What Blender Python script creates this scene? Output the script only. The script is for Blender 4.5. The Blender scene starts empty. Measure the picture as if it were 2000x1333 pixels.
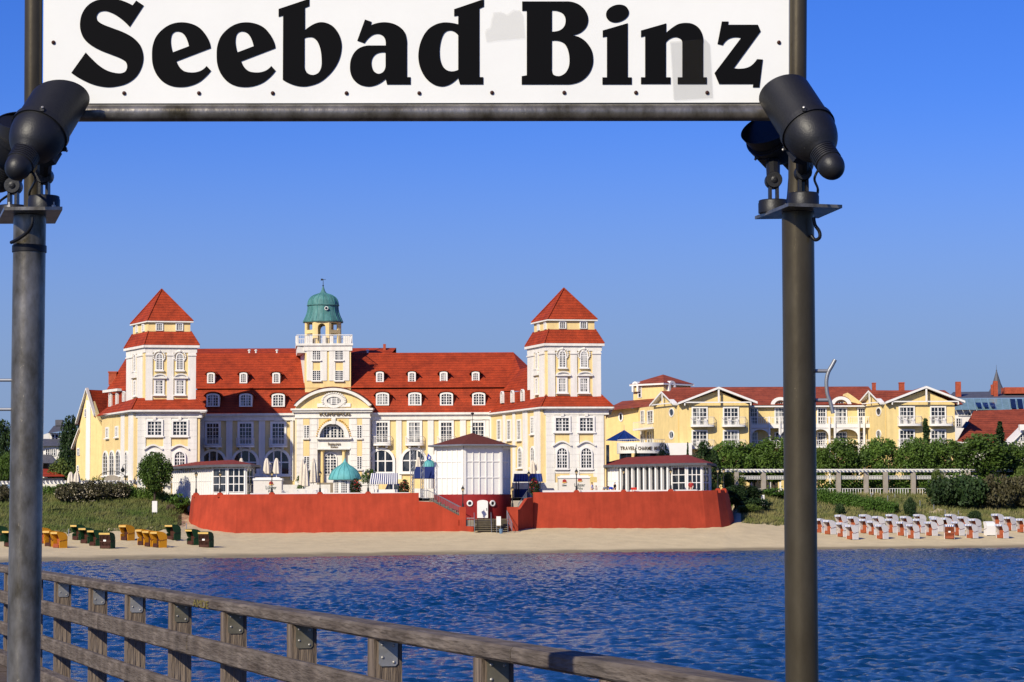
import bpy, bmesh, math, random
import numpy as np
from mathutils import Vector, Matrix
random.seed(7); rng = np.random.default_rng(7)
S = bpy.context.scene
COL = S.collection
V = Vector
# ------------------------------------------------------------------ camera
CAM_H, FL = 4.0, 4800.0
PITCH, ROLL = math.atan(338.5/FL), 0.0040
r0, u0, f0 = V((1,0,0)), V((0,-math.sin(PITCH),math.cos(PITCH))), V((0,math.cos(PITCH),math.sin(PITCH)))
CR = r0*math.cos(ROLL) - u0*math.sin(ROLL)
CU = r0*math.sin(ROLL) + u0*math.cos(ROLL)
cam = bpy.data.cameras.new('camera'); cam_o = bpy.data.objects.new('camera', cam); COL.objects.link(cam_o)
M3 = Matrix((CR, CU, -f0)).transposed()
cam_o.matrix_world = Matrix.Translation((0,0,CAM_H)) @ M3.to_4x4()
cam.sensor_width = 36; cam.lens = 36*FL/2000; cam.clip_start = .1; cam.clip_end = 9000
S.camera = cam_o
# ------------------------------------------------------------------ sky and sun
SUN_EL = math.radians(33)
sh = V((.545, .838, 0)).normalized()
sun_travel = V((sh.x*math.cos(SUN_EL), sh.y*math.cos(SUN_EL), -math.sin(SUN_EL)))
w = bpy.data.worlds.new('World'); S.world = w; w.use_nodes = True
nt = w.node_tree; bg = nt.nodes['Background']
sky = nt.nodes.new('ShaderNodeTexSky'); sky.sky_type = 'NISHITA'; sky.sun_disc = False
sky.sun_elevation = SUN_EL; sky.sun_rotation = math.atan2(-sh.x, -sh.y) % (2*math.pi)
sky.air_density = 1.0; sky.dust_density = 0.3; sky.ozone_density = 3.5; sky.altitude = 0
tc = nt.nodes.new('ShaderNodeTexCoord'); mp = nt.nodes.new('ShaderNodeMapping'); mp.vector_type = 'POINT'
mp.inputs['Location'].default_value = (0,0,.1); mp.inputs['Scale'].default_value = (1,1,.85)
nm = nt.nodes.new('ShaderNodeVectorMath'); nm.operation = 'NORMALIZE'
hs = nt.nodes.new('ShaderNodeHueSaturation'); hs.inputs['Saturation'].default_value = 1.4; hs.inputs['Hue'].default_value = .53
nt.links.new(tc.outputs['Generated'], mp.inputs['Vector']); nt.links.new(mp.outputs[0], nm.inputs[0])
nt.links.new(nm.outputs[0], sky.inputs['Vector']); nt.links.new(sky.outputs[0], hs.inputs['Color'])
SKY_STRENGTH = 0.135                                 # morning haze lies grey blue along the whole horizon
sxyz = nt.nodes.new('ShaderNodeSeparateXYZ'); nt.links.new(tc.outputs['Generated'], sxyz.inputs[0])
hz = nt.nodes.new('ShaderNodeMapRange'); hz.interpolation_type = 'SMOOTHSTEP'
hz.inputs['From Min'].default_value = .03; hz.inputs['From Max'].default_value = .175; hz.inputs['To Min'].default_value = 1.; hz.inputs['To Max'].default_value = 0.
hmix = nt.nodes.new('ShaderNodeMix'); hmix.data_type = 'RGBA'; hmix.inputs['B'].default_value = (.225/SKY_STRENGTH, .325/SKY_STRENGTH, .52/SKY_STRENGTH, 1)
nt.links.new(sxyz.outputs['Z'], hz.inputs['Value']); nt.links.new(hz.outputs[0], hmix.inputs['Factor']); nt.links.new(hs.outputs[0], hmix.inputs['A'])
nt.links.new(hmix.outputs['Result'], bg.inputs['Color']); bg.inputs['Strength'].default_value = SKY_STRENGTH
sl = bpy.data.lights.new('sun', 'SUN'); sl.energy = 4.8; sl.angle = math.radians(.5); sl.color = (1,.915,.74)
so = bpy.data.objects.new('sun', sl); COL.objects.link(so); so.location = (-60,-90,120)
so.rotation_mode = 'QUATERNION'; so.rotation_quaternion = sun_travel.to_track_quat('-Z','Y')
S.view_settings.view_transform = 'Standard'; S.view_settings.look = 'None'
S.view_settings.exposure = 0.12; S.view_settings.gamma = 1.0; S.view_settings.use_curve_mapping = False
S.render.resolution_x, S.render.resolution_y = 1024, 682
try:
    S.cycles.max_bounces = 5; S.cycles.diffuse_bounces = 2; S.cycles.glossy_bounces = 3; S.cycles.transparent_max_bounces = 8
except Exception: pass

# ------------------------------------------------------------------ measuring helpers (a sighting from the camera to a known distance)
C0 = V((0,0,CAM_H))
def ray(px, py): return CR*(px-1000) + CU*(666.5-py) + f0*FL
def W(px, py, Y):
    d = ray(px, py); return C0 + d*(Y/d.y)
def Wz(px, Y, z):                                  # point at distance Y and height z seen in column px
    a = CR*(px-1000) + f0*FL; h = z-CAM_H
    q = (Y*a.z - h*a.y)/(h*CU.y - Y*CU.z)
    d = a + CU*q; return C0 + d*(Y/d.y)
def zat(px, py, Y): return W(px, py, Y).z

# ------------------------------------------------------------------ materials
def srgb(r, g, b):
    f = lambda c: (c/255/12.92) if c/255 <= .04045 else ((c/255+.055)/1.055)**2.4
    return (f(r), f(g), f(b))
def mat(name, col, rough=.7, metal=0., var=.12, vscale=1.5, bump=0., bscale=20., streak=0., spec=.22, coord='pos', col2=None, stretch=(1,1,1), dirt=None, rnd=0.):
    m = bpy.data.materials.new(name); m.use_nodes = True; n = m.node_tree; N = n.nodes; L = n.links
    b = N['Principled BSDF']; b.inputs['Roughness'].default_value = rough; b.inputs['Metallic'].default_value = metal
    b.inputs['Specular IOR Level'].default_value = spec
    if coord == 'pos': src = N.new('ShaderNodeNewGeometry').outputs['Position']
    else: src = N.new('ShaderNodeTexCoord').outputs['Object']
    mpn = N.new('ShaderNodeMapping'); mpn.inputs['Scale'].default_value = stretch; L.new(src, mpn.inputs['Vector']); src = mpn.outputs[0]
    t = N.new('ShaderNodeTexNoise'); t.inputs['Scale'].default_value = vscale; t.inputs['Detail'].default_value = 6; t.inputs['Roughness'].default_value = .65
    L.new(src, t.inputs['Vector'])
    rp = N.new('ShaderNodeValToRGB'); rp.color_ramp.elements[0].position = .3; rp.color_ramp.elements[1].position = .7
    c2 = col2 or tuple(min(1, c*(1+var)) for c in col); c1 = col if col2 else tuple(c*(1-var) for c in col)
    rp.color_ramp.elements[0].color = (*c1, 1); rp.color_ramp.elements[1].color = (*c2, 1)
    L.new(t.outputs['Fac'], rp.inputs['Fac']); out = rp.outputs['Color']
    if streak:
        m2 = N.new('ShaderNodeMapping'); m2.inputs['Scale'].default_value = (1.3,1.3,.09); L.new(src, m2.inputs['Vector'])
        t2 = N.new('ShaderNodeTexNoise'); t2.inputs['Scale'].default_value = 1.6; t2.inputs['Detail'].default_value = 5; L.new(m2.outputs[0], t2.inputs['Vector'])
        r2 = N.new('ShaderNodeMapRange'); r2.inputs['From Min'].default_value = .35; r2.inputs['From Max'].default_value = .65
        r2.inputs['To Min'].default_value = 1-streak; r2.inputs['To Max'].default_value = 1.0; L.new(t2.outputs['Fac'], r2.inputs['Value'])
        mx = N.new('ShaderNodeVectorMath'); mx.operation = 'SCALE'; L.new(out, mx.inputs[0]); L.new(r2.outputs[0], mx.inputs['Scale']); out = mx.outputs[0]
    if rnd:
        oi = N.new('ShaderNodeObjectInfo'); r3 = N.new('ShaderNodeMapRange'); r3.inputs['To Min'].default_value = 1-rnd; r3.inputs['To Max'].default_value = 1+rnd
        L.new(oi.outputs['Random'], r3.inputs['Value'])
        mx = N.new('ShaderNodeVectorMath'); mx.operation = 'SCALE'; L.new(out, mx.inputs[0]); L.new(r3.outputs[0], mx.inputs['Scale']); out = mx.outputs[0]
    L.new(out, b.inputs['Base Color'])
    if bump:
        t3 = N.new('ShaderNodeTexNoise'); t3.inputs['Scale'].default_value = bscale; t3.inputs['Detail'].default_value = 5; L.new(src, t3.inputs['Vector'])
        bp = N.new('ShaderNodeBump'); bp.inputs['Strength'].default_value = bump; bp.inputs['Distance'].default_value = .05
        L.new(t3.outputs['Fac'], bp.inputs['Height']); L.new(bp.outputs[0], b.inputs['Normal'])
    return m
def tile_mat(name, col, row=.34, dark=.55):
    m = mat(name, col, rough=.75, var=.3, vscale=.7, streak=.15); n = m.node_tree; N = n.nodes; L = n.links
    b = N['Principled BSDF']; base = b.inputs['Base Color'].links[0].from_socket
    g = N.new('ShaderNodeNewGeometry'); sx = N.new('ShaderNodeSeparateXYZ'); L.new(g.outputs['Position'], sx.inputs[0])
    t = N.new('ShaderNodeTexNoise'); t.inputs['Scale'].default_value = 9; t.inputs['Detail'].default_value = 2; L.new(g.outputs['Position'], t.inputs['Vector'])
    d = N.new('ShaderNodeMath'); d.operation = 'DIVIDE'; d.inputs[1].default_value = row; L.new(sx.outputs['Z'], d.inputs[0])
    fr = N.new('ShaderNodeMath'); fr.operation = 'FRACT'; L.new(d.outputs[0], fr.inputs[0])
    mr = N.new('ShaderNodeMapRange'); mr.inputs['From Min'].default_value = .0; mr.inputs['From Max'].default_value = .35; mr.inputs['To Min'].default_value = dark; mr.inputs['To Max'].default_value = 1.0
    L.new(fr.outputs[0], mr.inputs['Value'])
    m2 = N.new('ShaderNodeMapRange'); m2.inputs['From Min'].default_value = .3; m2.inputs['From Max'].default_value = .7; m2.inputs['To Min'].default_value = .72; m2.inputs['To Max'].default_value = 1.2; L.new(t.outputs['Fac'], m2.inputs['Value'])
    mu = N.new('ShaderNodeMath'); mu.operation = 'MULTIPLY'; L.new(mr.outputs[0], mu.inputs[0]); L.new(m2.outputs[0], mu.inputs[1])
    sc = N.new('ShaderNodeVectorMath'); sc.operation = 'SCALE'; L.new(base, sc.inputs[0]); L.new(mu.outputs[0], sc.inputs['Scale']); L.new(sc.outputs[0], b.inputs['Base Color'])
    bp = N.new('ShaderNodeBump'); bp.inputs['Strength'].default_value = .5; bp.inputs['Distance'].default_value = .06; L.new(fr.outputs[0], bp.inputs['Height']); L.new(bp.outputs[0], b.inputs['Normal'])
    return m
def glass_mat(name, dark, light, share=.5):
    m = bpy.data.materials.new(name); m.use_nodes = True; N = m.node_tree.nodes; L = m.node_tree.links; b = N['Principled BSDF']
    b.inputs['Roughness'].default_value = .06; b.inputs['Specular IOR Level'].default_value = .6
    oi = N.new('ShaderNodeObjectInfo'); g = N.new('ShaderNodeNewGeometry'); mpn = N.new('ShaderNodeMapping'); mpn.inputs['Scale'].default_value = (1.4,1.4,.35); L.new(g.outputs['Position'], mpn.inputs[0])
    t = N.new('ShaderNodeTexNoise'); t.inputs['Scale'].default_value = 1.6; L.new(mpn.outputs[0], t.inputs['Vector'])
    a = N.new('ShaderNodeMath'); a.operation = 'MULTIPLY_ADD'; a.inputs[1].default_value = .35; L.new(oi.outputs['Random'], a.inputs[0]); L.new(t.outputs['Fac'], a.inputs[2])
    rp = N.new('ShaderNodeValToRGB'); rp.color_ramp.elements[0].position = .62+.2*(1-share); rp.color_ramp.elements[1].position = .75+.2*(1-share)
    rp.color_ramp.elements[0].color = (*dark,1); rp.color_ramp.elements[1].color = (*light,1); L.new(a.outputs[0], rp.inputs[0]); L.new(rp.outputs[0], b.inputs['Base Color'])
    return m
WHITE = mat('white_stucco', (.78,.74,.66), .8, var=.04, streak=.13, bump=.08)
WHITEP = mat('white_paint', (.78,.75,.69), .5, var=.03)
YEL = mat('yellow_stucco', (.80,.60,.27), .85, var=.06, streak=.13, bump=.08)
YEL2 = mat('pale_yellow_stucco', (.79,.60,.26), .85, var=.06, streak=.12, bump=.08)
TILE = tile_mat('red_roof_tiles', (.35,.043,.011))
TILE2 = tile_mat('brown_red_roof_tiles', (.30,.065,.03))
TILED = mat('dark_red_shingles', (.11,.03,.02), .9, var=.3, vscale=6)
FELT = mat('red_roofing_felt', (.20,.035,.025), .9, var=.2, vscale=2)
GREYROOF = mat('grey_roof_sheet', (.09,.09,.10), .6, var=.2)
COPPER = mat('green_copper', (.065,.19,.175), .6, var=.3, vscale=1.5, streak=.45, col2=(.12,.29,.265))
COPPERD = mat('dark_copper_seam', (.04,.20,.19), .6)
GLASS = glass_mat('window_glass', (.015,.018,.025), (.32,.32,.30), .45)
DARKGL = glass_mat('dark_glass', (.012,.015,.022), (.06,.065,.07), .3)
GREENGL = mat('green_roof_glass', (.16,.25,.26), .15, var=.2)
REDW = mat('red_rendered_wall', (.38,.050,.022), .9, var=.16, vscale=.5, streak=.15, bump=.25, bscale=9)
DRED = mat('dark_red_paint', (.27,.018,.017), .6, var=.1)
GOLD = mat('gilded_stucco', (.7,.42,.1), .5)
BRONZE = mat('bronze_letters', (.13,.095,.05), .5, .3)
BLACKI = mat('black_iron', (.018,.02,.022), .45)
GREYI = mat('grey_galvanised_iron', (.26,.27,.29), .45, .5)
LAMPG = mat('lamp_glass', (.55,.42,.22), .2)
NAVY = mat('navy_canvas', (.008,.02,.11), .7)
BLUEGL = mat('blue_tent_canvas', (.008,.028,.13), .45)
CREAM = mat('cream_canvas', (.66,.58,.46), .9, var=.1, vscale=5)
SANDM = None
STONE = mat('grey_stone_step', (.25,.21,.15), .9, var=.2)
WOODSTEP = mat('weathered_step_timber', (.17,.14,.09), .9, var=.25, vscale=4)
CONC = mat('concrete_post', (.36,.31,.25), .9, var=.15)
LEAF = mat('tree_leaves', (.042,.086,.012), .55, col2=(.090,.145,.022), vscale=.9, rnd=.25)
LEAFD = mat('dark_leaves', (.016,.034,.010), .6, col2=(.030,.055,.014), vscale=.9, rnd=.2)
LEAFL = mat('light_leaves', (.07,.11,.018), .6, col2=(.11,.14,.03), vscale=1.2, rnd=.2)
LEAFB = mat('brownish_leaves', (.045,.045,.018), .6, col2=(.09,.075,.035), vscale=2, rnd=.2)
HEDGE = mat('hedge_leaves', (.045,.10,.012), .6, col2=(.075,.14,.02), vscale=1.5)
BLOSSOM = mat('white_blossom', (.42,.36,.24), .8)
REDFL = mat('red_blossom', (.4,.03,.03), .8)
BARK = mat('tree_bark', (.07,.05,.035), .9, var=.3, vscale=6)
SKIN = mat('skin', (.5,.28,.19), .6)
def clothm(n, c): return mat(n, c, .9, var=.1)
BRICK = mat('red_chimney_brick', (.36,.075,.035), .9, var=.25, vscale=3)

# ------------------------------------------------------------------ mesh building
WL = {}
class MB:
    def __init__(s): s.v = []; s.f = []
    def add(s, pts): i = len(s.v); s.v.extend([V(p) for p in pts]); return i
    def poly(s, pts): i = s.add(pts); s.f.append(list(range(i, i+len(pts)))); return s
    def box(s, o, a, b, c):
        o = V(o); a = V(a); b = V(b); c = V(c)
        i = s.add([o, o+a, o+a+b, o+b, o+c, o+a+c, o+a+b+c, o+b+c])
        for q in ((0,3,2,1),(4,5,6,7),(0,1,5,4),(1,2,6,5),(2,3,7,6),(3,0,4,7)): s.f.append([i+k for k in q])
        return s
    def cbox(s, c, sx, sy, sz, rz=0.):               # centred in x,y; c is the base centre
        ca, sa = math.cos(rz), math.sin(rz); a = V((ca,sa,0))*sx; b = V((-sa,ca,0))*sy
        return s.box(V(c)-a/2-b/2, a, b, (0,0,sz))
    def prism(s, pts, ext):
        ext = V(ext); n = len(pts); i = s.add(pts); j = s.add([V(p)+ext for p in pts])
        s.f.append([i+k for k in range(n)]); s.f.append([j+k for k in reversed(range(n))])
        for k in range(n): s.f.append([i+k, j+k, j+(k+1)%n, i+(k+1)%n])
        return s
    def tube(s, p0, p1, r0_, r1_=None, n=8, cap=True):
        p0 = V(p0); p1 = V(p1); r1_ = r0_ if r1_ is None else r1_; d = (p1-p0).normalized()
        x = d.orthogonal().normalized(); y = d.cross(x)
        ring = lambda p, r: [p + (x*math.cos(2*math.pi*k/n) + y*math.sin(2*math.pi*k/n))*r for k in range(n)]
        i = s.add(ring(p0, r0_)); j = s.add(ring(p1, r1_))
        for k in range(n): s.f.append([i+k, i+(k+1)%n, j+(k+1)%n, j+k])
        if cap: s.f.append([i+k for k in reversed(range(n))]); s.f.append([j+k for k in range(n)])
        return s
    def path(s, pts, r, n=8):
        for a, b in zip(pts[:-1], pts[1:]): s.tube(a, b, r, n=n)
        return s
    def lathe(s, c, prof, n=16, axis=(0,0,1), closed=True):
        c = V(c); d = V(axis).normalized(); x = V((1,0,0)) if abs(d.z) > .99 else d.orthogonal().normalized(); y = d.cross(x); idx = []
        for r, h in prof:
            idx.append(s.add([c + d*h + (x*math.cos(2*math.pi*k/n) + y*math.sin(2*math.pi*k/n))*max(r,1e-4) for k in range(n)]))
        for a, b in zip(idx[:-1], idx[1:]):
            for k in range(n): s.f.append([a+k, a+(k+1)%n, b+(k+1)%n, b+k])
        if closed: s.f.append([idx[0]+k for k in reversed(range(n))]); s.f.append([idx[-1]+k for k in range(n)])
        return s
    def build(s, name, m, parent=None, smooth=False, label=None):
        if not s.v: return None
        vs = np.array([tuple(p) for p in s.v]); lo, hi = vs.min(0), vs.max(0)
        c = V(((lo[0]+hi[0])/2, (lo[1]+hi[1])/2, lo[2]))
        me = bpy.data.meshes.new(name); me.from_pydata([tuple(p-c) for p in s.v], [], s.f); me.materials.append(m)
        if smooth:
            me.polygons.foreach_set('use_smooth', [True]*len(me.polygons))
            try: me.set_sharp_from_angle(angle=math.radians(40))
            except Exception: pass
        o = bpy.data.objects.new(name, me); COL.objects.link(o); WL[o.name] = c
        if parent is not None: o.parent = parent; o.location = c - WL[parent.name]
        else: o.location = c
        if label: o['label'] = label
        return o
def thing(name, label, cat, loc, group=None):
    o = bpy.data.objects.new(name, None); COL.objects.link(o); o.location = loc; WL[o.name] = V(loc); o.empty_display_size = .5
    o['label'] = label; o['category'] = cat
    if group: o['group'] = group
    return o
def tag(o, label, cat, group=None):
    o['label'] = label; o['category'] = cat
    if group: o['group'] = group
    return o
def struct(o): o['kind'] = 'structure'; return o
KIDS = {}
def kids(o):
    return [c for c in bpy.data.objects if c.parent == o]
def snapshot(o): return (o, [snapshot(c) for c in kids(o)])
def copy_tree(snap, parent=None):
    o, ch = snap; c = o.copy(); COL.objects.link(c)
    if parent is not None: c.parent = parent
    for k in ch: copy_tree(k, c)
    return c
ORD = ['first','second','third','fourth','fifth','sixth','seventh','eighth','ninth','tenth','eleventh','twelfth','thirteenth','fourteenth','fifteenth','sixteenth']
def np_mesh(name, verts, faces, m, smooth=False, loc=(0,0,0)):
    me = bpy.data.meshes.new(name); k = faces.shape[1]
    me.vertices.add(len(verts)); me.vertices.foreach_set('co', np.asarray(verts, dtype=np.float32).ravel())
    me.loops.add(faces.size); me.loops.foreach_set('vertex_index', faces.ravel().astype(np.int32))
    me.polygons.add(len(faces)); me.polygons.foreach_set('loop_start', np.arange(0, faces.size, k, dtype=np.int32))
    me.polygons.foreach_set('loop_total', np.full(len(faces), k, dtype=np.int32))
    if smooth: me.polygons.foreach_set('use_smooth', np.ones(len(faces), dtype=bool))
    me.materials.append(m); me.update(); me.validate()
    o = bpy.data.objects.new(name, me); COL.objects.link(o); o.location = loc; WL[o.name] = V(loc); return o

class Face:                                           # an upright wall plane between two plan points
    def __init__(s, A, B):
        s.A = V((A[0],A[1],0)); s.B = V((B[0],B[1],0)); s.u = (s.B-s.A).normalized(); s.len = (s.B-s.A).length
        n = V((s.u.y,-s.u.x,0)); s.n = n if n.dot(V((0,0,0))-s.A) > 0 else -n
    def P(s, a, z, d=0.): return s.A + s.u*a + V((0,0,z)) + s.n*d
    def at(s, px, py):
        d = ray(px, py); t = (s.A-C0).dot(s.n)/d.dot(s.n); p = C0+d*t; return ((p-s.A).dot(s.u), p.z)
    def rect(s, x0, y0, x1, y1):
        xm, ym = (x0+x1)/2, (y0+y1)/2
        a0 = s.at(x0, ym)[0]; a1 = s.at(x1, ym)[0]; z1 = s.at(xm, y0)[1]; z0 = s.at(xm, y1)[1]
        return min(a0,a1), max(a0,a1), z0, z1
    def box(s, mb, a0, a1, z0, z1, d0, d1):
        return mb.box(s.P(a0,z0,d0), s.u*(a1-a0), s.n*(d1-d0), V((0,0,z1-z0)))
    def pbox(s, mb, x0, y0, x1, y1, d0, d1):
        a0,a1,z0,z1 = s.rect(x0,y0,x1,y1); return s.box(mb, a0,a1,z0,z1,d0,d1)
    def prism(s, mb, pts, d0, d1):
        return mb.prism([s.P(a,z,d0) for a,z in pts], s.n*(d1-d0))
    def ring(s, mb, outer, inner, d0, d1, closed=True):
        n = len(outer); q = range(n if closed else n-1)
        o0 = mb.add([s.P(a,z,d0) for a,z in outer]); o1 = mb.add([s.P(a,z,d1) for a,z in outer])
        i0 = mb.add([s.P(a,z,d0) for a,z in inner]); i1 = mb.add([s.P(a,z,d1) for a,z in inner])
        for k in q:
            l = (k+1) % n
            mb.f += [[o1+k,o1+l,i1+l,i1+k],[o0+k,o0+l,o1+l,o1+k],[i0+k,i1+k,i1+l,i0+l]]
        if not closed:
            mb.f += [[o0,o1,i1,i0],[o0+n-1,i0+n-1,i1+n-1,o1+n-1]]
        return mb
def arch_pts(a0, a1, z0, z1, rise, n=10):             # outline from bottom left, over the top, to bottom right
    if rise <= .01: return [(a0,z0),(a0,z1),(a1,z1),(a1,z0)]
    c = (a0+a1)/2; h = (a1-a0)/2; zs = z1-rise
    return [(a0,z0)] + [(c - h*math.cos(math.pi*k/n), zs + rise*math.sin(math.pi*k/n)) for k in range(n+1)] + [(a1,z0)]
def window(F, x0, y0, x1, y1, parent, nx=2, ny=4, arch=0., sur=.0, fr=.09, d=.04, glass=None, name='window', bar=.045, mull=True, trans=None, frame=None, proud=.14, sill=False):
    """glass opening given by its outline in the sighting; frame stands proud round it"""
    a0,a1,z0,z1 = F.rect(x0,y0,x1,y1); frame = frame or WHITEP; rise = arch*(a1-a0)/2
    t = fr + sur; mb = MB()
    F.ring(mb, arch_pts(a0-t,a1+t,z0-t*.6,z1+t,rise+(t if rise>.01 else 0)), arch_pts(a0,a1,z0,z1,rise), 0., proud)
    F.box(mb, a0, a1, z0-t*.6, z0, 0, proud-.004)
    wo = mb.build(name, frame, parent)
    p = MB(); F.prism(p, arch_pts(a0,a1,z0,z1,rise), 0., d); p.build('pane', glass or GLASS, wo)
    b = MB()
    def top(a): 
        if rise <= .01: return z1
        c = (a0+a1)/2; h = (a1-a0)/2; return z1-rise + rise*math.sqrt(max(0,1-((a-c)/h)**2))
    for k in range(1, nx):
        a = a0 + (a1-a0)*k/nx; wd = bar*(2.2 if (mull and nx%2==0 and k==nx//2) else 1)
        F.box(b, a-wd/2, a+wd/2, z0, top(a), d-.01, d+.05)
    for k in range(1, ny):
        z = z0 + (z1-z0)*k/ny; aa0, aa1 = a0, a1
        if rise > .01 and z > z1-rise:
            h = (a1-a0)/2*math.sqrt(max(0,1-((z-(z1-rise))/rise)**2)); c = (a0+a1)/2; aa0, aa1 = c-h, c+h
        wd = bar*(2.2 if trans == k else 1)
        F.box(b, aa0, aa1, z-wd/2, z+wd/2, d-.01, d+.053)
    if nx > 1 or ny > 1: b.build('glazing_bars', frame, wo)
    if sill:
        sb = MB(); F.box(sb, a0-t-.12, a1+t+.12, z0-t*.6-.16, z0-t*.6-.003, 0, .3); sb.build('sill', frame, wo)
    return wo
def roof_quad(mb, pts, th=.12):                       # a roof sheet with thickness
    a,b,c = V(pts[0]),V(pts[1]),V(pts[2]); n = (b-a).cross(c-a).normalized()
    if n.z < 0: n = -n
    mb.prism([V(p) for p in pts], n*-th); return mb
def text_mesh(txt, F, x0, y0, x1, y1, d0, d1, m, parent, name='lettering', offs=.0):
    cu = bpy.data.curves.new('t','FONT'); cu.body = txt; cu.offset = offs; cu.resolution_u = 3
    to = bpy.data.objects.new('t', cu); COL.objects.link(to); bpy.context.view_layer.update()
    me = to.to_mesh(); vs = [v.co.copy() for v in me.vertices]; fs = [list(p.vertices) for p in me.polygons]; to.to_mesh_clear()
    COL.objects.unlink(to); bpy.data.objects.remove(to); bpy.data.curves.remove(cu)
    lx, hx = min(v.x for v in vs), max(v.x for v in vs); ly, hy = min(v.y for v in vs), max(v.y for v in vs)
    a0,a1,z0,z1 = F.rect(x0,y0,x1,y1)
    bm = bmesh.new(); bv = [bm.verts.new(F.P(a0+(v.x-lx)/(hx-lx)*(a1-a0), z0+(v.y-ly)/(hy-ly)*(z1-z0), d0)) for v in vs]
    for f in fs:
        try: bm.faces.new([bv[i] for i in f])
        except Exception: pass
    bmesh.ops.remove_doubles(bm, verts=bm.verts, dist=1e-5)
    r = bmesh.ops.extrude_face_region(bm, geom=bm.faces[:]); 
    for g in r['geom']:
        if isinstance(g, bmesh.types.BMVert): g.co += F.n*(d1-d0)
    bm.verts.index_update(); mb = MB(); mb.v = [v.co.copy() for v in bm.verts]; mb.f = [[v.index for v in f.verts] for f in bm.faces]; bm.free()
    return mb.build(name, m, parent)
def balcony(F, x0, x1, yt, yb, yr, proj, parent, bow=True, m=None, n=14):
    m = m or WHITEP; a0,a1,z0,z1 = F.rect(x0,yt,x1,yb); zr = F.at((x0+x1)/2, yr)[1]; c = (a0+a1)/2; h = (a1-a0)/2
    out = [(c-h*math.cos(math.pi*k/n), proj*(math.sin(math.pi*k/n)**.45 if bow else min(1,2.2*math.sin(math.pi*k/n)))) for k in range(n+1)]
    sb = MB(); sb.prism([F.P(a,z0,d) for a,d in out], V((0,0,z1-z0))); so_ = sb.build('balcony_slab', m, parent)
    rb = MB(); pts = [F.P(a,zr,d*.95+.01) for a,d in out]
    for p,q in zip(pts[:-1],pts[1:]):
        rb.tube(p,q,.035,n=5)
        rb.tube(p-V((0,0,zr-z1-.1)),q-V((0,0,zr-z1-.1)),.022,n=4)
    fine = []
    for p,q in zip(pts[:-1],pts[1:]): fine += [p,(p+q)/2]
    for p in fine: rb.tube(p-V((0,0,zr-z1)), p, .016, n=4)
    rb.build('balcony_railing', m, parent); return so_
# ------------------------------------------------------------------ ground, beach, sea
TZ = 5.95                                             # terrace level
def shoreY(px, py):
    d = ray(px, py); return d.y*(-CAM_H/d.z)
colsrc = [  # column, shore row, (row, distance) of: mid sand, top of sand, mid dune, dune crest
 (0,1100,(1070,243),(1047,262),(1000,283),(964,300)),
 (325,1093,(1062,252),(1036,268),(1000,284),(966,297)),
 (350,1092.5,(1057,257),(1029,275),(1003,289),(967.5,303)),
 (366,1092,(1052,262),(1024,282),(1003,293),(968.5,307)),
 (378,1091.7,(1052,262.5),(1025,281.5),(1006,295),(971,310)),
 (388,1091.5,(1052,263),(1030,281),None,(968,318)),
 (400,1091,(1055,262),(1034,279),None,(966,330)),
 (460,1091,(1058,262),(1042,276),None,None),
 (818,1085,(1055,266),(1038,278),None,None),
 (1040,1082,(1050,270),(1032,281),None,None),
 (1380,1077,(1048,275),(1032,286),None,None),
 (1420,1076.5,(1046,277),(1029,288),None,None),
 (1438,1076,(1044,279),(1022,291),(1003,300),(970,312)),
 (1600,1074,(1050,282),(1031,298),(1003,309),(967,322)),
 (2000,1070,(1052,290),(1032,303),(1002,316),(966,332))]
tab = []
for px, sp, a2, a3, a4, a5 in colsrc:
    ys = shoreY(px, sp); row = [(ys-40,-2.2),(ys,0.)] + [(a[1], zat(px,a[0],a[1])) for a in (a2,a3)]
    if a4: row += [(a[1], zat(px,a[0],a[1])) for a in (a4,a5)]
    elif a5: row += [(row[3][0]+12, row[3][1]+.3),(a5[0]+30*0+a5[1]-a5[0], 5.6)]
    else: row += [(row[3][0]+12, row[3][1]+.1),(row[3][0]+30, row[3][1]+.2)]
    row += [(430, 6.4),(2500, 8.)]
    tab.append((px, row))
PXS = [t[0] for t in tab]; ARR = np.array([[list(a) for a in t[1]] for t in tab])     # col, anchor, (Y,z)
sub = [6,14,12,14,12,20,14]
pxg = np.concatenate([np.arange(-1500,-100,50), np.arange(-100,2100,7), np.arange(2100,3600,50)]).astype(float)
rowsY, rowsZ, band = [], [], []
cY = np.stack([np.interp(pxg, PXS, ARR[:,k,0]) for k in range(8)]); cZ = np.stack([np.interp(pxg, PXS, ARR[:,k,1]) for k in range(8)])
for k in range(7):
    for j in range(sub[k] + (1 if k == 6 else 0)):
        t = j/sub[k]; rowsY.append(cY[k]*(1-t)+cY[k+1]*t); rowsZ.append(cZ[k]*(1-t)+cZ[k+1]*t); band.append(k)
GY = np.array(rowsY); GZ = np.array(rowsZ); band = np.array(band)
# plan position: the fan of columns through the camera is only how the sheet is gridded
GX = np.zeros_like(GY)
for j, p in enumerate(pxg):
    d0 = ray(p, 1010); GX[:,j] = GY[:,j]*d0.x/d0.y
def smooth_noise(X, Y, sc, seed):
    r = np.random.default_rng(seed); o = np.zeros_like(X)
    for _ in range(14):
        a = r.uniform(0,2*math.pi); k = 2*math.pi/(sc*r.uniform(.6,1.7)); o += np.sin((X*math.cos(a)+Y*math.sin(a))*k + r.uniform(0,6.28))
    return o/math.sqrt(14)
bb = band[:,None]
amp = np.where(bb<=1, .015, np.where(bb==2, .03, np.where(bb<=5, .09, 0)))*np.ones_like(GX)
wallcols = (pxg>374)&(pxg<1434)
amp[:, wallcols] = np.minimum(amp[:, wallcols], .03)
GZ = GZ + amp*smooth_noise(GX,GY,2.2,3) + amp*.6*smooth_noise(GX,GY,.9,5)
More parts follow.
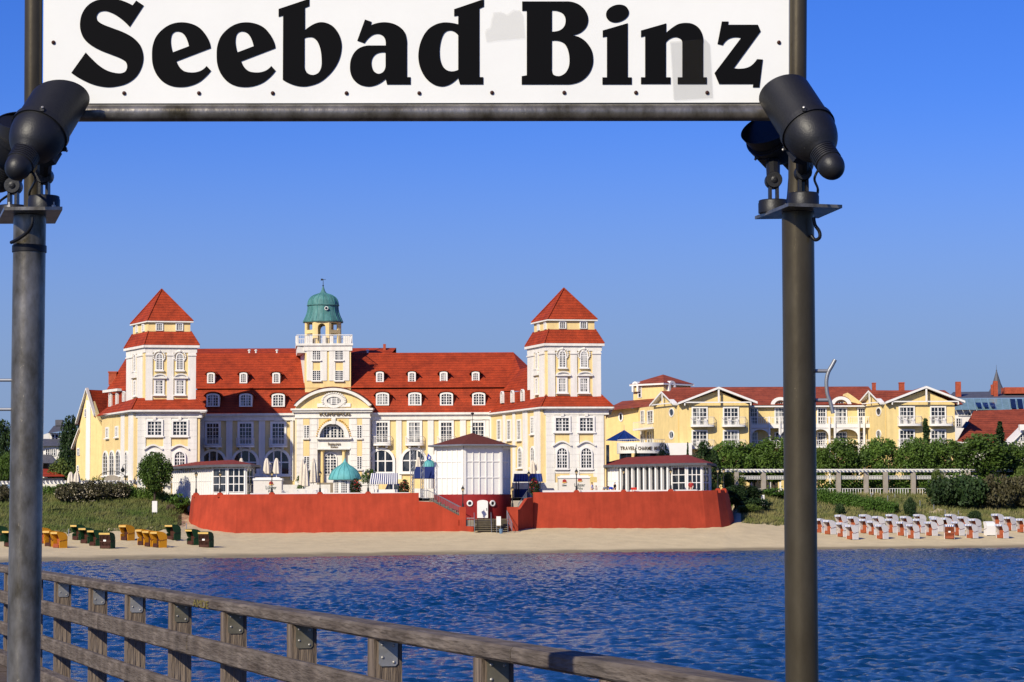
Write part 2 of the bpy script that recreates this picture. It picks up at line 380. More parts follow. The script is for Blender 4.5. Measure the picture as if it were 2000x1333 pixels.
nr, nc = GX.shape
vid = np.arange(nr*nc).reshape(nr,nc)
q = np.stack([vid[:-1,:-1],vid[:-1,1:],vid[1:,1:],vid[1:,:-1]],-1)
fpx = (pxg[:-1]+pxg[1:])/2
isd = np.zeros((nr-1,nc-1),bool)
rr = np.random.default_rng(11)
for i in range(nr-1):
    k = band[i]
    if k >= 3:
        jit = rr.normal(0,6,nc-1) if k == 3 and i < np.argmax(band==3)+3 else 0
        isd[i] = (fpx+jit < (352 if k == 3 else 374)) | (fpx+jit > (1448 if k == 3 else 1438))
        if k == 3 and i < np.argmax(band==3)+2: isd[i] &= (rr.random(nc-1) > .35)
    if k >= 6: isd[i] = True
    rel = i-int(np.argmax(band==k))
    if k == 3 and rel >= 9: isd[i] &= ~((fpx > 1822-5*(rel-9)) & (fpx < 1888))
    if k == 4 and rel <= 1: isd[i] &= ~((fpx > 1806) & (fpx < 1868-14*rel))
allv = np.stack([GX,GY,GZ],-1).reshape(-1,3)
def sub_mesh(name, mask, m):
    f = q[mask]; used, inv = np.unique(f, return_inverse=True); return np_mesh(name, allv[used], inv.reshape(f.shape), m, smooth=True)
SAND = mat('beach_sand', (.57,.46,.265), .95, var=.10, vscale=.5, bump=1.0, bscale=2.6)
n_ = SAND.node_tree; N = n_.nodes; L = n_.links; b_ = N['Principled BSDF']; base = b_.inputs['Base Color'].links[0].from_socket
g_ = N.new('ShaderNodeNewGeometry'); sx = N.new('ShaderNodeSeparateXYZ'); L.new(g_.outputs['Position'], sx.inputs[0])
tn = N.new('ShaderNodeTexNoise'); tn.inputs['Scale'].default_value = .25; L.new(g_.outputs['Position'], tn.inputs['Vector'])
ma = N.new('ShaderNodeMath'); ma.operation = 'MULTIPLY_ADD'; ma.inputs[1].default_value = -.3; L.new(tn.outputs['Fac'], ma.inputs[0]); L.new(sx.outputs['Z'], ma.inputs[2])
mr = N.new('ShaderNodeMapRange'); mr.inputs['From Min'].default_value = .02; mr.inputs['From Max'].default_value = .22; mr.inputs['To Min'].default_value = .42; mr.inputs['To Max'].default_value = 1; L.new(ma.outputs[0], mr.inputs['Value'])
sc_ = N.new('ShaderNodeVectorMath'); sc_.operation = 'SCALE'; L.new(base, sc_.inputs[0]); L.new(mr.outputs[0], sc_.inputs['Scale'])
L.new(sc_.outputs[0], b_.inputs['Base Color'])
DUNE = mat('dune_turf', (.065,.085,.025), .95, vscale=.35, col2=(.13,.125,.05), bump=.8, bscale=4)
beach = struct(sub_mesh('beach', ~isd, SAND)); dune = struct(sub_mesh('dune', isd, DUNE))
def ground_z(px, Y):
    ys = np.array([np.interp(px,PXS,ARR[:,k,0]) for k in range(8)]); zs = np.array([np.interp(px,PXS,ARR[:,k,1]) for k in range(8)]); return float(np.interp(Y,ys,zs))
# grass blades
def tufts(name, px0, px1, n, seed, m, hmin=.25, hmax=.6):
    r = np.random.default_rng(seed); i0 = np.argmax(band==3); i1 = np.argmax(band==6)
    fi = r.uniform(i0+.3, i1+2, n); pj = r.uniform(px0, px1, n); cj = np.interp(pj, pxg, np.arange(nc)); 
    i = fi.astype(int); j = cj.astype(int); fy = fi-i; fx = cj-j
    bil = lambda G: (G[i,j]*(1-fx)+G[i,j+1]*fx)*(1-fy)+(G[i+1,j]*(1-fx)+G[i+1,j+1]*fx)*fy
    P = np.stack([bil(GX),bil(GY),bil(GZ)-.04],-1)
    keep = (pj < np.where(i>=np.argmax(band==4),368,343)) | (pj > np.where(i>=np.argmax(band==4),1440,1452)); P = P[keep]; n = len(P)
    vs = []
    for b in range(4):
        a = r.uniform(0,6.28,n); wd = r.uniform(.03,.07,n); h = r.uniform(hmin,hmax,n); off = r.normal(0,.12,(n,2)); ln = r.normal(.12,.15,(n,2))
        p0 = P.copy(); p0[:,:2] += off; p1 = p0.copy(); p0[:,0] -= np.cos(a)*wd; p0[:,1] -= np.sin(a)*wd; p1[:,0] += np.cos(a)*wd; p1[:,1] += np.sin(a)*wd
        p2 = P.copy(); p2[:,:2] += off+ln; p2[:,2] += h; vs.append(np.stack([p0,p1,p2],1))
    vs = np.concatenate(vs).reshape(-1,3); o = np_mesh(name, vs, np.arange(len(vs)).reshape(-1,3), m); o['kind'] = 'stuff'; return o
GR = mat('marram_grass', (.085,.115,.022), .8, vscale=.25, col2=(.25,.21,.085))
GR2 = mat('green_dune_grass', (.056,.10,.015), .8, vscale=.2, col2=(.165,.15,.048))
tufts('dune_grass', -250, 370, 16000, 1, GR2); tufts('dune_grass', 1438, 2250, 20000, 2, GR)
# sea: a sheet of real wavelets in front, a plain sheet out to the horizon
WATER = bpy.data.materials.new('sea_water'); WATER.use_nodes = True; N = WATER.node_tree.nodes; L = WATER.node_tree.links; b_ = N['Principled BSDF']
b_.inputs['Base Color'].default_value = (.004,.036,.090,1); b_.inputs['Roughness'].default_value = .12; b_.inputs['IOR'].default_value = 1.33
g_ = N.new('ShaderNodeNewGeometry'); mpn = N.new('ShaderNodeMapping'); mpn.inputs['Scale'].default_value = (1.0,1.5,1); mpn.inputs['Rotation'].default_value = (0,0,.3); L.new(g_.outputs['Position'], mpn.inputs[0])
t1 = N.new('ShaderNodeTexNoise'); t1.inputs['Scale'].default_value = 5.5; t1.inputs['Detail'].default_value = 4; t1.inputs['Roughness'].default_value = .6; L.new(mpn.outputs[0], t1.inputs['Vector'])
bp = N.new('ShaderNodeBump'); bp.inputs['Strength'].default_value = .8; bp.inputs['Distance'].default_value = .11; L.new(t1.outputs['Fac'], bp.inputs['Height']); L.new(bp.outputs[0], b_.inputs['Normal'])
ys = np.concatenate([np.linspace(40,150,420), np.linspace(150.4,300,330)]); us = np.linspace(-.36,.36,1250)
XX = ys[:,None]*us[None,:]; YY = np.repeat(ys[:,None], len(us), 1); ZZ = np.zeros_like(XX)
rw = np.random.default_rng(21)
for _ in range(54):
    lam = rw.uniform(.7,1)*2**rw.uniform(-1.5,.85); a = rw.normal(-1.15,.55); k = 2*math.pi/lam; A = .0128*lam**1.0/ math.sqrt(2)*rw.uniform(.5,1.3)*(.5 if lam > 2.0 else 1)
    ph = (XX*math.cos(a)+YY*math.sin(a))*k + rw.uniform(0,6.28); ZZ += A*(np.sin(ph)+.25*np.sin(2*ph+1.57))
gust = .62+.38*np.clip(.5+.6*smooth_noise(XX,YY*.6,22,9),0,1.4)
ZZ *= gust*np.clip((302-YY)/30,.25,1); ZZ[-1] = 0
n0, n1 = XX.shape; vi = np.arange(n0*n1).reshape(n0,n1)
sea = struct(np_mesh('sea', np.stack([XX,YY,ZZ],-1).reshape(-1,3), np.stack([vi[:-1,:-1],vi[:-1,1:],vi[1:,1:],vi[1:,:-1]],-1).reshape(-1,4), WATER, smooth=True))
mb = MB()
for x0,x1,y0,y1 in ((-3000,3000,-3000,40),(-3000,-14.5,40,300),(14.5,3000,40,300)): mb.poly([(x0,y0,-.25),(x1,y0,-.25),(x1,y1,-.25),(x0,y1,-.25)])
struct(mb.build('open_sea', WATER))
# beach and dune beyond both ends of the view
# ------------------------------------------------------------------ Kurhaus
kz = V((-25,317,TZ)); KH = thing('spa_hotel', 'white and yellow spa hotel with two red roofed towers and a green copper lantern', 'hotel', kz)
def pl(px, py, Y): p = W(px,py,Y); return V((p.x,p.y,0))
def block(mb, cs, z0, z1): mb.prism([V((c.x,c.y,z0)) for c in cs], V((0,0,z1-z0)))
def band_(mb, cs, z0, z1, out, ids=None):               # a string course round the given plan corners
    n = len(cs); cen = sum(cs, V((0,0,0)))/n
    for i in range(n):
        if ids and i not in ids: continue
        F = Face(cs[i], cs[(i+1)%n]); nn = F.n if F.n.dot(cs[i]-cen) > 0 else -F.n; F.n = nn
        F.box(mb, -out, F.len+out, z0, z1, -.05, out)
def scaled(cs, k):
    c = sum(cs, V((0,0,0)))/len(cs); return [c+(p-c)*k for p in cs]
def at_z(cs, z): return [V((c.x,c.y,z)) for c in cs]
def hip(mb, lo, hi, th=.1):
    for i in range(len(lo)):
        j = (i+1)%len(lo)
        if isinstance(hi, Vector): mb.poly([lo[i],lo[j],hi])
        else: mb.poly([lo[i],lo[j],hi[j],hi[i]])
def eave(parts, cs, z, h, out=.12, name='eaves'):         # white boxed gutter/fascia under a roof edge
    band_(parts, cs, z-h, z, out)
def tower(px, yA, name_prefix, P):
    ym = 730
    A = pl(P['A'][0],ym,P['A'][1]); B = pl(P['B'][0],ym,P['B'][1]); D = pl(P['D'][0],ym,P['D'][1]); Cc = B+D-A; cs = [A,B,Cc,D]
    FF, FS = Face(A,B), Face(D,A); YA = P['A'][1]
    zb = zat(P['A'][0], P['shaft'][1], YA); zt = zat(P['A'][0], P['shaft'][0], YA)
    wm = MB(); block(wm, cs, TZ, zt+.3)
    bandz0, bandz1 = zat(P['A'][0], P['band'][1], YA), zat(P['A'][0], P['band'][0], YA); bc = scaled(cs, .835); block(wm, bc, zt, bandz1+.2)
    wm.build('tower_wall', YEL, KH)
    FB, FBS = Face(bc[0],bc[1]), Face(bc[3],bc[0])
    # roofs
    ez = zat(P['A'][0]-3, P['e1'], YA-.3); e1 = scaled(cs, 1.10)
    r = MB(); hip(r, at_z(e1, ez+.05), at_z(scaled(bc,1.02), bandz0)); tz = zat(P['A'][0], P['e2'], YA+.6); e2 = scaled(cs, .915); apex = sum(cs,V((0,0,0)))/4; apex.z = zat(P['apex'][0], P['apex'][1], YA+3.2)
    hip(r, at_z(e2, tz+.05), apex); r.poly(at_z(e2, tz+.02)); r.poly(at_z(e1, ez+.02)); r.build('tower_roof', TILE, KH)
    f = MB(); eave(f, scaled(cs,1.07), ez+.04, .30, .14); eave(f, scaled(cs,.90), tz+.03, .16, .1)
    band_(f, cs, ez-.85, ez-.26, .12); f.build('cornice', WHITE, KH)
    for lo, hi in ((at_z(e1,ez+.1), at_z(scaled(bc,1.02),bandz0+.05)), (at_z(e2,tz+.1), [apex+V((0,0,.08))]*4)):
        for i in range(4): hr = MB(); hr.tube(lo[i], hi[i], .085, n=6); hr.build('hip_tiles', TILE, KH)
    # pilasters and panels
    pm = MB(); z0, z1 = zb-.3, ez-.3
    for x0,x1 in P['pil']:
        pm = MB(); a0 = FF.at(x0,ym)[0]; a1 = FF.at(x1,ym)[0]; FF.box(pm, a0,a1,z0,z1,0,.13)
        FF.box(pm, a0-.06,a1+.06, ez-1.25, ez-1.08, 0,.24); pm.build('pilaster', WHITE, KH)
    for x0,x1 in P['pils']:
        pm = MB(); a0 = FS.at(x0,ym)[0]; a1 = FS.at(x1,ym)[0]; FS.box(pm, a0,a1,z0,z1,0,.13); FS.box(pm, a0-.06,a1+.06, ez-1.25, ez-1.08, 0,.24); pm.build('pilaster', WHITE, KH)
    for x0,x1,y0,y1 in P['w_top']: window(FB, x0,y0,x1,y1, KH, 3,3, fr=.14, mull=False)
    for x0,x1,y0,y1 in P['ws_top']: window(FBS, x0,y0,x1,y1, KH, 2,3, fr=.2, mull=False)
    for x0,x1,y0,y1 in P['w_arch']:
        window(FF, x0,y0,x1,y1, KH, 4,7, arch=1., fr=.16, sill=True, trans=5)
        a0,a1,q0,q1 = FF.rect(x0,y0,x1,y1); om = MB(); cc = (a0+a1)/2; hh = (a1-a0)/2
        for k in range(15):                               # stucco garland round the head of the window
            th = math.pi*(-.22+1.44*k/14); rr_ = hh+.34; p = FF.P(cc+rr_*math.cos(th)*1.05, q1-hh+rr_*math.sin(th), .1); s_ = .13 if k != 7 else .24
            om.lathe(p, [(.0,-s_),(s_*.8,-s_*.5),(s_,0),(s_*.8,s_*.5),(0,s_)], 6)
        om.build('garland', WHITE, KH)
    for x0,x1,y0,y1 in P['w_rect']:
        window(FF, x0,y0,x1,y1, KH, 4,5, fr=.26, sill=True, trans=3)
    for x0,x1,y0,y1 in P['ped']:
        a0,a1,q0,q1 = FF.rect(x0,y0,x1,y1); om = MB(); o = arch_pts(a0,a1,q0,q1,q1-q0-.02,10)
        FF.prism(om, arch_pts(a0+.1,a1-.1,q0,q1-.1,q1-q0-.15,10), 0,.16); FF.ring(om, o, arch_pts(a0+.14,a1-.14,q0+.02,q1-.16,max(.05,q1-q0-.2),10), 0,.36); FF.box(om, a0-.05,a1+.05,q0-.1,q0+.08,0,.38); om.build('pediment', WHITE, KH)
    for x0,x1,y0,y1,ar in P['ws']:
        window(FS, x0,y0,x1,y1, KH, 2,5, arch=ar, fr=.2, sill=True)
        if not ar:
            a0,a1,q0,q1 = FS.rect(x0-4,y0-20,x1+3,y0-7); om = MB(); FS.prism(om, arch_pts(a0,a1,q0,q1,q1-q0-.05,8), 0,.3); om.build('pediment', WHITE, KH)
    # lower block
    A2 = pl(P['A2'][0],850,P['A2'][1]); B2 = pl(P['B2'][0],850,P['B2'][1]); Dd = P['D2']; D2 = pl(Dd[0],850,Dd[1]); C2 = pl(P['B2'][0]-1.5,850,319.5); 
    F2, F3 = Face(A2,B2), Face(D2,A2); e3z = zat(P['e3'][0], P['e3'][1], P['A2'][1]-.6)
    lm = MB(); block(lm, [A2,B2,C2,D2], TZ, e3z-.1); lm.build('pavilion_wall', YEL, KH)
    # skirt roof
    La, Lb = W(*P['e3'], P['A2'][1]-.7), W(*P['e3r'], P['B2'][1]-.7); Lb.z = La.z; Ld = V((D2.x-.35,D2.y,La.z)); Lc = V((C2.x+.55,C2.y,La.z))
    Ta, Tb = W(*P['e3t'], YA+.1), W(*P['e3tr'], P['B'][1]+.1); Tb.z = Ta.z; Td = V((P['T_d'][0],P['T_d'][1],Ta.z)) if 'T_d' in P else V((D.x-.2,D.y+6,Ta.z)); Tc = V((Cc.x,Cc.y+6,Ta.z))
    r = MB(); r.poly([La,Lb,Tb,Ta]); r.poly([Ld,La,Ta,Td]); r.poly([Lb,Lc,Tc,Tb]); r.build('skirt_roof', TILE, KH)
    h2 = MB(); h2.tube(La+V((0,0,.06)),Ta+V((0,0,.06)),.085,n=6); h2.build('hip_tiles', TILE, KH); h2 = MB(); h2.tube(Lb+V((0,0,.06)),Tb+V((0,0,.06)),.085,n=6); h2.build('hip_tiles', TILE, KH)
    f = MB(); ee = [La,Lb,Lc,Ld]
    for i,j in ((0,1),(3,0),(1,2)):
        Fq = Face(ee[i],ee[j]); nn = Fq.n
        if nn.dot(ee[i]-V((apex.x,apex.y,0))) < 0: Fq.n = -nn
        Fq.box(f, -.02,Fq.len+.02, La.z-.22, La.z-.02, -.12,.1); Fq.box(f, 0,Fq.len, La.z-.34, La.z-.2, -.75,-.1); Fq.box(f, .5,Fq.len-.5, La.z-.95, La.z-.3, -.9,-.55)
    f.build('cornice', WHITE, KH)
    pm = MB(); z1 = e3z-.35
    segs = P['pil2']
    for x0,x1 in segs:
        pm = MB(); a0 = F2.at(x0,850)[0]; a1 = F2.at(x1,850)[0]; F2.box(pm, a0,a1,TZ,z1,0,.10); pm.build('pilaster', WHITE, KH)
    for x0,y0,x1,y1 in P['white2']: pm = MB(); F2.pbox(pm, x0,y0,x1,y1, 0,.05); pm.build('white_wall_panel', WHITE, KH)
    for x0,x1 in P['pils2']:
        pm = MB(); a0 = F3.at(x0,850)[0]; a1 = F3.at(x1,850)[0]; F3.box(pm, a0,a1,TZ,z1,0,.10); pm.build('pilaster', WHITE, KH)
    k = TZ+.5                                   # grooves of the rusticated pilasters, as thin proud courses
    for x0,x1 in segs:
        a0 = F2.at(x0,850)[0]; a1 = F2.at(x1,850)[0]; k = TZ+.6
        while k < z1-.5: gm = MB(); F2.box(gm, a0+.03,a1-.03,k,k+.73,.1,.125); gm.build('stone_course', WHITE, KH); k += .78
    for x0,x1,y0,y1 in P['w2']:
        window(F2, x0,y0,x1,y1, KH, 4,4, fr=.24, sill=True, bar=.07, d=.09, proud=.27)
        km = MB(); cx = (x0+x1)/2; F2.pbox(km, cx-3,y0-9,cx+3,y0-3,.1,.34); km.build('keystone', WHITE, KH)
    for x0,x1,y0,y1 in P['w2a']:
        window(F2, x0,y0,x1,y1, KH, 4,6, arch=1., fr=.18, sill=True, bar=.06, trans=4, d=.12, proud=.3)
        a0,a1,q0,q1 = F2.rect(x0-9,y0-14,x1+9,y0+12); om = MB()
        o = [(a0,q0),(a0,q1-.55)] + [(a0+(a1-a0)*(.1+.8*t/8), q1-.45+.42*math.sin(math.pi*t/8)) for t in range(9)] + [(a1,q1-.55),(a1,q0)]
        F2.prism(om, o, 0,.08); om.build('window_hood', WHITE, KH)
        om = MB(); cr = o[1:-1]; F2.ring(om, [(a,z+.1) for a,z in cr], [(a,z-.1) for a,z in cr], 0,.34, closed=False); om.build('hood_mould', WHITE, KH)
    for x0,x1,y0,y1,ar in P['ws2']: window(F3, x0,y0,x1,y1, KH, 2,6, arch=ar, fr=.22, sill=True)
    return FF, FS, F2, F3, cs, La, Ta, apex
RT = tower(0,0,'', dict(A=(1067,300),B=(1173.5,301),D=(1032,306.2),shaft=(683,774),band=(626,643),e1=671.5,e2=625,apex=(1104,563.6),
  pil=[(1069.8,1084),(1114,1127),(1157,1173.5)],pils=[(1032,1044.7),(1054.6,1064.5)],
  w_top=[(1093.5,1103.5,630,641),(1134,1144.5,630,641)],ws_top=[(1051.5,1053.8,634,644),(1064.8,1067,632,642)],
  w_arch=[(1093,1103.5,687,717),(1135,1146,687,717)],w_rect=[(1091.5,1104,740,765),(1133.5,1146.5,740,765)],
  ped=[(1085.7,1113.6,725.5,733.5),(1128,1156.5,725.5,733.5)],ws=[(1048,1051,690,720,1.),(1048,1051,741,768,0)],
  A2=(1059,298.8),B2=(1183.6,299.4),D2=(955,317),e3=(1056.7,794.7),e3r=(1198,793.5),e3t=(1067,772),e3tr=(1174,771.5),T_d=(0.5,314),
  pil2=[(1066,1083.5),(1112,1131),(1158.5,1179.5)],white2=[(1083,866,1112,925),(1131,866,1159,925),(1083,795,1112,845),(1131,795,1159,845)],
  pils2=[(955.5,960),(983,988),(1002,1007),(1022,1031),(1044,1056)],
  w2=[(1085.5,1110.5,817,842),(1132.5,1157.5,817,842)],w2a=[(1088,1107,876,914),(1135,1154.3,876,914)],
  ws2=[(973,978.5,823,858,0),(992.5,998,823,858,0),(1012,1017.5,823,858,0),(1038.5,1043.5,817,846,0),(1038.5,1044.5,875,911,1.),(1013.5,1020,876,912,1.)]))
LT = tower(0,0,'', dict(A=(284,300),B=(382.6,301),D=(248.2,306.2),shaft=(686,777.5),band=(630,647),e1=675,e2=628,apex=(317.5,565.5),
  pil=[(284.2,298),(326,339),(367,382.6)],pils=[(248.4,260.5),(269,279.5)],
  w_top=[(306,316.5,633.5,645),(345,355.5,633.5,645)],ws_top=[(267,269,638,648),(279.5,282,636,646)],
  w_arch=[(306,316,692,722),(346,356.5,692,722)],w_rect=[(304.3,317,744,769),(345,358,744,769)],
  ped=[(299,326,730,738.5),(339.6,367,730,738.5)],ws=[(263,266,694,725,1.),(263,266,746,772,0)],
  A2=(262,298.8),B2=(390.5,299.4),D2=(199,312),e3=(256,800.8),e3r=(403,797.5),e3t=(267.6,777.7),e3tr=(383,775),T_d=(-49.8,314),
  pil2=[(268.5,285),(319,334.5),(367,385)],white2=[(285,872,319,932),(334,872,367,932),(285,801,319,852),(334,801,367,852)],
  pils2=[(237,244),(252,261)],
  w2=[(289,315,824,850),(338.5,364.5,824,850)],w2a=[(290.5,309,883,922),(341.5,360.5,883,922)],
  ws2=[(245.5,250,884,925,1.),(208.5,212.5,838,854,0),(227,231,836,852,0),(202.5,211,884,928,1.),(215,223.5,883,928,1.),(227.5,236,882,928,1.)]))
# left gable wing and the roof between
gY = 314; g0, g1 = pl(149,850,316), pl(199.5,850,312.4); GF = Face(g0,g1)
mb = MB(); pk = GF.at(171,764); e_l, e_r = GF.at(152,828), GF.at(189,815); e_l2 = GF.at(145,876)
pts = [(0,TZ),(0,e_l2[1]+.4),(GF.at(156.5,829)[0],e_l[1]),(pk[0],pk[1]),(e_r[0],e_r[1]),(GF.len,e_r[1]-1.3),(GF.len,TZ)]
GF.prism(mb, pts, -.6, 0); mb.build('gable_wall', YEL2, KH)
mb = MB()
def rk(p, qq, t0=.02, t1=.24, d=.35): GF.prism(mb, [(p[0],p[1]),(qq[0],qq[1]),(qq[0],qq[1]+t1),(p[0],p[1]+t1)], -.1, d)
rk(GF.at(151,829), GF.at(171.5,761.5)); rk(GF.at(171.5,761.5), GF.at(187,814)); rk(GF.at(143,878), GF.at(157,840)); 
a0 = GF.at(168.5,850)[0]; a1 = GF.at(177,850)[0]; GF.box(mb, a0,a1,TZ,pk[1]-1.2,0,.08); mb.build('gable_trim', WHITE, KH)
mb = MB(); ra = GF.P(*GF.at(171.5,761.5),.3); back = V((.33,.94,0)).normalized()*10
r2 = GF.P(*GF.at(187.5,815.5),.3); l2 = GF.P(*GF.at(150.5,830),.3); mb.poly([r2,ra,ra+V((8,9,0)),r2+V((8,9,0))]); mb.poly([l2,ra,ra+V((8,9,0)),l2+V((8,9,0))])
l3 = GF.P(*GF.at(143,879),.3); l4 = GF.P(*GF.at(157,841),.3); mb.poly([l3,l4,l4+back,l3+back]); mb.build('gable_roof', TILE, KH)
for x0,x1,y0,y1 in ((167,169,800,814),(152.5,155.5,877,889),(152,154,911,920)): window(GF, x0,y0,x1,y1, KH, 1,2, fr=.1)
mb = MB()                                               # steep roofs behind the left tower
p = [W(186.5,814,312.5),W(256,801,299),W(268,777,301),W(210,795.5,311.5)]; mb.poly(p)
p2 = [W(209,795,312),W(268,777,303),W(249,763,309),W(212,766,313)]; mb.poly(p2)
mb.poly([W(208,762,312.6),W(249,764,308),W(249,697,313),W(246.5,699,316)]); mb.poly([W(208,762,312.6),W(246.5,699,316),W(246.5,699,330),W(230,762,330)]); mb.build('wing_roof', TILE, KH)
mb = MB(); F = Face(W(204,764,312),W(233,763,307.6)); F.pbox(mb, 204.5,761,233,766,-.3,.3); mb.build('eaves', WHITE, KH)
DF = Face(W(209,790,311.6),W(250,785,306))
for x0,x1,y0,y1 in ((214.5,220.5,767,795.5),(228,233,767,793),(241,246.5,764,786)):
    window(DF, x0+1.5,y0+2,x1-1.5,y1-2, KH, 2,6, arch=1., fr=.1, name='dormer', proud=.25)
mb = MB(); DF.pbox(mb, 213,768,249,796,-1.2,-.02); mb.build('dormer_cheek', TILE, KH)
mb = MB(); p = W(221,752,313); mb.cbox(p, 1.0,1.2, 1.5); mb.cbox(p+V((0,0,1.5)), 1.15,1.35,.18); mb.build('chimney', BRICK, KH)
# main range
FA, FBp = pl(388,850,317.4), pl(958,850,316.6); MF = Face(FA,FBp); back = V((0,16,0))
ze = zat(660,806.5,316.4); zbk = zat(660,760.5,318.6); zr = zat(850,689,325)
mb = MB(); block(mb, [FA,FBp,FBp+back,FA+back], TZ, ze-.1); mb.build('main_wall', YEL, KH)
def xs(px, Y): return W(px,750,Y).x
mb = MB(); x0e, x1e = xs(385,316.4), xs(962,316.4)
def RQ(xa,ya,za, xb,yb,zb_, xc,yc,zc, xd,yd,zd): mb.poly([(xa,ya,za),(xb,yb,zb_),(xc,yc,zc),(xd,yd,zd)])
RQ(x0e-2,316.7,ze, xs(960,316),316.2,ze, xs(985,318.6),318.3,zbk, x0e-2,318.9,zbk)                 # lower slope
RQ(x0e-2,318.6,zbk+.14, xs(990,318.3),318.0,zbk+.14, xs(1003,325),325,zr, x0e-2,325.4,zr)           # upper slope
RQ(x0e-2,325.4,zr, xs(1003,325),325,zr, xs(1003,333),333,zbk, x0e-2,333,zbk)
RQ(x0e-2,333,zbk, xs(1003,333),333,zbk, xs(1003,334),334,ze, x0e-2,334,ze)
mb.poly([(xs(1003,325),325,zr),(xs(990,318.3),318.0,zbk+.14),W(1031,763,310),W(1032,716,322)]); mb.poly([(xs(1003,325),325,zr),W(1032,716,322),W(1032,716,330),(xs(1003,333),333,zbk)])
mb.poly([W(958,806,316.4),W(1057,795,298.8),W(1031,768,309),W(983,764,318.3)]); mb.poly([W(980,764,318.2),W(1033,764.5,308.5),W(1034,716,313),W(1003,726,322)])
mb.build('main_roof', TILE, KH)
mb = MB()                                              # higher back ridge
zq = zat(500,681,332); zq0 = zat(500,700,327)
mb.poly([(xs(300,327),327,zq0),(xs(757,327),327,zq0),(xs(774,332),332,zq),(xs(300,332),332,zq)]); mb.poly([(xs(300,332),332,zq),(xs(774,332),332,zq),(xs(774,337),337,zq0-2),(xs(300,337),337,zq0-2)]); mb.build('back_roof', TILE, KH)
mb = MB(); p = W(751,684,331); mb.cbox(p-V((0,0,.5)), .35,.35,1.3); mb.build('chimney', BRICK, KH)
for px_ in (487,500,541,718):
    mb = MB(); mb.tube(W(px_,690,326.5),W(px_,686,326.5),.12,n=8); mb.lathe(W(px_,686.3,326.5), [(.12,0),(.22,.06),(.2,.16),(.05,.22)], 8); mb.build('roof_vent', WHITEP, KH)
mb = MB(); MF.box(mb, 0,MF.len, ze-.3,ze-.02, -.1,.6); MF.box(mb, 0,MF.len, ze-.95,ze-.3, -.02,.28)
MF.box(mb, 0,MF.len, ze-.44,ze-.3, .2,.42); mb.build('cornice', WHITE, KH)
mb = MB()
for x0,x1 in ((391,399),(442,454),(505.7,517.8),(567,571),(727,732),(773.5,784.5),(835.5,847),(898.5,910),(948,955)):
    a0 = MF.at(x0,850)[0]; a1 = MF.at(x1,850)[0]; mb = MB(); MF.box(mb, a0,a1,TZ,ze-.9,0,.14); mb.build('pilaster', WHITE, KH)
for x0,x1 in ((404.5,427),(468.5,491),(532.5,555),(736,757),(799,820),(861.5,882),(923.5,944.5)):
    window(MF, x0,828-(x0>700)*2,x1,867-(x0>700)*3, KH, 4,5, fr=.3, trans=4)
    km = MB(); cx = (x0+x1)/2; MF.pbox(km, cx-8,819.5-(x0>700)*2,cx+8,823-(x0>700)*2,0,.24); km.build('keystone', WHITE, KH)
    dy = 3.5 if x0 < 700 else 0
    balcony(MF, cx-18, cx+18, 867.3+dy, 871+dy, 853+dy, .95, KH, bow=True)
    for s in (-9,9): cm = MB(); MF.pbox(cm, cx+s-2,871+dy,cx+s+2,875+dy,0,.6); cm.build('corbel', WHITE, KH)
for x0,x1,y0,y1 in ((395,438,882,926),(457,501,881,926),(520,564,881,926),(723.5,767,880,922),(786.5,829,879,921),(850,893,878,920),(912,953,877,920)):
    window(MF, x0,y0,x1,y1, KH, 3,2, arch=1., fr=.12, sur=.22, glass=DARKGL, bar=.16, mull=False, trans=None, sill=True, proud=.22)
mb = MB(); MF.box(mb, 0, MF.len, TZ, TZ+2.6, .0,.18); mb.build('plinth', YEL, KH)
def dormer(cx, w_, y0, y1, Y, nx, ny, dep):
    F = Face(pl(cx-50,y0,Y),pl(cx+50,y0,Y-.06)); a0,a1,z0,z1 = F.rect(cx-w_/2,y0,cx+w_/2,y1); rise = (a1-a0)*.16
    m_ = MB(); F.prism(m_, arch_pts(a0,a1,z0,z1,rise), -dep, 0); d_ = m_.build('dormer', WHITEP, KH)
    gl = arch_pts(a0+.2,a1-.2,z0+.14,z1-.2,rise*.8); g = MB(); F.prism(g, gl, 0,.012); g.build('pane', GLASS, d_)
    bm_ = MB(); F.ring(bm_, arch_pts(a0,a1,z0,z1,rise), gl, 0,.09); zt_ = z1-.2
    for k in range(1,nx):
        a = a0+.2+(a1-a0-.4)*k/nx; F.box(bm_, a-.03*(2 if nx%2==0 and k==nx//2 else 1),a+.03*(2 if nx%2==0 and k==nx//2 else 1),z0+.1,zt_-.03,.0,.06)
    for k in range(1,ny):
        z = z0+.14+(zt_-z0-.14)*k/ny; F.box(bm_, a0+.1,a1-.1,z-.028,z+.028,.0,.055)
    bm_.build('glazing_bars', WHITEP, d_)
    rm = MB(); ar = [(a0-.35,z1-rise-.12)]+[((a0+a1)/2-(a1-a0+.3)/2*math.cos(math.pi*k/10), z1-rise+.04+(rise+.06)*math.sin(math.pi*k/10)) for k in range(11)]+[(a1+.35,z1-rise-.12)]
    ou = [(a,z+.13) for a,z in ar]; F.ring(rm, ou, ar, -dep,.22, closed=False); rm.build('dormer_roof', TILE, d_)
for cx in (412,475.5,539.5,742,804.5,866.5,929): dormer(cx, 15, 728-(cx>700)*1.7, 749-(cx>700)*1.7, 319.5, 3,4, 2.2)
for cx in (416,480,543.5,747,810.3,872,935): dormer(cx, 25.5, 768.8-(cx>700)*2, 794.8-(cx>700)*2.5, 316.95, 4,4, 2.0)
RF = Face(W(975,775,316),W(1035,775,305))
for x0,x1,y0,y1 in ((979,986,764,789),(999,1006,762,787.5),(1018.5,1026,760,785)): window(RF, x0+1.8,y0+2,x1-1.5,y1-2, KH, 2,6, arch=1., fr=.1, name='dormer', proud=.25)
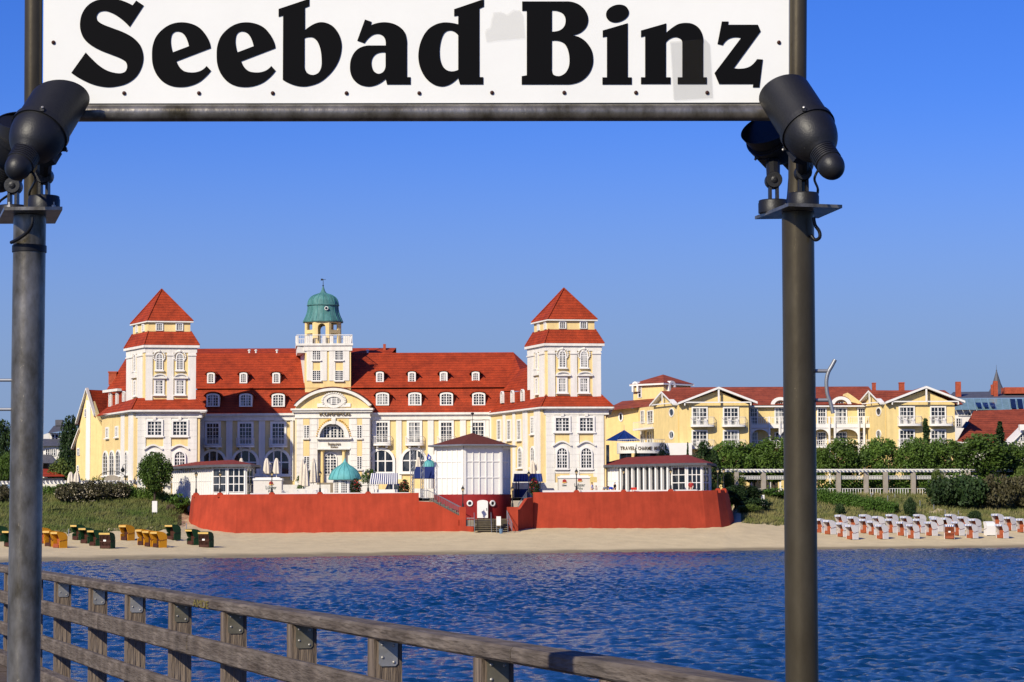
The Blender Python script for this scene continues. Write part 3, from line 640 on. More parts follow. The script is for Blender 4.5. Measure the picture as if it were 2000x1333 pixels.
mb = MB(); RF.pbox(mb, 977,766,1034,792,-1.2,-.02); mb.build('dormer_cheek', TILE, KH)
# downpipes
mb = MB()
for px_,y0,y1,F in ((572.5,812,940,MF),(724.5,812,935,MF),(957.5,812,920,MF)):
    a,z1_ = F.at(px_,y0); z0_ = F.at(px_,y1)[1]; mb.tube(F.P(a,z0_,.25),F.P(a,z1_,.25),.07,n=6); mb.tube(F.P(a,z1_,.25),F.P(a,z1_+.5,.7),.07,n=6); mb.lathe(F.P(a,z1_-.1,.25),[(.1,0),(.17,.25),(.17,.4)],8); mb.build('downpipe', WHITEP, KH); mb = MB()
# portal
PA, PB = pl(576,850,316.2), pl(722.5,850,315.6); PF = Face(PA,PB)
mb = MB(); zc = zat(650,799,314); 
def hole_wall():
    # front wall with the loggia arch and the porch cut out
    a_l0,a_l1,lz0,lz1 = PF.rect(624.4,828,674,855); pa0,pa1,pz0,pz1 = PF.rect(619.6,878,683,940)
    PF.box(mb, 0,min(a_l0,pa0),TZ,zc,-.85,0); PF.box(mb, max(a_l1,pa1),PF.len,TZ,zc,-.85,0)
    lo, hi = min(a_l0,pa0), max(a_l1,pa1)
    PF.box(mb, lo,hi,pz1,lz0,-.85,0)
    if a_l0 > lo: PF.box(mb, lo,a_l0,lz0,zc,-.85,0); PF.box(mb, a_l1,hi,lz0,zc,-.85,0)
    ar = arch_pts(a_l0,a_l1,lz0,lz1,lz1-lz0,14)[1:-1]; top = [(a,zc) for a,z in ar]; PF.ring(mb, top, ar, -.85,0, closed=False)
    return a_l0,a_l1,lz0,lz1,pa0,pa1,pz0,pz1
a_l0,a_l1,lz0,lz1,pa0,pa1,pz0,pz1 = hole_wall(); mb.build('portal_wall', WHITE, KH)
mb = MB(); PF.box(mb, a_l0,a_l1,lz0,lz1+.2,-.85,-.72); PF.box(mb, pa0,pa1,TZ,pz1+.1,-.88,-.78); PF.box(mb,a_l0,a_l1,lz0-.1,lz0,-.8,.05); mb.build('loggia_wall', WHITE, KH)
bk = Face(PF.P(0,0,-.72),PF.P(PF.len,0,-.72))
for x0,x1 in ((633,643.5),(647,657.5),(661,671.5)): window(bk, x0,834,x1,855, KH, 2,4, fr=.1, glass=DARKGL)
bk2 = Face(PF.P(0,0,-.78),PF.P(PF.len,0,-.78)); window(bk2, 634.5,886,656.5,926, KH, 4,7, arch=1., fr=.15, bar=.06, name='entrance_door', trans=5)
mb = MB()
for x0,x1 in ((625.5,632),(667.5,674)):
    mb = MB(); a0 = PF.at((x0+x1)/2,900)[0]; z1_ = pz1; mb.lathe(PF.P(a0,TZ,-.35),[(.3,0),(.3,1.6),(.23,1.65),(.2,z1_-TZ-.35),(.3,z1_-TZ-.25),(.3,z1_-TZ)],14); mb.build('porch_column', YEL, KH, smooth=True)
mb = MB()
for x0,y0,x1,y1 in ((592.5,817,604.5,831),(592.5,857,604.5,891),(697.5,817,707,831),(697.5,857,707,891),(592.5,921,604.5,940),(697.5,921,707,940),(577,818,579,940)): mb = MB(); PF.pbox(mb, x0,y0,x1,y1, .0,.03); mb.build('yellow_panel', YEL, KH)
mb = MB()
ao = arch_pts(*[PF.rect(621.5,822,682,855)[i] for i in (0,1,2,3)], PF.rect(621.5,822,682,855)[3]-PF.rect(621.5,822,682,855)[2],14)
b0,b1,c0,c1 = PF.rect(620.5,817.5,684,850); ai = ao[2:-2]
PF.ring(mb, [(a,c1) for a,z in ai], ai, 0,.03, closed=False); mb.build('yellow_panel', YEL, KH)
mb = MB(); ai2 = arch_pts(a_l0,a_l1,lz0,lz1,lz1-lz0,14); PF.ring(mb, ao, ai2, 0,.22); PF.pbox(mb, 619,855.3,687.5,858.5,0,.45); PF.pbox(mb,648,817,656,829,0,.3)
for x0,x1 in ((592,605),(696.5,709)): PF.pbox(mb, x0,856.5,x1,859,0,.3); PF.pbox(mb, x0,917,x1,919.5,0,.3)
PF.pbox(mb,619,876,684,878.5,0,.2)
for x0,x1 in ((579,592),(605.5,620),(684.5,697),(707.5,722)):
    k = TZ+.4; aa0 = PF.at(x0,870)[0]; aa1 = PF.at(x1,870)[0]
    while k < zat(650,818,314): PF.box(mb, aa0,aa1,k,k+.72,0,.05); k += .77
PF.box(mb, -.12,PF.len+.12, zat(650,816,314),zat(650,813.4,314),0,.16)
PF.box(mb, -.5,PF.len+.45, zc-.1,zc+.14,-1,.5); PF.box(mb, -.3,PF.len+.3, zc-.35,zc-.1,-1,.3); mb.build('stucco_mouldings', WHITE, KH)
for x0,x1 in ((594.5,603.5),(698,706)):
    window(PF, x0,832,x1,855.5, KH, 2,6, fr=.07, proud=.06); window(PF, x0,893,x1,916, KH, 2,6, fr=.07, proud=.06)
mb = MB(); gar = arch_pts(*[PF.rect(618.5,819,685,856)[i] for i in (0,1,2,3)], PF.rect(618.5,819,685,856)[3]-PF.rect(618.5,819,685,856)[2],26)
for k,(a,z) in enumerate(gar[2:-2]):
    if 11 <= k <= 14: continue
    s_ = .12+.05*(8<k<17); mb.lathe(PF.P(a,z,.08),[(0,-s_),(s_,0),(0,s_)],6)
mb.build('gilded_garland', GOLD, KH)
# pediment
pa = PF.at(576,792); pb = PF.at(725,790.5); papex = PF.at(649,759.5); n_p = 22; cxp = (pa[0]+pb[0])/2; hp = (pb[0]-pa[0])/2; base_z = zc+.5; rise = papex[1]-base_z
Rr = (hp*hp+rise*rise)/(2*rise)
arc = lambda off: [(cxp+(hp+off)*t, base_z+rise-Rr+math.sqrt(max(0,(Rr+off)**2-((hp+off)*t)**2))) for t in np.linspace(-1,1,n_p+1)]
mb = MB(); PF.prism(mb, [(pa[0],zc+.1)]+arc(-.15)+[(pb[0],zc+.1)], -1.6,0); mb.build('pediment_wall', YEL, KH)
mb = MB(); PF.ring(mb, arc(.1), arc(-.28), -.2,.5, closed=False); mb.build('pediment_cornice', WHITE, KH)
mb = MB(); PF.ring(mb, [(a,z+.14) for a,z in arc(.1)], [(a,z+.004) for a,z in arc(.1)], -4,.55, closed=False); mb.build('pediment_roof', TILED, KH)
a0,a1,z0,z1 = PF.rect(638.5,775.5,666,791.5); ov = [((a0+a1)/2+(a1-a0)/2*math.cos(t),(z0+z1)/2+(z1-z0)/2*math.sin(t)) for t in np.linspace(0,2*math.pi,25)[:-1]]
so_ = [((a0+a1)/2+((a1-a0)/2+.42)*math.cos(t),(z0+z1)/2+((z1-z0)/2+.38)*math.sin(t)) for t in np.linspace(0,2*math.pi,25)[:-1]]
mb = MB(); PF.ring(mb, so_, ov, 0,.2); 
for t in np.linspace(-.35,math.pi+.35,19):
    p = PF.P((a0+a1)/2+((a1-a0)/2+.55)*math.cos(t),(z0+z1)/2+((z1-z0)/2+.46)*math.sin(t),.12); s_ = .22; mb.lathe(p,[(0,-s_),(s_,0),(0,s_)],7)
PF.pbox(mb, 619.5,788.5,636,795.5,0,.16); PF.pbox(mb, 668,788,685,795,0,.16); PF.pbox(mb, 630,792,675,796,0,.12); wo = mb.build('cartouche', WHITE, KH)
mb = MB(); PF.prism(mb, ov, 0,.03); mb.build('pane', GLASS, wo)
mb = MB()
for k in range(1,9): a = a0+(a1-a0)*k/9; PF.box(mb,a-.025*(3 if k%3==0 else 1),a+.025*(3 if k%3==0 else 1),z0+.1,z1-.1,.02,.07)
for k in range(1,5): z = z0+(z1-z0)*k/5; PF.box(mb,a0+.15,a1-.15,z-.025,z+.025,.02,.065)
mb.build('glazing_bars', WHITEP, wo)
text_mesh('KURHAUS', PF, 624.5,804.3,685,812.2, .1,.22, BRONZE, KH, offs=.03)
text_mesh('Restaurant', PF, 641,864.8,665.5,870, .1,.16, BRONZE, KH, offs=.012); text_mesh('Kurhaus', PF, 646,870.8,660,876, .1,.16, BRONZE, KH, offs=.012)
# porch steps
mb = MB()
for k in range(7): PF.box(mb, pa0-.3*k*.3,pa1+.3*k*.3, TZ, TZ+2.2-.3*k, -.1+.35*k*.0, .4+.38*k)
mb.build('porch_steps', STONE, KH)
# lantern tower
tA, tB, tD = pl(596,700,318.4), pl(685.3,700,318.4), pl(587,690,325); tC = tB+tD-tA; tc_ = [tA,tB,tC,tD]; TF = Face(tA,tB)
zs0, zs1 = zat(640,744,318.4), zat(640,671,318)
mb = MB(); block(mb, tc_, zs0-2, zs1-.2); mb.build('lantern_shaft', YEL, KH)
mb = MB()
for x0,x1 in ((599,611),(625.5,638.5),(643,655),(670,682)):
    a0 = TF.at(x0,710)[0]; a1 = TF.at(x1,710)[0]; mb = MB(); TF.box(mb, a0,a1,zs0,zs1-.3,0,.1); mb.build('pilaster', WHITE, KH)
mb = MB()
for y0,y1 in ((681,685),(703,708)):
    for x0,x1 in ((611,625.5),(655,670)): mb = MB(); TF.pbox(mb, x0,y0,x1,y1,0,.08); mb.build('white_wall_panel', WHITE, KH)
mb = MB()
TS = Face(tD,tA); TS.box(mb, .0,TS.len*.85,zs0-2,zs1-.3,0,.06); mb.build('white_wall_panel', WHITE, KH)
mb = MB(); q_ = scaled(tc_, 1.06); band_(mb, scaled(tc_,1.0), zs1-.95, zs1-.25, .18); 
l_ = V((-.9,0,0)); plat = [tA+V((-1.15,-.35,0)),tB+V((.3,-.35,0)),tC+V((.3,.3,0)),tD+V((-.75,.3,0))]
block(mb, plat, zs1-.28, zs1); block(mb, [tA+V((-1.0,-.2,0)),tA+V((.3,.0,0)),tD+V((.3,0,0)),tD+V((-.6,.2,0))], zs1-1.2, zs1-.3); mb.build('cornice', WHITE, KH)
for x0,x1,y0,y1 in ((611,625.5,686,703),(655,669.5,686,703),(611,625.5,725,743),(655,669.5,725,743)): window(TF, x0,y0,x1,y1, KH, 4,5, fr=.06, sill=True, proud=.12)
zb0 = zs1; zb1 = zat(640,654.5,318); mb = MB(); FQ = Face(plat[0]+V((.12,.12,0)),plat[1]+V((-.12,.12,0))); 
for x0,x1 in ((577,582.5),(596,610),(629.5,636),(644,650.5),(670,683.5)):
    a0 = FQ.at(x0,662)[0]; a1 = FQ.at(x1,662)[0]; mb = MB(); FQ.box(mb, a0,a1,zb0,zb1-.12,-.3,0); mb.build('parapet_block', WHITE, KH)
mb = MB(); ring = [plat[0]+V((.1,.1,0)),plat[1]+V((-.1,.1,0)),plat[2]+V((-.1,-.1,0)),plat[3]+V((.1,-.1,0))]
for i in range(4):
    p,q2 = ring[i].copy(),ring[(i+1)%4].copy(); p.z=q2.z=zb1; mb.tube(p,q2,.05,n=5); n_b = int((q2-p).length/.22)
    for k in range(n_b): s_ = p.lerp(q2,k/n_b); mb.tube(s_-V((0,0,zb1-zb0)),s_,.02,n=4)
mb.build('balustrade', WHITEP, KH)
cen = W(631,655,321); cen.z = zb0; R8 = (668-593)/2*321/FL*1.0; zbt = zat(631,631,321); n8 = 8
oct_ = [V((cen.x+R8*math.cos(math.pi/8+math.pi/4*k), cen.y+R8*math.sin(math.pi/8+math.pi/4*k),0)) for k in range(8)]
mb = MB()
for i in range(8):
    F = Face(oct_[i],oct_[(i+1)%8]); nn = F.n
    if F.n.dot(oct_[i]-V((cen.x,cen.y,0))) < 0: F.n = -F.n
    h = F.len; zt_ = zbt
    if i % 2 == 1:
        a0,a1 = h*.24,h*.76; rs = (a1-a0)/2; zsp = zt_-.25
        F.box(mb,0,a0,zb0,zt_,-.28,0); F.box(mb,a1,h,zb0,zt_,-.28,0); ar = arch_pts(a0,a1,zb0,zsp,rs,8)[1:-1]; F.ring(mb,[(a,zt_) for a,z in ar],ar,-.28,0,closed=False)
    else:
        a0,a1 = h*.2,h*.8; F.box(mb,0,a0,zb0,zt_,-.28,0); F.box(mb,a1,h,zb0,zt_,-.28,0); F.box(mb,a0,a1,zt_-.12,zt_,-.28,0); F.box(mb,a0,a1,zb0+(zt_-zb0)*.48,zb0+(zt_-zb0)*.64,-.28,0)
mb.build('belfry', YEL, KH)
s1 = 321/FL
prof = [(39.0,629),(38.6,631),(38,629),(36,624),(33.5,619),(31,612),(29.6,605),(29.2,598.5),(31.3,598),(31.3,596.3),(29.8,595.5),(29,590),(27,585),(23.5,580.5),(18,577),(11,574.5),(6.5,572.5),(4,569),(2.6,565),(1.2,560)]
z_of = lambda py: zat(631,py,321); base_ = V((cen.x,cen.y,0)); k8 = 1/math.cos(math.pi/16)
mb = MB(); mb.lathe(base_, [(r*s1*1.02,z_of(y)) for r,y in prof], 24); cr = mb.build('copper_dome', COPPER, KH, smooth=True)
mb = MB()
for k in range(16):
    a = 2*math.pi*k/16+.1; pr = [V((cen.x+(r*s1*1.02+.01)*math.cos(a),cen.y+(r*s1*1.02+.01)*math.sin(a),z_of(y))) for r,y in prof[2:8]]; mb.path(pr,.035,4)
    pr = [V((cen.x+(r*s1*1.02+.01)*math.cos(a),cen.y+(r*s1*1.02+.01)*math.sin(a),z_of(y))) for r,y in prof[10:16]]; mb.path(pr,.035,4)
mb.build('standing_seam', COPPERD, cr)
mb = MB(); F = Face(cen+V((-3,-2.02,0)),cen+V((3,-2.02,0))); p = W(637.5,602.5,318.9)
mb.lathe(p,[(.25,-.02),(.25,.08),(.18,.09)],12,axis=(0,-1,0)); dw = mb.build('dormer_window', WHITEP, KH); mb = MB(); mb.lathe(p,[(.18,.07),(.18,.10),(.0,.105)],12,axis=(0,-1,0)); mb.build('pane', DARKGL, dw)
mb = MB(); mb.tube((cen.x,cen.y,z_of(562)),(cen.x,cen.y,z_of(545)),.05,.03,n=6); mb.lathe((cen.x,cen.y,z_of(558.5)),[(0,-.13),(.13,0),(0,.13)],8); p = V((cen.x,cen.y,z_of(546.5))); mb.tube(p-V((.25,0,0)),p+V((.35,0,0)),.03,n=5); mb.prism([p+V((-.3,0,.12)),p+V((-.05,0,.12)),p+V((-.05,0,-.12)),p+V((-.3,0,-.12))],V((0,.04,0))); mb.build('weather_vane', BLACKI, KH)
# ------------------------------------------------------------------ red sea wall and terrace
def plz(px, py, Y): return W(px, py, Y)
WALLT = thing('sea_wall', 'long red rendered sea wall with battered foot below the spa hotel terrace', 'wall', (-5,280,2.2))
def loft_wall(base, top, name, cap=.45):
    mb = MB(); n = len(base); B = [W(*b) for b in base]; T = [W(*t) for t in top]
    for b in B: b.z -= .6
    inn = []
    for i in range(n):
        d = (T[min(i+1,n-1)]-T[max(i-1,0)]); nn = V((-d.y,d.x,0)).normalized(); inn.append(T[i]+nn*cap)
    for i in range(n-1):
        m = 4; rows = [[B[j].lerp(T[j],k/m) for k in range(m+1)] for j in (i,i+1)]
        for k in range(m): mb.poly([rows[0][k],rows[1][k],rows[1][k+1],rows[0][k+1]])
        mb.poly([T[i],T[i+1],inn[i+1],inn[i]])
        lo = [V((p.x,p.y,2)) for p in (inn[i],inn[i+1])]; mb.poly([inn[i],inn[i+1],lo[1],lo[0]])
    for e in (0,-1): mb.poly([B[e],T[e],inn[e],V((inn[e].x,inn[e].y,B[e].z))])
    return mb.build(name, REDW, WALLT, smooth=True), T, inn
wl, TL, IL = loft_wall([(392,985,312),(384,1003,300),(371,1010,292),(367,1019,285),(373,1026,281.5),(400,1034,279),(430,1038,277),(460,1041,276),(640,1040,276.8),(818,1038,277.6)],
                       [(399,968,312.5),(390,968,300.6),(379,967.5,292.6),(374.5,967.5,285.8),(381,967.2,282.4),(406,966.6,279.9),(434,966.2,277.9),(462,966,277),(640,965,277.8),(818,963,278.4)], 'wall_section')
wr, TR, IR = loft_wall([(1041,1031,281.5),(1150,1031,282.4),(1270,1032,284),(1380,1032,286),(1410,1029.5,287.2),(1428,1025,289.5),(1437,1019,293),(1434,1010,300)],
                       [(1042,962,282.3),(1150,961.3,283.2),(1270,960,284.8),(1372,958.5,286.8),(1400,958,288),(1414,957.7,290.3),(1421,957.4,293.8),(1419,957,300.6)], 'wall_section')
mb = MB()
poly = [V((p.x,p.y,TZ)) for p in IL] + [V((W(826,970,291).x,291,TZ)),V((W(1030,970,293).x,293,TZ))] + [V((p.x,p.y,TZ)) for p in IR] + [V((30,350,TZ)),V((-62,350,TZ)),V((W(350,950,318).x,318,TZ))]
mb.poly(poly); PAVE = mat('terrace_paving', (.34,.30,.24), .9, var=.12); struct(mb.build('terrace', PAVE))
for x0,x1,py,Y in ((489,521,966.4,278.2),(545,620,966,278.2),(632,712,965.6,278.5),(727,800,965,278.9),(1060,1118,961,283.4),(1134,1212,960.5,284.2),(1226,1303,960,285.6),(1317,1362,959.5,287)):
    F = Face(W(x0,py,Y),W(x1,py,Y+.4)); mb = MB(); F.box(mb, 0,F.len, zat((x0+x1)/2,py,Y)-.6, zat((x0+x1)/2,py,Y)+.17, -.25,.06); mb.build('parapet_panel', WHITEP, WALLT)
# lamps on the wall
LP = thing('street_lamp', '', 'street lamp', (0,0,0), 'lanterns along the sea wall')
mb = MB(); mb.tube((0,0,0),(0,0,.45),.12,.09,8); mb.tube((0,0,.45),(0,0,1.65),.05,.045,8); mb.lathe((0,0,1.6),[(.05,0),(.12,.05),(.05,.1)],8); mb.build('pole', BLACKI, LP)
mb = MB(); mb.lathe((0,0,1.7),[(.05,0),(.17,.18),(.20,.27)],4); lg = mb.build('lantern_glass', LAMPG, LP)
mb = MB(); mb.lathe((0,0,1.97),[(.235,0),(.245,.03),(.13,.2),(.06,.24),(.03,.3),(.045,.36),(.0,.42)],4)
for k in range(4):
    a = math.pi/2*k; mb.tube((.055*math.cos(a),.055*math.sin(a),1.7),(.215*math.cos(a),.215*math.sin(a),1.98),.018,n=4)
mb.build('lantern_roof', BLACKI, LP); sLP = snapshot(LP)
lamps = [(383,966.5,282.6,'on the left end of the red wall beside the boarded pavilion'),(430,966.3,278.4,'on the red wall in front of the left pavilion windows'),(531,965.6,277.9,'on the red wall in front of the white beer stand with umbrellas'),
 (625,965.2,278.1,'on the red wall left of the green domed booth'),(719,964.4,278.4,'on the red wall beside the striped stall awning'),(904,992,278.4,'on the left stair pier before the white rotunda'),(1001,991.5,279.4,'on the right stair pier before the white rotunda'),
 (1033,962,282.8,'beside the navy awning right of the rotunda'),(1126,961.4,283.4,'on the red wall before the right beer stand'),(1218,960.6,284.5,'on the red wall at the start of the slatted right pavilion'),(1310,959.5,286.2,'on the red wall before the right pavilion windows'),
 (1402,958,288.6,'left one of the pair at the right end of the red wall'),(1413.5,957.8,290.8,'right one of the pair at the right end of the red wall')]
for i,(px,py,Y,l) in enumerate(lamps):
    c = LP if i == 0 else copy_tree(sLP); p = W(px,py,Y); c['label'] = 'black lantern lamp '+l
    if i < 2: c['label'] = 'black lantern lamp '+l
    pierz = p.z
    if i not in (5,6,7):
        mb = MB(); s_ = .62; mb.cbox(p-V((0,0,.3)), s_,s_,.42); mb.cbox(p+V((0,0,.12)), s_*.7,s_*.7,.1); mb.build('wall_pier', REDW, WALLT); pierz += .2
    c.location = (p.x,p.y,pierz); c.rotation_euler.z = .785; c.scale = (1.1,1.1,1.08)
# ------------------------------------------------------------------ stairs by the rotunda
ST = thing('beach_stairs', 'red walled twin flight of steps with iron railings below the white rotunda', 'stairs', W(950,1035,279))
def prismz(mb, pts, Y0, Y1): mb.prism([V((p.x,p.y,p.z)) for p in pts], V((0,Y1-Y0,0)))
zl = zat(923,1012.5,281)
mb = MB(); pts = [W(818,1046,277.6),W(899,1048,277.6),W(899,1009,277.6),W(846,981,277.6),W(818,979.5,277.6)]; prismz(mb, pts, 0,.4); mb.build('stair_wall', REDW, ST)
mb = MB(); A_, B_ = W(1010,1040,278.2), W(1041,1038,281.2); Fr = Face(A_,B_)
z_ = [Fr.at(*q) for q in ((1010,1046),(1041,1044),(1041,972),(1030,974),(1010,1003))]; Fr.prism(mb, z_, -.4,0); mb.build('stair_wall', REDW, ST)
for x0,x1,yt,yb in ((897,910,990.5,1042),(990,1012,991,1037)):
    mb = MB(); p0, p1 = W(x0,yb+4,277.3), W(x1,yb+4,277.3); mb.box(p0, V((p1.x-p0.x,0,0)), (0,1.1,0), (0,0,zat(900,yt,277.3)-p0.z)); mb.build('stair_pier', REDW, ST)
mb = MB(); p0, p1 = W(896,1050,277), W(925,1050,277); prismz(mb, [p0,W(925,1046,277),W(925,1029,277),W(896,1027,277)],0,1.2); mb.build('stair_wall', REDW, ST)
mb = MB(); p0, p1 = W(896,1012,278), W(1012,1012,278); mb.box(V((p0.x,277.6,zl-.9)), (p1.x-p0.x,0,0), (0,7,0), (0,0,.7)); mb.build('landing', STONE, ST)
nS = 9
for k in range(nS):
    for (xa,ya,xb,yb,Y0,dY) in ((905,1009,838,973,278.1,2.4),(992,1010,1034,973,279.4,2.6)):
        t0,t1 = k/nS,(k+1)/nS; p = W(xa+(xb-xa)*t0,ya+(yb-ya)*t1,Y0); q2 = W(xa+(xb-xa)*t1,ya+(yb-ya)*t1,Y0)
        mb = MB(); yo = 0 if xa < 950 else 1.5*t0; mb.box(V((min(p.x,q2.x),Y0+yo,p.z-.4)), (abs(q2.x-p.x)+.03,0,0), (0,dY,0), (0,0,.4)); mb.build('step', WOODSTEP, ST)
for k in range(7):
    t = k/7; mb = MB(); y = 1014+ (1040-1014)*t; p0, p1 = W(926,y,277.4-.4*k*.7), W(991,y,277.4-.4*k*.7); mb.box(p0-V((0,0,.08)), (p1.x-p0.x,0,0), (0,.45,0), (0,0,.08)); mb.build('step', WOODSTEP, ST)
def railing(pts, h, name='iron_railing', parent=ST, sp=.22, m=GREYI):
    mb = MB()
    for p,q2 in zip(pts[:-1],pts[1:]):
        up = V((0,0,h)); mb.tube(p+up,q2+up,.035,n=5); mb.tube(p+up*.15,q2+up*.15,.02,n=4); n = max(1,int((q2-p).length/sp))
        for k in range(n+1): s_ = p.lerp(q2,k/n); mb.tube(s_,s_+up,.03 if k in (0,n) else .014,n=4)
    return mb.build(name, m, parent)
railing([W(826,976,278),W(838,976,278),W(897,1008,278)], 1.0); railing([W(834,974,281),W(905,1010,281)],1.0)
railing([W(1040,985,284),W(1030,976,283),W(1012,1003,279.2)],1.0); railing([W(908,1030,277.5),W(926,1030,277.3)],1.0); railing([W(990,1014,277),W(1000,1038,275)],.95)
for px in (926,959,991): railing([W(px,1014,277.3),W(px+1,1041,275.2)],.7,sp=.8)
# ------------------------------------------------------------------ rotunda
kc = W(923.5,1012,286.6); kc.z = zl
KI = thing('rotunda', 'white six sided rotunda on a round dark red base under a low brown roof', 'pavilion', kc)
Rk = 75.6*286.6/FL
mb = MB(); z_w0 = zat(923,966,282.4); mb.lathe(kc-V((0,0,.8)), [(Rk*.93,0),(Rk*.985,1.6),(Rk*1.0,z_w0-kc.z+.8)], 48); mb.build('round_base', DRED, KI, smooth=True)
hx = []
for k in range(6):
    a = -math.pi/2 + math.radians(18) + math.pi/6 + k*math.pi/3; hx.append(V((kc.x+Rk*math.cos(a),kc.y+Rk*math.sin(a),0)))
z_w1 = zat(923,871,282.4)
mb = MB(); block(mb, hx, z_w0-.05, z_w1+.1); mb.build('drum_wall', WHITEP, KI)
for i in range(6):
    F = Face(hx[i],hx[(i+1)%6])
    if F.n.dot(hx[i]-V((kc.x,kc.y,0))) < 0: F.n = -F.n
    if F.n.y > .45: continue
    h = F.len
    for a in (0,h-.26): mb = MB(); F.box(mb, a,a+.26,z_w0+.03,z_w1,0,.13); mb.build('corner_post', WHITEP, KI)
    nb = 5
    for k in range(1,nb): mb = MB(); a = .26+(h-.52)*k/nb; F.box(mb, a-.06,a+.06,z_w0+.03,z_w1-.3,0,.09); mb.build('batten', WHITEP, KI)
    for zz in (.36,.69): 
        for k in range(nb): mb = MB(); a = .26+(h-.52)*k/nb+.06; z2 = z_w0+(z_w1-z_w0)*zz-.12; F.box(mb, a,a+(h-.52)/nb-.12,z2,z2+.09,0,.075); mb.build('rail', WHITEP, KI)
    mb = MB(); F.box(mb, 0,h,z_w1-.28,z_w1,0,.11); mb.build('rail', WHITEP, KI)
mb = MB(); rf_c = V((kc.x,kc.y,zat(925,846,286.6))); ev = [V((kc.x+(p.x-kc.x)*1.185,kc.y+(p.y-kc.y)*1.185,z_w1+.05)) for p in hx]
hip(mb, ev, rf_c); mb.poly([p-V((0,0,.02)) for p in ev]); mb.build('roof', TILED, KI)
mb = MB()
for i in range(6): mb.tube(ev[i],ev[(i+1)%6],.11,n=6)
mb.build('gutter', GREYI, KI)
mb = MB(); p = rf_c; mb.tube(p-V((0,0,.1)),p+V((0,0,2.1)),.04,.025,n=6); mb.lathe(p+V((0,0,2.1)),[(0,-.02),(.18,.1),(.2,.25),(0,.3)],8); mb.tube(p+V((-.5,0,.7)),p+V((.1,0,.75)),.02,n=4); mb.build('roof_mast', BLACKI, KI)
fr_y = kc.y-Rk
Fd = Face(V((kc.x-3,fr_y-.02,0)),V((kc.x+3,fr_y-.02,0)))
mb = MB(); a0,a1,z0,z1 = Fd.rect(932,977,953,1012); Fd.prism(mb, arch_pts(a0,a1,z0,z1,.22,8), -.35,.06); dr = mb.build('door', WHITEP, KI); mb = MB(); a_,zq_ = Fd.at(950,995); Fd.box(mb,a_,a_+.06,zq_-.15,zq_+.15,.06,.12); mb.build('handle', BLACKI, dr)
for px in (918,966):
    p = W(px,983.5,fr_y+.25); d = V((p.x-kc.x,p.y-kc.y,0)).normalized(); c_ = V((kc.x,kc.y,p.z))+d*(Rk*.99)
    mb = MB(); mb.lathe(c_,[(.36,-.2),(.36,.1),(.33,.13),(.21,.13),(.20,.05)],20,axis=d); pw = mb.build('porthole', WHITEP, KI, smooth=True); mb = MB(); mb.lathe(c_,[(.205,.0),(.205,.07)],20,axis=d); mb.build('pane', DARKGL, pw)
# ------------------------------------------------------------------ boarded pavilions
def pavilion(name, label, pts, ze_, ridge, kinds, out=.75):
    P = [pl(px,930,Y) for px,Y in pts]; T = thing(name, label, 'pavilion', (sum(p.x for p in P)/len(P),sum(p.y for p in P)/len(P),TZ))
    n = len(P); mb = MB(); block(mb, P, TZ-1.5, ze_); mb.build('wall', WHITEP, T); cen = sum(P,V((0,0,0)))/n
    E = []
    for i in range(n):
        p = P[i]; F1, F2_ = Face(P[i-1],p), Face(p,P[(i+1)%n]); n1 = F1.n if F1.n.dot(P[i-1]-cen)>0 else -F1.n; n2 = F2_.n if F2_.n.dot(p-cen)>0 else -F2_.n
        bis = (n1+n2).normalized(); E.append(V((p.x,p.y,ze_))+bis*out/max(.45,bis.dot(n1)))
    R = [W(*r) for r in ridge]; mb = MB()
    for i in range(n):
        a,b = E[i],E[(i+1)%n]; ra = min(R,key=lambda r:(V((r.x,r.y,0))-V((a.x,a.y,0))).length); rb = min(R,key=lambda r:(V((r.x,r.y,0))-V((b.x,b.y,0))).length)
        mb.poly([a,b,rb,ra] if (ra-rb).length > .01 else [a,b,ra])
    mb.build('roof', FELT, T); mb = MB(); mb.poly([e-V((0,0,.12)) for e in E]); 
    for i in range(n): a,b = E[i],E[(i+1)%n]; mb.poly([a-V((0,0,.26)),b-V((0,0,.26)),b+V((0,0,.03)),a+V((0,0,.03))])
    mb.build('eaves_fascia', GREYROOF, T)
    for i,k in enumerate(kinds):
        F = Face(P[i],P[i+1]); 
        if F.n.dot(P[i]-cen) < 0: F.n = -F.n
        L_ = F.len
        if k == 'boards':
            m_ = max(2,int(L_/.62))
            for j in range(m_+1): mb = MB(); a = min(L_-.1,L_*j/m_); F.box(mb,a-.05,a+.05,TZ,ze_-.1,0,.09); mb.build('batten', WHITEP, T)
            mb = MB(); F.box(mb,0,L_,TZ+2.05,TZ+2.15,0,.05); mb.build('rail', WHITEP, T)
        elif k == 'fins':
            mb = MB(); F.box(mb,0,L_,TZ+.2,ze_-.35,0,.03); mb.build('pane', DARKGL, T); m_ = 9
            for j in range(m_):
                a = L_*(j+.15)/m_; w_ = L_/m_*.62; mb = MB(); mb.prism([F.P(a,TZ,.05),F.P(a+w_,TZ,.05),F.P(a+w_*1.0,TZ,.42),F.P(a+w_*.8,TZ,.47)], V((0,0,ze_-TZ-.05))); mb.build('slat', WHITEP, T)
        elif k.startswith('win'):
            nx = int(k[3:]); z0,z1 = TZ+.75, ze_-.42
            mb = MB(); F.box(mb,.15,L_-.15,z0,z1,0,.02); wo = mb.build('window', DARKGL, T)
            mb = MB()
            for j in range(nx+1): a = .15+(L_-.3)*j/nx; F.box(mb,a-.05,a+.05,z0-.05,z1+.05,.0,.1)
            for j in range(4): z = z0+(z1-z0)*j/3; F.box(mb,.1,L_-.1,z-.045,z+.045,.0,.097)
            mb.build('glazing_bars', WHITEP, wo)
            for a in (0,L_-.16): mb = MB(); F.box(mb,a,a+.16,TZ,ze_-.05,0,.14); mb.build('post', WHITEP, T)
    return T
ze_p = 9.85
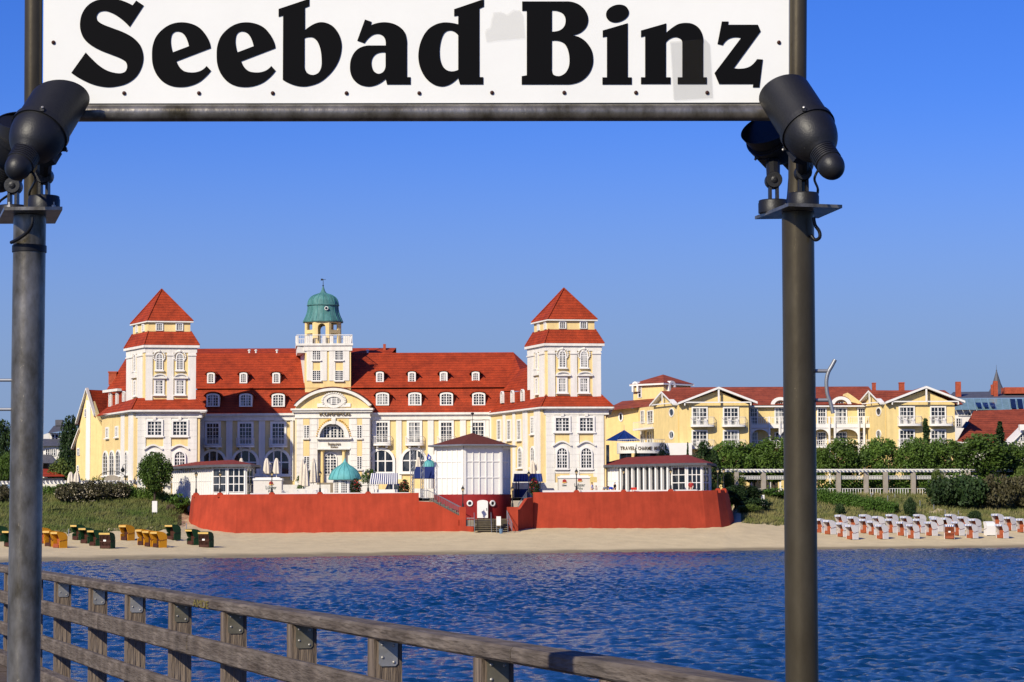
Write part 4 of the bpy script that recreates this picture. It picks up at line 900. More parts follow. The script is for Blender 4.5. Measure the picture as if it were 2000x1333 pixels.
pavilion('boarded_pavilion','low white boarded pavilion with red roof on the left end of the wall',[(338,297),(416,286.5),(444,284.5),(480,284.2),(493,287.5),(497,294),(420,304),(345,304)],ze_p,[(382,902.5,298),(454,898.5,293)],['boards','win2','win3','win2','boards'])
p_ = pavilion('slatted_pavilion','low white pavilion of upright slats with red roof on the right end of the wall',[(1172,301),(1209,298),(1312,291),(1341,289),(1371,289),(1384,292),(1388,299),(1300,309),(1180,309)],ze_p+.05,[(1225,893.5,303),(1343,888.5,296)],['boards','fins','win2','win3','win2','boards'])
# ------------------------------------------------------------------ terrace furniture
def umbrella(px, yt, yb, Y, label, w_=.42):
    b = W(px,yb,Y); t = W(px,yt,Y); T = thing('closed_parasol', label, 'parasol', b, 'closed cream parasols on the terrace'); h = t.z-b.z
    mb = MB(); mb.tube(b,b+V((0,0,h)),.04,n=6); mb.lathe(b,[(.35,0),(.35,.08),(.06,.1)],10); mb.build('pole', WHITEP, T)
    mb = MB(); n = 14
    prof = [(.30,.2),(.42,.22),(.36,.5),(.27,.8),(.13,.97),(.03,1.0)]; idx = []
    for r,q2 in prof: idx.append(mb.add([b+V((r*w_/.42*(1+.16*(-1)**k)*math.cos(2*math.pi*k/n), r*w_/.42*(1+.16*(-1)**k)*math.sin(2*math.pi*k/n), h*q2)) for k in range(n)]))
    for a,c in zip(idx[:-1],idx[1:]):
        for k in range(n): mb.f.append([a+k,a+(k+1)%n,c+(k+1)%n,c+k])
    mb.f.append([idx[-1]+k for k in range(n)]); mb.build('canopy', CREAM, T)
for a in ((520.8,895,934,288,'closed cream parasol, leftmost of three on the white beer stand'),(526,904,934,289,'shorter closed cream parasol between two on the white beer stand'),(540,895,934,288,'closed cream parasol on the right of the white beer stand'),
 (591,896,962,291,'tall closed cream parasol left of the portal before a round shrub'),(597,905,962,290,'shorter closed cream parasol touching the tall one left of the portal'),(612,895,956,298,'closed cream parasol nearest the portal steps'),
 (471,895,940,300,'closed cream parasol whose tip shows above the left pavilion roof'),(817,893,930,305,'closed cream parasol behind the steel lattice masts'),(1040,899.5,936,300,'closed cream parasol above the navy awning right of the rotunda')): umbrella(*a)
def textplate(txt,F,x0,y0,x1,y1,parent,m=BLACKI): text_mesh(txt,F,x0,y0,x1,y1,.02,.04,m,parent)
GOLDRED = mat('red_emblem',(.35,.04,.03),.6)
GREENINK = mat('dark_green_ink',(.02,.05,.04),.6)
def stand(name,label,x0,x1,yt,Y,txts,emb):
    A_,B_ = pl(x0,950,Y),pl(x1,950,Y+.1); F = Face(A_,B_); zt = zat((x0+x1)/2,yt,Y); T = thing(name,label,'stall',((A_.x+B_.x)/2,Y+1.3,TZ))
    mb = MB(); F.box(mb,0,F.len,TZ,zt-.35,-2.6,0); mb.build('body', CREAMW, T); mb = MB(); F.box(mb,-.08,F.len+.08,zt-.33,zt-.1,-2.7,.1); F.box(mb,.2,F.len-.2,zt-.1,zt,-2.3,-.1); mb.build('top_board', WHITEP, T)
    for t in txts: textplate(*t[:1],F,*t[1:],T,GREENINK)
    for x,y in emb:
        a,z = F.at(x,y); mb = MB(); mb.lathe(F.P(a,z,.0),[(.24,.0),(.24,.04)],14,axis=F.n); mb.build('emblem', GOLDRED, T); mb = MB(); F.prism(mb,[(a-.2,z-.2),(a+.2,z-.2),(a+.34,z-.05),(a+.26,z-.1),(a-.26,z-.1),(a-.34,z-.05)],.03,.06); mb.build('emblem', GOLD, T)
    return F,T
CREAMW = mat('cream_panel',(.68,.63,.54),.7,var=.04)
F,T = stand('beer_stand','cream beer stand with dark lettering beside the left pavilion',495,550,933,284,[('Lübzer',519,949,540,956),('Pils',524,958,534,962)],[(529.5,944.5)])
F,T = stand('beer_stand','cream beer stand with dark lettering below the right tower',1091,1153,929,288,[('Lübzer',1122,944.5,1142.5,950.5),('Pils',1126,952,1138,956.5),('Lübzer',1098,946,1107,950)],[(1132.5,938),(1102.5,940.5)])
mb = MB()
for s in (0,1,2,3): a0,z0 = F.at(1152+s*3.4,932); mb.poly([F.P(a0,z0,.1),F.P(a0+.2,z0,.1),F.P(a0+.2,z0-.65,.55),F.P(a0,z0-.65,.55)])
mb.build('side_awning', mat('straw_awning',(.55,.42,.15),.9), T)
def booth(px, ya, ye, yb, Y, half, label, T=None):
    c = W(px,yb,Y); c.z = TZ; T = thing('domed_booth', label, 'kiosk', c); s_ = Y/FL; z = lambda y: zat(px,y,Y)-TZ; H_ = z(ya)-z(ye)
    mb = MB(); R = half*s_; prof = [(R*1.0,z(ye)-.1),(R*1.02,z(ye)),(R*.93,z(ye)+H_*.2),(R*.74,z(ye)+H_*.42),(R*.5,z(ye)+H_*.56),(R*.28,z(ye)+H_*.66),(R*.14,z(ye)+H_*.76),(R*.06,z(ye)+H_*.88),(.01,z(ye)+H_)]
    mb.lathe(c, prof, 16); dm = mb.build('dome', COPPERB, T, smooth=True); mb = MB()
    for k in range(16):
        a = 2*math.pi*k/16; mb.path([c+V((r*1.005*math.cos(a),r*1.005*math.sin(a),h)) for r,h in prof[1:7]],.03,4)
    mb.build('standing_seam', COPPERD, dm)
    mb = MB(); r6 = R*.74; pts = [V((c.x+r6*math.cos(math.pi/8+k*math.pi/4),c.y+r6*math.sin(math.pi/8+k*math.pi/4),0)) for k in range(8)]; block(mb, pts, TZ, TZ+z(ye)); mb.build('wall', WHITEP, T)
    for i in range(8):
        F = Face(pts[i],pts[(i+1)%8])
        if F.n.y > .3: continue
        if F.n.dot(pts[i]-V((c.x,c.y,0)))<0: F.n=-F.n
        mb = MB(); F.box(mb,.22,F.len-.22,TZ+.7,TZ+z(ye)-.25,0,.02); wo = mb.build('window', DARKGL, T); mb = MB()
        for k in range(1,4): a = .22+(F.len-.44)*k/4; F.box(mb,a-.025,a+.025,TZ+.7,TZ+z(ye)-.25,.0,.06)
        for k in range(1,6): zz = TZ+.7+(z(ye)-.95)*k/6; F.box(mb,.22,F.len-.22,zz-.025,zz+.025,.0,.055)
        mb.build('glazing_bars', WHITEP, wo)
COPPERB = mat('bright_green_copper',(.10,.36,.36),.6,var=.2,vscale=1.5,col2=(.17,.48,.47),streak=.15)
booth(673.5,894,936,965,294,31.5,'white booth under a bright green copper onion dome before the portal')
booth(838,892,912,940,300,13,'booth with a small teal dome behind the lattice masts left of the rotunda')
def awning(label,x0,x1,yt,ye,Y,dep,m1,m2,n,post_x,name='market_stall'):
    A_,B_ = pl(x0,930,Y),pl(x1,930,Y); F = Face(A_,B_); zt,ze2 = zat((x0+x1)/2,yt,Y+dep),zat((x0+x1)/2,ye,Y); T = thing(name,label,'stall',((A_.x+B_.x)/2,Y+dep/2,TZ))
    for k in range(n):
        mb = MB(); a0,a1 = F.len*k/n,F.len*(k+1)/n; sh_ = .25; mb.prism([F.P(a0,ze2,0),F.P(a1,ze2,0),F.P(a1*.94+F.len*.03,zt,-dep),F.P(a0*.94+F.len*.03,zt,-dep)],V((0,.02,.03))); F.box(mb,a0,a1,ze2-.22,ze2,-.02,.0); mb.build('awning_stripe', m1 if k%2 else m2, T)
    for x in post_x: mb = MB(); a = F.at(x,930)[0]; F.box(mb,a-.06,a+.06,TZ,ze2,-.14,-.02); mb.build('post', WHITEP if m2 is WHITEP else BLACKI, T)
    mb = MB(); F.box(mb,.1,F.len-.1,TZ,TZ+1.0,-dep,-.5); mb.build('counter', WHITEP if m2 is WHITEP else NAVY, T); return F,T
awning('market stall with navy and white striped awning right of the domed booth',722,777,925,942.5,286,1.6,NAVY,WHITEP,26,(727,733,768))
NAVYL = mat('lighter_navy',(.03,.06,.22),.7)
awning('navy striped awning stall right of the white rotunda',1002.5,1060,926,938,288,1.8,NAVY,NAVYL,22,(1008,1013,1055))
tb = thing('market_tent','black and navy tent between the lattice masts and the rotunda','tent',W(832,965,287)); tb.location.z = TZ; WL[tb.name].z = TZ
mb = MB(); a_ = W(806,935,286); mb.box(V((a_.x,286,zat(830,935,286))),(2.9,0,0),(0,3,0),(0,0,.12)); P0 = [W(806,934,286),W(852,934,286),W(852,934,289.5),W(806,934,289.5)]; P1=[W(812,912,286.6),W(850,912,286.6),W(850,912,289),W(812,912,289)]; hip(mb,P0,P1); mb.poly(P1); mb.build('roof', NAVY, tb)
mb = MB()
for x in (806,832,852): p = W(x,934,286.1); mb.tube(V((p.x,p.y,TZ)),p,.07,n=6)
mb.build('post', WHITEP, tb); mb = MB(); p = W(808,935,287); mb.box(V((p.x,287.5,TZ)),(2.6,0,0),(0,.8,0),(0,0,1.1)); mb.build('counter', WHITEP, tb)
for px,yt,yb,l in ((805.5,877,965,'left'),(825,876,974,'right')):
    p = W(px,yb,283); t = W(px,yt,283); T = thing('lattice_mast', 'grey steel lattice mast, '+l+' one of two beside the rotunda','mast',p,'steel lattice masts'); s_ = .2
    for sx_,sy_ in ((-1,-1),(1,-1),(0,1)): mb = MB(); o_ = V((sx_*s_,sy_*s_,0)); mb.tube(p+o_,t+o_,.035,n=6); mb.build('chord', GREYI, T)
    mb = MB(); k = 0; z = p.z; c3 = [V((-s_,-s_,0)),V((s_,-s_,0)),V((0,s_,0))]
    while z < t.z-.4:
        for i in range(3):
            a,b = c3[i],c3[(i+1)%3]; q0 = V((p.x,p.y,z)); mb.tube(q0+(a if k%2 else b),q0+(b if k%2 else a)+V((0,0,.4)),.02,n=4)
        z += .4; k += 1
    mb.build('lattice', GREYI, T)
fl = thing('blue_flag','small blue and white flag flying by the right lattice mast','flag',W(848,905,284)); mb = MB(); mb.tube(W(848,903,284),W(836,886,284),.025,n=5); mb.build('flag_pole', GREYI, fl)
mb = MB(); p0 = [W(835.5,886,284),W(843,893,284),W(840,901,284.1),W(833.5,897,283.9)]; mb.prism(p0,V((0,.03,0))); fb = mb.build('cloth', mat('blue_flag_cloth',(.02,.06,.5),.8), fl); mb = MB(); mb.prism([W(837.5,891.5,283.97),W(840.5,894,283.97),W(839,898.5,283.97),W(836,896,283.97)],V((0,.02,0))); mb.build('white_emblem', WHITEP, fb)
vp = W(764,965,296); vp.z = TZ; VN = thing('blue_van','dark blue van parked behind the striped stall awning','van',vp)
VB = mat('dark_blue_car_paint',(.005,.012,.09),.2); x0v,x1v = W(749,950,296).x,W(781,950,296).x; wv = x1v-x0v
mb = MB(); prof = [(0,.35),(0,.95),(.18,1.1),(.5,1.75),(wv*.96,1.8),(wv,1.1),(wv,.35)]; mb.prism([V((x0v+a,296,TZ+z)) for a,z in prof],V((0,1.8,0))); mb.build('body', VB, VN)
mb = MB(); mb.prism([V((x0v+.3,295.985,TZ+1.12)),V((x0v+.58,295.985,TZ+1.66)),V((x0v+1.0,295.985,TZ+1.66)),V((x0v+1.0,295.985,TZ+1.12))],V((0,.03,0))); mb.build('window', DARKGL, VN); mb = MB(); mb.box(V((x0v+1.1,295.985,TZ+1.12)),(wv-1.25,0,0),(0,.03,0),(0,0,.54)); mb.build('window', DARKGL, VN)
for a in (.4,wv-.4): mb = MB(); mb.lathe((x0v+a,296.1,TZ+.32),[(.32,-.12),(.32,.12)],14,axis=(0,-1,0)); mb.build('wheel', BLACKI, VN)
# low white terrace walls and planters
for x0,x1,y0,Y,l in ((551,645,947,296,'low white terrace wall left of the domed booth'),(560,640,955,289,'lower white terrace wall in front of the parasols'),(1001,1062,920,300,'white garden wall right of the rotunda'),(1000,1090,943,292,'low white wall under the navy awning')):
    F = Face(pl(x0,950,Y),pl(x1,950,Y)); mb = MB(); F.box(mb,0,F.len,TZ,zat((x0+x1)/2,y0,Y),-.3,0); o = mb.build('terrace_wall', WHITE); tag(o,l,'wall')
chs = thing('cafe_chair','','chair',(0,0,0),'white cafe chairs on the terrace')
mb = MB(); mb.box((-.22,-.22,.43),(.44,0,0),(0,.44,0),(0,0,.04)); mb.build('seat', WHITEP, chs); mb = MB()
for a in (-.2,-.1,0,.1,.2): mb.tube((a,.2,.45),(a,.28,.9),.016,n=4)
mb.tube((-.22,.28,.9),(.22,.28,.9),.02,n=4); mb.build('backrest', WHITEP, chs)
for a,b in ((-.19,-.19),(.19,-.19),(-.19,.19),(.19,.19)): mb = MB(); mb.tube((a,b,0),(a,b,.44),.018,n=4); mb.build('leg', WHITEP, chs)
sCH = snapshot(chs); rc = random.Random(4)
for i in range(12):
    c = chs if i == 0 else copy_tree(sCH); px = 557+i*7.3+rc.uniform(-1,1); p = W(px,960,281+rc.uniform(0,4)); c.location = (p.x,p.y,TZ+.4*0+.0); c.rotation_euler.z = rc.uniform(0,6.28); c['label'] = ('%s white cafe chair from the left in the row behind the red wall' % ORD[i]) if i else 'first white cafe chair at the left of the row behind the red wall'
cr_ = MB()
# ------------------------------------------------------------------ plants
def crown_mesh(name, m, n, leaf, seed, rx=1., rz=1., clumps=40, sig=.2, cone=0.):
    r = np.random.default_rng(seed); c = r.normal(size=(clumps,3)); c /= np.linalg.norm(c,axis=1)[:,None]; c *= (r.uniform(.35,.88,clumps)**.6)[:,None]
    k = r.integers(0,clumps,n); p = c[k] + r.normal(0,sig,(n,3))*r.uniform(.5,1.2,(clumps,1))[k]
    if cone: s_ = 1-cone*(p[:,2]+1)/2; p[:,0] *= s_; p[:,1] *= s_
    q_ = np.linalg.norm(p,axis=1); p *= np.minimum(1,(1.0+.06*r.random(n))/np.maximum(q_,1e-6))[:,None]
    p[:,0] *= rx; p[:,1] *= rx; p[:,2] *= rz
    u = r.normal(size=(n,3)); u /= np.linalg.norm(u,axis=1)[:,None]; w_ = np.cross(u, r.normal(size=(n,3))); w_ /= np.linalg.norm(w_,axis=1)[:,None]
    L_ = leaf*r.uniform(.6,1.35,n)[:,None]; v = np.stack([p-u*L_, p+w_*L_*.55, p+u*L_, p-w_*L_*.55],1).reshape(-1,3)
    o = np_mesh(name, v, np.arange(len(v)).reshape(-1,4), m); return o
def tree_proto(m, n, leaf, seed, rx, rz, trunk_h, tr=.16, cone=0., clumps=40, sig=.2, cat='tree', name='tree', crn='crown', limbs=True):
    T = thing(name,'',cat,(0,0,0)); cr = crown_mesh(crn, m, n, leaf, seed, rx, rz, clumps, sig, cone); cr.parent = T; cr.location = (0,0,trunk_h+rz*.85)
    mb = MB(); mb.tube((0,0,-.1),(0,0,trunk_h+rz*.3),tr,tr*.6,8)
    if limbs:
        rr_ = random.Random(seed)
        for k in range(6): a = k*1.05+rr_.random(); mb.tube((0,0,trunk_h*(.85+.03*k)),(rx*.6*math.cos(a),rx*.6*math.sin(a),trunk_h+rz*(.6+.2*rr_.random())),tr*.45,tr*.12,5)
    mb.build('trunk', BARK, T); return T
protos = {}
def plant(kind, px, Y, z, w_px, top_py, label, group=None, rot=None):
    """w_px: width seen; top_py: row of the top"""
    if kind not in protos:
        a = dict(tree=lambda: tree_proto(LEAF,8500,.125,1,2.2,2.0,1.7), tree2=lambda: tree_proto(LEAF,8000,.125,2,2.2,1.9,1.6,clumps=34), dark=lambda: tree_proto(LEAFD,7500,.15,3,2.0,3.2,1.2,clumps=36), tall=lambda: tree_proto(LEAFD,3500,.12,4,.8,2.6,.8,cone=.75,clumps=30),
          shrub=lambda: tree_proto(HEDGE,2200,.13,5,1.4,.8,.2,.06,cat='shrub',name='shrub',crn='foliage',limbs=False), bshrub=lambda: tree_proto(LEAFB,2600,.12,6,1.6,.9,.2,.06,cat='shrub',name='shrub',crn='foliage',limbs=False),
          light=lambda: tree_proto(LEAFL,4500,.11,7,1.5,1.5,.8,.1), topi=lambda: tree_proto(HEDGE,2600,.07,8,.85,1.0,.1,.05,cone=.35,clumps=120,sig=.12,cat='shrub',name='topiary_shrub',crn='foliage',limbs=False),
          dshrub=lambda: tree_proto(LEAFD,2200,.14,9,1.6,.9,.2,.06,cat='shrub',name='shrub',crn='foliage',limbs=False), flower=lambda: tree_proto(LEAFD,1500,.08,10,.5,.85,.1,.05,cat='plant',name='flower_column',crn='foliage',limbs=False))[kind]()
        ch = kids(a); h = max((c.location.z + max(v.co.z for v in c.data.vertices)) for c in ch); xw = max(max(abs(v.co.x) for v in c.data.vertices) for c in ch); 
        fo = [c for c in ch if c.name.split('.')[0] in ('crown','foliage')][0]; xs_ = sorted(abs(v.co.x) for v in fo.data.vertices); zs_ = sorted(v.co.z for v in fo.data.vertices)
        protos[kind] = [snapshot(a), fo.location.z+zs_[int(len(zs_)*.99)], xs_[int(len(xs_)*.975)], False]
    sn,h,xw,used = protos[kind]; T = sn[0] if not used else copy_tree(sn); protos[kind][3] = True
    if z != TZ and Y < 332 and kind != 'topi': z = ground_z(px,Y)-.05
    p = Wz(px,Y,z); sx_ = w_px*Y/FL/2/xw; sz_ = (zat(px,top_py,Y)-z)/h; T.location = p; T.scale = (sx_,sx_,sz_); T.rotation_euler.z = random.uniform(0,6.28) if rot is None else rot
    T['label'] = label
    if group: T['group'] = group
    elif 'group' in T: del T['group']
    return T
G = 'pollarded trees behind the right pergola'
row = [('tree',1431,334,82,866,'round green tree right of the slatted pavilion corner'),('tree2',1474,336,52,871,'smaller round tree before the hotel balconies, second from the pavilion'),('tree',1512,334,74,859,'round green tree just left of the right sign post'),
 ('tree2',1560,335,70,866,'round green tree behind the right sign post'),('tree2',1600,335,36,879,'small round tree just right of the right sign post'),('tree',1650,333,80,861,'round green tree below the middle balconies of the right hotel'),('tree2',1721,334,72,860,'round green tree below the right hotel oval windows'),
 ('tree',1790,333,72,860,'round green tree below the right hotel gable windows'),('tree2',1842,335,82,862,'round green tree left of the big round one at the red roof'),('tree',1922,331,112,853,'largest round tree below the plain red roof'),('tree2',1990,332,66,868,'round tree at the right edge of the photo behind the pergola')]
for k,px,Y,w_,ty,l in row: plant(k,px,Y,6.3,w_,ty,l,G)
for k,px,Y,z,w_,ty,l in (('dark',1378,318,6.2,56,869,'dark evergreen tree beside the slatted pavilion'),('dark',1436,305,5.0,46,950,'dark bush at the right end of the red wall'),('tall',1809,339,6.3,26,821,'slim dark conifer in front of the right hotel gable'),('tall',1956,336,6.3,32,827,'slim dark conifer above the largest round tree'),
 ('tall',1345,330,6.2,10,868,'tiny slim conifer above the slatted pavilion roof'),('light',1295,318,6.2,34,877,'bush top above the middle of the slatted pavilion roof'),('light',1245,318,6.2,12,881,'small bush top left above the slatted pavilion roof'),
 ('tree',302,290,6.4,60,888,'round tree standing alone before the left tower'),('dark',136,345,6.8,46,818,'tall dark tree between the white house and the gable wing'),('light',128,330,6.6,62,900,'feathery light green tree left of the gable wing'),('dark',6,330,6.8,46,826,'dark tree at the left edge of the photo'),('tree2',10,318,6.8,42,888,'green bush below the dark tree at the left edge'),
 ('dark',1460,308,5.6,60,950,'dark creeper covered shrub right of the wall lamps'),('light',1434,324,6.3,42,918,'light shrub beside the start of the right pergola')): plant(k,px,Y,z,w_,ty,l)
for k,px,Y,z,w_,ty,l in (('bshrub',140,291,5.9,62,944,'brownish flowering shrub at the left end of the hedge bank'),('bshrub',186,292,5.9,66,941,'brownish flowering shrub in the middle of the hedge bank'),('bshrub',226,293,5.9,56,943,'brownish flowering shrub next to the left clipped hedge'),('bshrub',4,291,6.0,40,950,'brownish shrub at the left edge behind the beach grass'),
 ('dshrub',1840,318,6.1,64,936,'dark shrub left of the pergola gap on the right dune'),('dshrub',1890,318,6.1,76,933,'dark shrub before the pergola posts on the right dune'),('bshrub',1950,318,6.1,70,930,'tall brownish shrub on the right dune crest'),('bshrub',2000,319,6.1,80,934,'brownish shrub at the right edge of the dune crest'),
 ('light',1834,324,6.3,26,917,'bright green creeper climbing a pergola post'),('dshrub',1475,304,4.8,60,974,'dark rose bush beside the right wall end'),('light',1465,301,4.0,42,986,'light green bush at the foot of the right wall end'),('light',1995,326,6.3,30,916,'bright green creeper at the right end of the pergola'),('dshrub',1778,309,5,22,974,'small dark bush in the beach grass below the pergola'),('dshrub',1904,306,4,26,999,'small dark bush in the beach grass right of the sandy patch'),('dshrub',1640,308,5,20,985,'small dark bush in the beach grass near the right sign post'),('bshrub',250,283,5,44,1000,'small brown bush in the grass bank below the flowering shrubs'),('dshrub',120,284,5,40,994,'small dark bush in the grass bank beside the left sign post'),('shrub',348,291,6.1,40,966,'low green bush against the left end of the red wall'),('shrub',1515,316,6.0,60,955,'low green bush behind the right sign post')): plant(k,px,Y,z,w_,ty,l)
for k,px,Y,w_,ty,l in (('topi',597,300,28,921,'large round clipped shrub left of the portal'),('topi',588,296,15,943,'small round clipped shrub below the large left one'),('topi',722,300,30,918,'round clipped shrub right of the portal'),('flower',695,284,19,936,'red flowering column right of the domed booth'),('flower',790,284,19,938,'red flowering column right of the blue van'),('flower',1043,286,17,934,'red flowering column below the navy awning')): plant(k,px,Y,TZ if k != 'topi' else (TZ+1.75 if Y == 300 else TZ+.6),w_,ty,l)
for px,Y,w_,h,l in ((597,300,26,1.72,'white planter wall under the round shrub left of the portal'),(722,300,34,1.72,'white planter wall under the round shrub right of the portal'),(588,296,14,.58,'low white planter under the small round shrub')):
    p = Wz(px,Y,TZ); mb = MB(); mb.cbox(p,w_*Y/FL,1.2,h-.08); mb.cbox(p+V((0,0,h-.08)),w_*Y/FL+.12,1.32,.1); tag(mb.build('planter_wall', WHITE),l,'planter')
for px,Y,yt,yb in ((695,284,940,965),(790,284,942,965),(1043,286,938,960)):
    c = W(px,(yt+yb)/2,Y); r = np.random.default_rng(int(px)); n = 140; p = r.normal(size=(n,3)); p /= np.linalg.norm(p,axis=1)[:,None]; p *= np.array([.56,.56,.8]); v = []
    u = r.normal(size=(n,3))*.05; w2 = r.normal(size=(n,3))*.05
    v = np.stack([p-u,p+w2,p+u,p-w2],1).reshape(-1,3); o = np_mesh('red_blossoms', v, np.arange(len(v)).reshape(-1,4), REDFL, loc=c); o['kind'] = 'stuff'
# clipped hedges: a core of dense leaves
def hedge(name,label,pts,h,wd,m,n,leaf,seed,cat='hedge'):
    r = np.random.default_rng(seed); P = []
    for p in pts:
        p = V(p); qx = 1000+(p.x/p.y*FL)
        P.append(V((p.x,p.y,ground_z(qx,p.y)-.1)))
    L_ = [(b-a).length for a,b in zip(P[:-1],P[1:])]; tot = sum(L_); t = r.uniform(0,tot,n); out = []
    for q2 in t:
        i = 0
        while i < len(L_)-1 and q2 > L_[i]: q2 -= L_[i]; i += 1
        f = q2/L_[i]; c = P[i].lerp(P[i+1],f); d = (P[i+1]-P[i]).normalized(); nn = V((-d.y,d.x,0)); a = r.uniform(0,math.pi); s_ = r.uniform(.75,1.0); hh = h*(1+.12*math.sin(q2*1.3+seed)+.06*math.sin(q2*3.1))
        out.append(c+nn*(wd/2*s_*math.copysign(abs(math.cos(a))**.5,math.cos(a)))+V((0,0,hh*(s_*math.sin(a)**.5*r.uniform(.35,1)))))
    p = np.array([tuple(x) for x in out]); base = p.mean(0); base[2] = min(x.z for x in P); p = p-base
    u = r.normal(size=(n,3)); u /= np.linalg.norm(u,axis=1)[:,None]; w_ = np.cross(u,r.normal(size=(n,3))); w_ /= np.linalg.norm(w_,axis=1)[:,None]; l_ = leaf*r.uniform(.6,1.3,n)[:,None]
    v = np.stack([p-u*l_,p+w_*l_*.6,p+u*l_,p-w_*l_*.6],1).reshape(-1,3); o = np_mesh(name,v,np.arange(len(v)).reshape(-1,4),m,loc=tuple(base)); tag(o,label,cat); return o
hedge('hedge','dark clipped hedge before the left tower and pavilion',[Wz(240,295,5.9),Wz(300,293,6.0),Wz(358,291,6.0)],1.7,2.2,LEAF,9000,.11,1)
hedge('hedge','bright green clipped hedge with rounded end on the right dune',[Wz(1600,317,6.1),Wz(1660,315,6.0),Wz(1715,312,5.5),Wz(1752,311,5.2)],2.0,2.6,HEDGE,12000,.11,2)
hedge('hedge','leafy hedge behind the left pergola before the gable wing',[Wz(150,305,6.4),Wz(240,303,6.4)],2.3,1.4,LEAFL,5000,.12,3)
hedge('hedge','low green hedge behind the brown shrubs at left',[Wz(80,298,6.1),Wz(250,298,6.1)],1.4,1.6,LEAF,7000,.12,4)
hedge('hedge','long dark hedge behind the right pergola',[Wz(1400,331,6.2),Wz(1700,330,6.2),Wz(2080,329,6.3)],3.4,2.2,LEAF,26000,.18,5)
n=700; r = np.random.default_rng(77)
v=[]
for px,Y,zb in ((140,290.5,6.7),(166,291,6.9),(186,291.5,7.0),(150,290,6.4),(226,292.3,6.8)):
    c = Wz(px,Y-.9,zb); p = r.normal(size=(110,3))*np.array([1.2,.35,.42])+np.array(tuple(c)); u = r.normal(size=(110,3))*.045; w2 = r.normal(size=(110,3))*.045; v.append(np.stack([p-u,p+w2,p+u,p-w2],1).reshape(-1,3))
v = np.concatenate(v); o = np_mesh('shrub_blossoms', v, np.arange(len(v)).reshape(-1,4), BLOSSOM); o['kind']='stuff'
